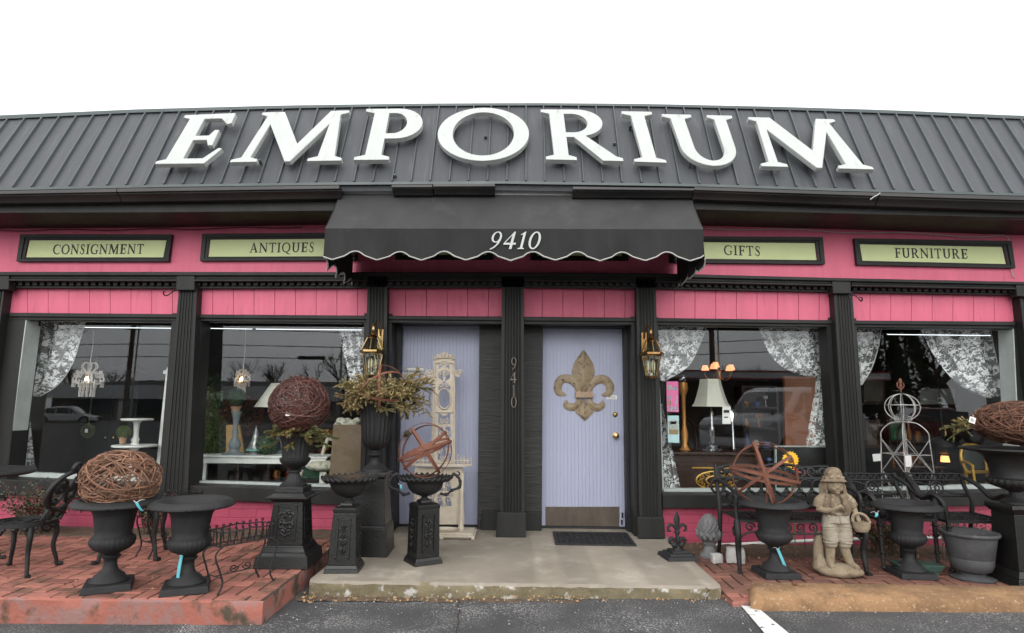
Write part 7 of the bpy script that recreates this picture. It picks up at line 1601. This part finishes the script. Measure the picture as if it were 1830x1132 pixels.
for k, (px, Y, lab) in enumerate(((1240, 7.6, 'dark bentwood chair behind the dresser in the third window'), (1648, 7.9, 'dark wooden chair in the middle of the fourth window'))):
    c = V(px, 850, Y); t = thing('wooden_chair', lab, 'chair', (c.x, Y, .28), R(20-40*k), 'dark wooden chairs inside the shop'); MB().box((-.2, -.2, .42), (.2, .2, .45)).build('seat', DARKW, t, bevel=.005); MB().tube(catmull([(-.18, .19, .44), (-.19, .21, .8), (-.1, .23, .98), (.1, .23, .98), (.19, .21, .8), (.18, .19, .44)], 5), .016, 6).tube([(0, .21, .45), (0, .23, .98)], .014, 5).build('backrest', DARKW, t, smooth=60)
    for sx in (-1, 1):
        for sy in (-1, 1): MB().tube([(sx*.17, sy*.17, .43), (sx*.19, sy*.19, 0)], .016, 6).build('leg', DARKW, t)

# ------------------------------------------------------------------ across the street (seen mirrored in the glass)
def RV(px, py, Y): p = V(px, py, 2*YG-Y); return Vector((p.x, Y, p.z))
def gz(x, y): return zasph(max(-6, min(6, x)))-max(0, -y-6)*.006
t = thing('street_shops', 'long low building with white fascia across the street, reflected in the windows', 'building', (-6, -42, -.25), 0)
SH_W = mat('white_fascia', (.8, .8, .8), .7); SH_B = mat('tan_render', (.16, .13, .10), .8); SH_D = mat('dark_shop_glass', (.03, .035, .04), .2)
MB().box((-36, -9, 0), (30, 0, 3.0)).build('wall', SH_B, t); MB().box((-37, -.0, 1.9), (31, .5, 3.1)).build('fascia', SH_W, t); m = MB()
for k in range(13): m.box((-34+5*k, .002, .5), (-30.4+5*k, .06, 1.85))
m.build('window', SH_D, t); m = MB()
for k in range(4): m.box((-29.9+15*k, .003, 0), (-29.0+15*k, .08, 1.85))
m.build('door', SH_W, t); MB().hexa([(-37, -9.5, 3.05), (31, -9.5, 3.05), (31, .3, 3.05), (-37, .3, 3.05)], [(-30, -5, 3.7), (24, -5, 3.7), (24, -4, 3.7), (-30, -4, 3.7)]).build('roof', mat('dark_shingle', (.04, .035, .035), .9), t)
p = RV(1225, 663, -13); t = thing('canopy_building', 'white canopy with red trim on dark posts across the lot, reflected in the third window', 'building', (p.x+3.6, -13, gz(4, -13)), 0); H = p.z-gz(4, -13)
MB().box((-4, -4, H-.28), (5, 0, H)).build('canopy', SH_W, t); MB().box((-4.02, .0, H-.02), (5.02, .03, H+.04)).box((-4.02, .0, H-.33), (5.02, .03, H-.28)).build('trim', mat('red_trim', (.45, .03, .03), .5), t); m = MB()
for x in (-3.8, 0, 4.6): m.box((x, -.3, 0), (x+.15, -.15, H-.28))
m.build('post', BLACK, t); MB().box((-4, -4, 0), (5, -3.8, H-.28)).build('wall', mat('dark_brown_wall', (.07, .035, .025), .8), t)
BARK = mat('winter_bark', (.045, .035, .028), .95)
def bare_tree(label, x, y, h, seed, spread=.5):
    t = thing('bare_tree', label, 'tree', (x, y, gz(x, y)), 0, 'bare winter trees across the street'); q = random.Random(seed); tr = MB(); cr = MB()
    def br(p, d, L_, r, lv):
        P = [p]; dd = d.copy()
        for i in range(3): dd = (dd+Vector((q.uniform(-.2, .2), q.uniform(-.2, .2), q.uniform(-.05, .15)))).normalized(); P.append(P[-1]+dd*L_/3)
        (tr if lv < 1 else cr).tube(P, [r, r*.6], 5 if lv < 2 else 3, cap=False)
        if lv >= 5: return
        for k in range(3 if lv < 4 else 4):
            s = P[1].lerp(P[3], q.uniform(.1, 1)) if k else P[3]; e = (dd+Vector((q.uniform(-1, 1), q.uniform(-1, 1), q.uniform(-.3, .6)))*spread*1.5).normalized(); br(s, e, L_*q.uniform(.6, .8), r*.55, lv+1)
    br(Vector((0, 0, 0)), Vector((0, 0, 1)), h*.32, h*.034, 0); tr.build('trunk', BARK, t); cr.build('crown', BARK, t)
TL = ['bare tree left of the utility pole mirrored in the first window', 'bare tree behind the utility pole mirrored in the first window',
      'bare tree at the left end of those mirrored in the second window', 'second bare tree from the left mirrored in the second window', 'broad bare tree mirrored left of the street light in the second window', 'bare tree just left of the mirrored street light',
      'nearest bare tree mirrored at the right of the second window', 'rightmost bare tree mirrored in the second window', 'leftmost bare tree mirrored in the third window', 'middle bare tree mirrored in the third window', 'rightmost bare tree mirrored in the third window',
      'bare tree left of the evergreens mirrored in the fourth window', 'tallest bare tree mirrored right of the evergreens in the fourth window', 'second bare tree right of the evergreens mirrored in the fourth window', 'bare tree mirrored at the right end of the fourth window']
for i, (px, h, Y) in enumerate(((130, 8, -54), (205, 7, -57), (360, 7, -56), (420, 7.5, -60), (500, 9, -55), (545, 8, -58), (620, 9.5, -40), (655, 8, -56), (1320, 7.5, -54), (1375, 8, -58), (1440, 7, -55), (1560, 10, -44), (1668, 13, -40), (1705, 11, -46), (1800, 9, -50))):
    p = RV(px, 745, Y); bare_tree(TL[i], p.x, Y, h, i+3)
for i, (px, h, Y) in enumerate(((1592, 8.6, -38), (1628, 9.6, -40), (1560, 7, -41))):
    p = RV(px, 745, Y); t = thing('evergreen_tree', ('tall', 'tallest', 'short')[i]+' dark evergreen reflected in the fourth window', 'tree', (p.x, Y, gz(p.x, Y)), 0, 'evergreens across the street'); m = MB(); qq = random.Random(i)
    for k in range(1600):
        z = h*(.12+.88*qq.random()**.9); r = (1-z/h)*h*.26*qq.uniform(.5, 1)+.1; a = qq.uniform(0, 6.28); pp = Vector((r*math.cos(a), r*math.sin(a), z)); e = Vector((math.cos(a), math.sin(a), qq.uniform(-.6, .3))).normalized(); s = e.orthogonal().normalized()*.14; m.add([pp, pp+e*.3+s, pp+e*.6, pp+e*.3-s], [(0, 1, 2, 3)])
    m.build('crown', BOXD, t); MB().tube([(0, 0, 0), (0, 0, h*.9)], [.2, .05], 8).build('trunk', BARK, t)
POLE = mat('brown_pole', (.12, .075, .05), .9)
poles = []
for px, Y, lab in ((222, -24, 'brown utility pole reflected in the first window'), (1276, -20, 'brown utility pole reflected left in the third window')):
    p = RV(px, 745, Y); z0 = gz(p.x, Y); t = thing('utility_pole', lab, 'utility pole', (p.x, Y, z0), 0, 'utility poles along the street'); MB().tube([(0, 0, 0), (.05, 0, 10)], [.16, .11], 10).build('pole', POLE, t, smooth=60); MB().box((-1.1, -.06, 8.2), (1.1, .06, 8.32)).box((-.5, -.06, 5.9), (.5, .06, 6.0)).build('crossarm', POLE, t); MB().tube([(.35, 0, 0), (.38, 0, 7)], .045, 6).build('conduit', SILL, t); poles.append(p)
p = RV(605, 745, -30); t = thing('street_light', 'grey street light reflected in the second window', 'street light', (p.x, -30, gz(p.x, -30)), 0); MB().tube([(0, 0, 0), (0, 0, 6.2)], [.09, .06], 8).build('pole', SILL, t); MB().tube([(0, 0, 6.2), (1.0, 0, 6.35)], .04, 6).build('arm', SILL, t); MB().ell((1.2, 0, 6.33), (.35, .14, .08), 12, 6).build('lamp_head', SILL, t)
for i, (z, sagz, lab) in enumerate(((4.3, .25, 'lowest overhead street wire'), (5.0, .3, 'second overhead street wire from the bottom'), (5.9, .35, 'third overhead street wire from the bottom'), (7.4, .4, 'fourth overhead street wire from the bottom'), (8.35, .4, 'topmost overhead street wire'))):
    m = MB(); P = [(x, -23+.02*x+i*.1, z+sagz*math.cos(x*PI/26)*-1+.02*x) for x in np.linspace(-40, 40, 60)]; m.tube(P, .028, 4); o = m.build('overhead_wire', BLACK); tag(o, lab, 'wire', 'overhead wires along the street')
o = MB().box((-.8, -.07, -.1), (.8, .07, .1)).build('splice_box', BLACK); p = RV(557, 640, -23); o.location = p; tag(o, 'black splice box hung on a street wire', 'cable box')

def car(name, label, loc, rz, L_, W_, H, suv, paint, group='parked cars behind the viewer'):
    t = thing(name, label, 'suv' if suv else 'car', loc, rz, group); hl = L_/2
    if suv: low = [(-hl, .40), (-hl+.02, .95), (-hl+.12, 1.06), (-hl+1.05, 1.16), (hl-.05, 1.18), (hl, .5)]; cab = [(-hl+1.0, 1.13), (-hl+1.75, H-.08), (-hl+2.1, H), (hl-.6, H), (hl-.25, H-.12), (hl-.04, 1.15)]
    else: low = [(-hl, .35), (-hl+.05, .62), (-hl+.9, .82), (hl-.5, .88), (hl, .72), (hl, .35)]; cab = [(-hl+1.0, .80), (-hl+1.75, H), (hl-1.5, H), (hl-.6, .86)]
    def loft(m, sec, y0, y1, tuck):
        o2 = sec+[(x, sec[0][1]) for x in ()]; n = len(sec); zl = min(z for x, z in sec)
        ys = [(-y1, 1), (-y0, 0), (y0, 0), (y1, 1)]
        for (y, k) in ys:
            for (x, z) in sec: m.v.append((x*(1-.03*k), y, z-(.05*k if z > zl+.1 else 0)))
        m.f += [(a*n+i, a*n+i+1, (a+1)*n+i+1, (a+1)*n+i) for a in range(3) for i in range(n-1)]+[tuple(range(n-1, -1, -1)), tuple(3*n+i for i in range(n))]+[(a*n+n-1, a*n, (a+1)*n, (a+1)*n+n-1) for a in range(3)]
    m = MB(); loft(m, low, W_/2-.12, W_/2, 0); bd = m.build('body', paint, t, smooth=35, bevel=.05, seg=3)
    m = MB(); loft(m, cab, W_/2-.28, W_/2-.16, 0); cb = m.build('cabin', paint, t, smooth=35, bevel=.04, seg=2)
    g = MB(); x0, z0 = cab[0]; x1, z1 = cab[1]; ww = W_/2-.24
    f = lambda s, y: (x0+(x1-x0)*s-.012, y, z0+(z1-z0)*s+.012); g.add([f(.12, -ww), f(.12, ww), f(.92, ww*.93), f(.92, -ww*.93)], [(0, 1, 2, 3)]); g.build('windscreen', mat('car_glass', (.02, .025, .03), .05, coat=1), t)
    g = MB(); zt_ = H-.14; zb = z0+.08
    for s in (-1, 1):
        y = s*(W_/2-.15); xs_ = [cab[1][0]+.15, (cab[1][0]+cab[-1][0])/2, cab[-1][0]-.3]
        for i in range(2): g.box((xs_[i], min(y, y+s*.005), zb), (xs_[i+1]-.08, max(y, y+s*.005), zt_))
        g.add([(cab[0][0]+.35, y+s*.003, zb), (xs_[0]-.06, y+s*.003, zb), (xs_[0]-.06, y+s*.003, zt_)], [(0, 1, 2)])
    g.build('side_windows', MATS['car_glass'], t)
    for x in (-hl+.85, hl-.9):
        for s in (-1, 1):
            m = MB(); m.lathe([(.0, -.11), (.33, -.11), (.36, -.08), (.36, .08), (.33, .11), (0, .11)], 28, cap=False); m.v = [(x+v[0], s*(W_/2-.10)+v[2], .36+v[1]) for v in m.v]; wl = m.build('wheel', mat('tyre', (.015, .015, .015), .8), t, smooth=40)
            m = MB(); m.lathe([(0, .115), (.21, .118), (.22, .10), (.22, .0)], 20, cap=False); m.v = [(x+v[0], s*(W_/2-.10)+s*v[2], .36+v[1]) for v in m.v]; m.build('rim', mat('alloy', (.4, .4, .4), .3, .9), wl, smooth=40)
    zf = .80 if suv else .52
    MB().box((-hl-.015, -W_*.27, zf-.16), (-hl+.06, W_*.27, zf+.12)).build('grille', mat('dark_grille', (.02, .02, .02), .4), t, bevel=.02)
    if suv:
        m = MB()
        for (ry, rz2) in ((.10, .068), (.035, .06)): m.tube([(-hl-.03, ry*math.cos(2*PI*k/24), zf+rz2*math.sin(2*PI*k/24)) for k in range(24)], .010, 6, closed=True)
        m.tube([(-hl-.03, .065*math.cos(2*PI*k/24), zf+.032+.03*math.sin(2*PI*k/24)) for k in range(24)], .010, 6, closed=True); m.build('emblem', MATS['alloy'], t)
        MB().box((-hl-.04, -W_*.36, .42), (-hl+.05, W_*.36, .56)).build('bumper', paint, t, bevel=.03)
    for s in (-1, 1): MB().box((-hl-.01, s*W_*.38-.16, zf-.02), (-hl+.12, s*W_*.38+.16, zf+.12)).build('headlight', mat('headlamp_lens', (.6, .62, .65), .1, coat=1), t, bevel=.03); MB().ell((cab[0][0]+.55, s*(W_/2+.02), z0+.10), (.08, .10, .07), 10, 8).build('mirror', paint, t)
    return t
SILV = mat('silver_car_paint', (.78, .79, .80), .3, .0, coat=.6); DKR = mat('dark_red_car_paint', (.12, .01, .012), .25, .2, coat=.6); GRYP = mat('grey_car_paint', (.26, .27, .29), .25, .4, coat=.6)
p = RV(1302, 788, -1.7); car('parked_suv', 'silver SUV parked nose-left behind the viewer, reflected in the right windows', (p.x+1.95, -3.05, gz(p.x, -2)), R(-35), 4.7, 1.9, 1.85, True, SILV)
p = RV(100, 798, -33); car('parked_car', 'small silver sedan across the lot, reflected low in the first window', (p.x+.6, -33, gz(p.x, -33)-.2), R(160), 4.3, 1.75, 1.4, False, SILV)
p = RV(1640, 790, -11); car('parked_car', 'dark red sedan across the lot, reflected low in the fourth window', (p.x+1, -12, gz(p.x, -12)), R(8), 4.4, 1.75, 1.42, False, DKR)
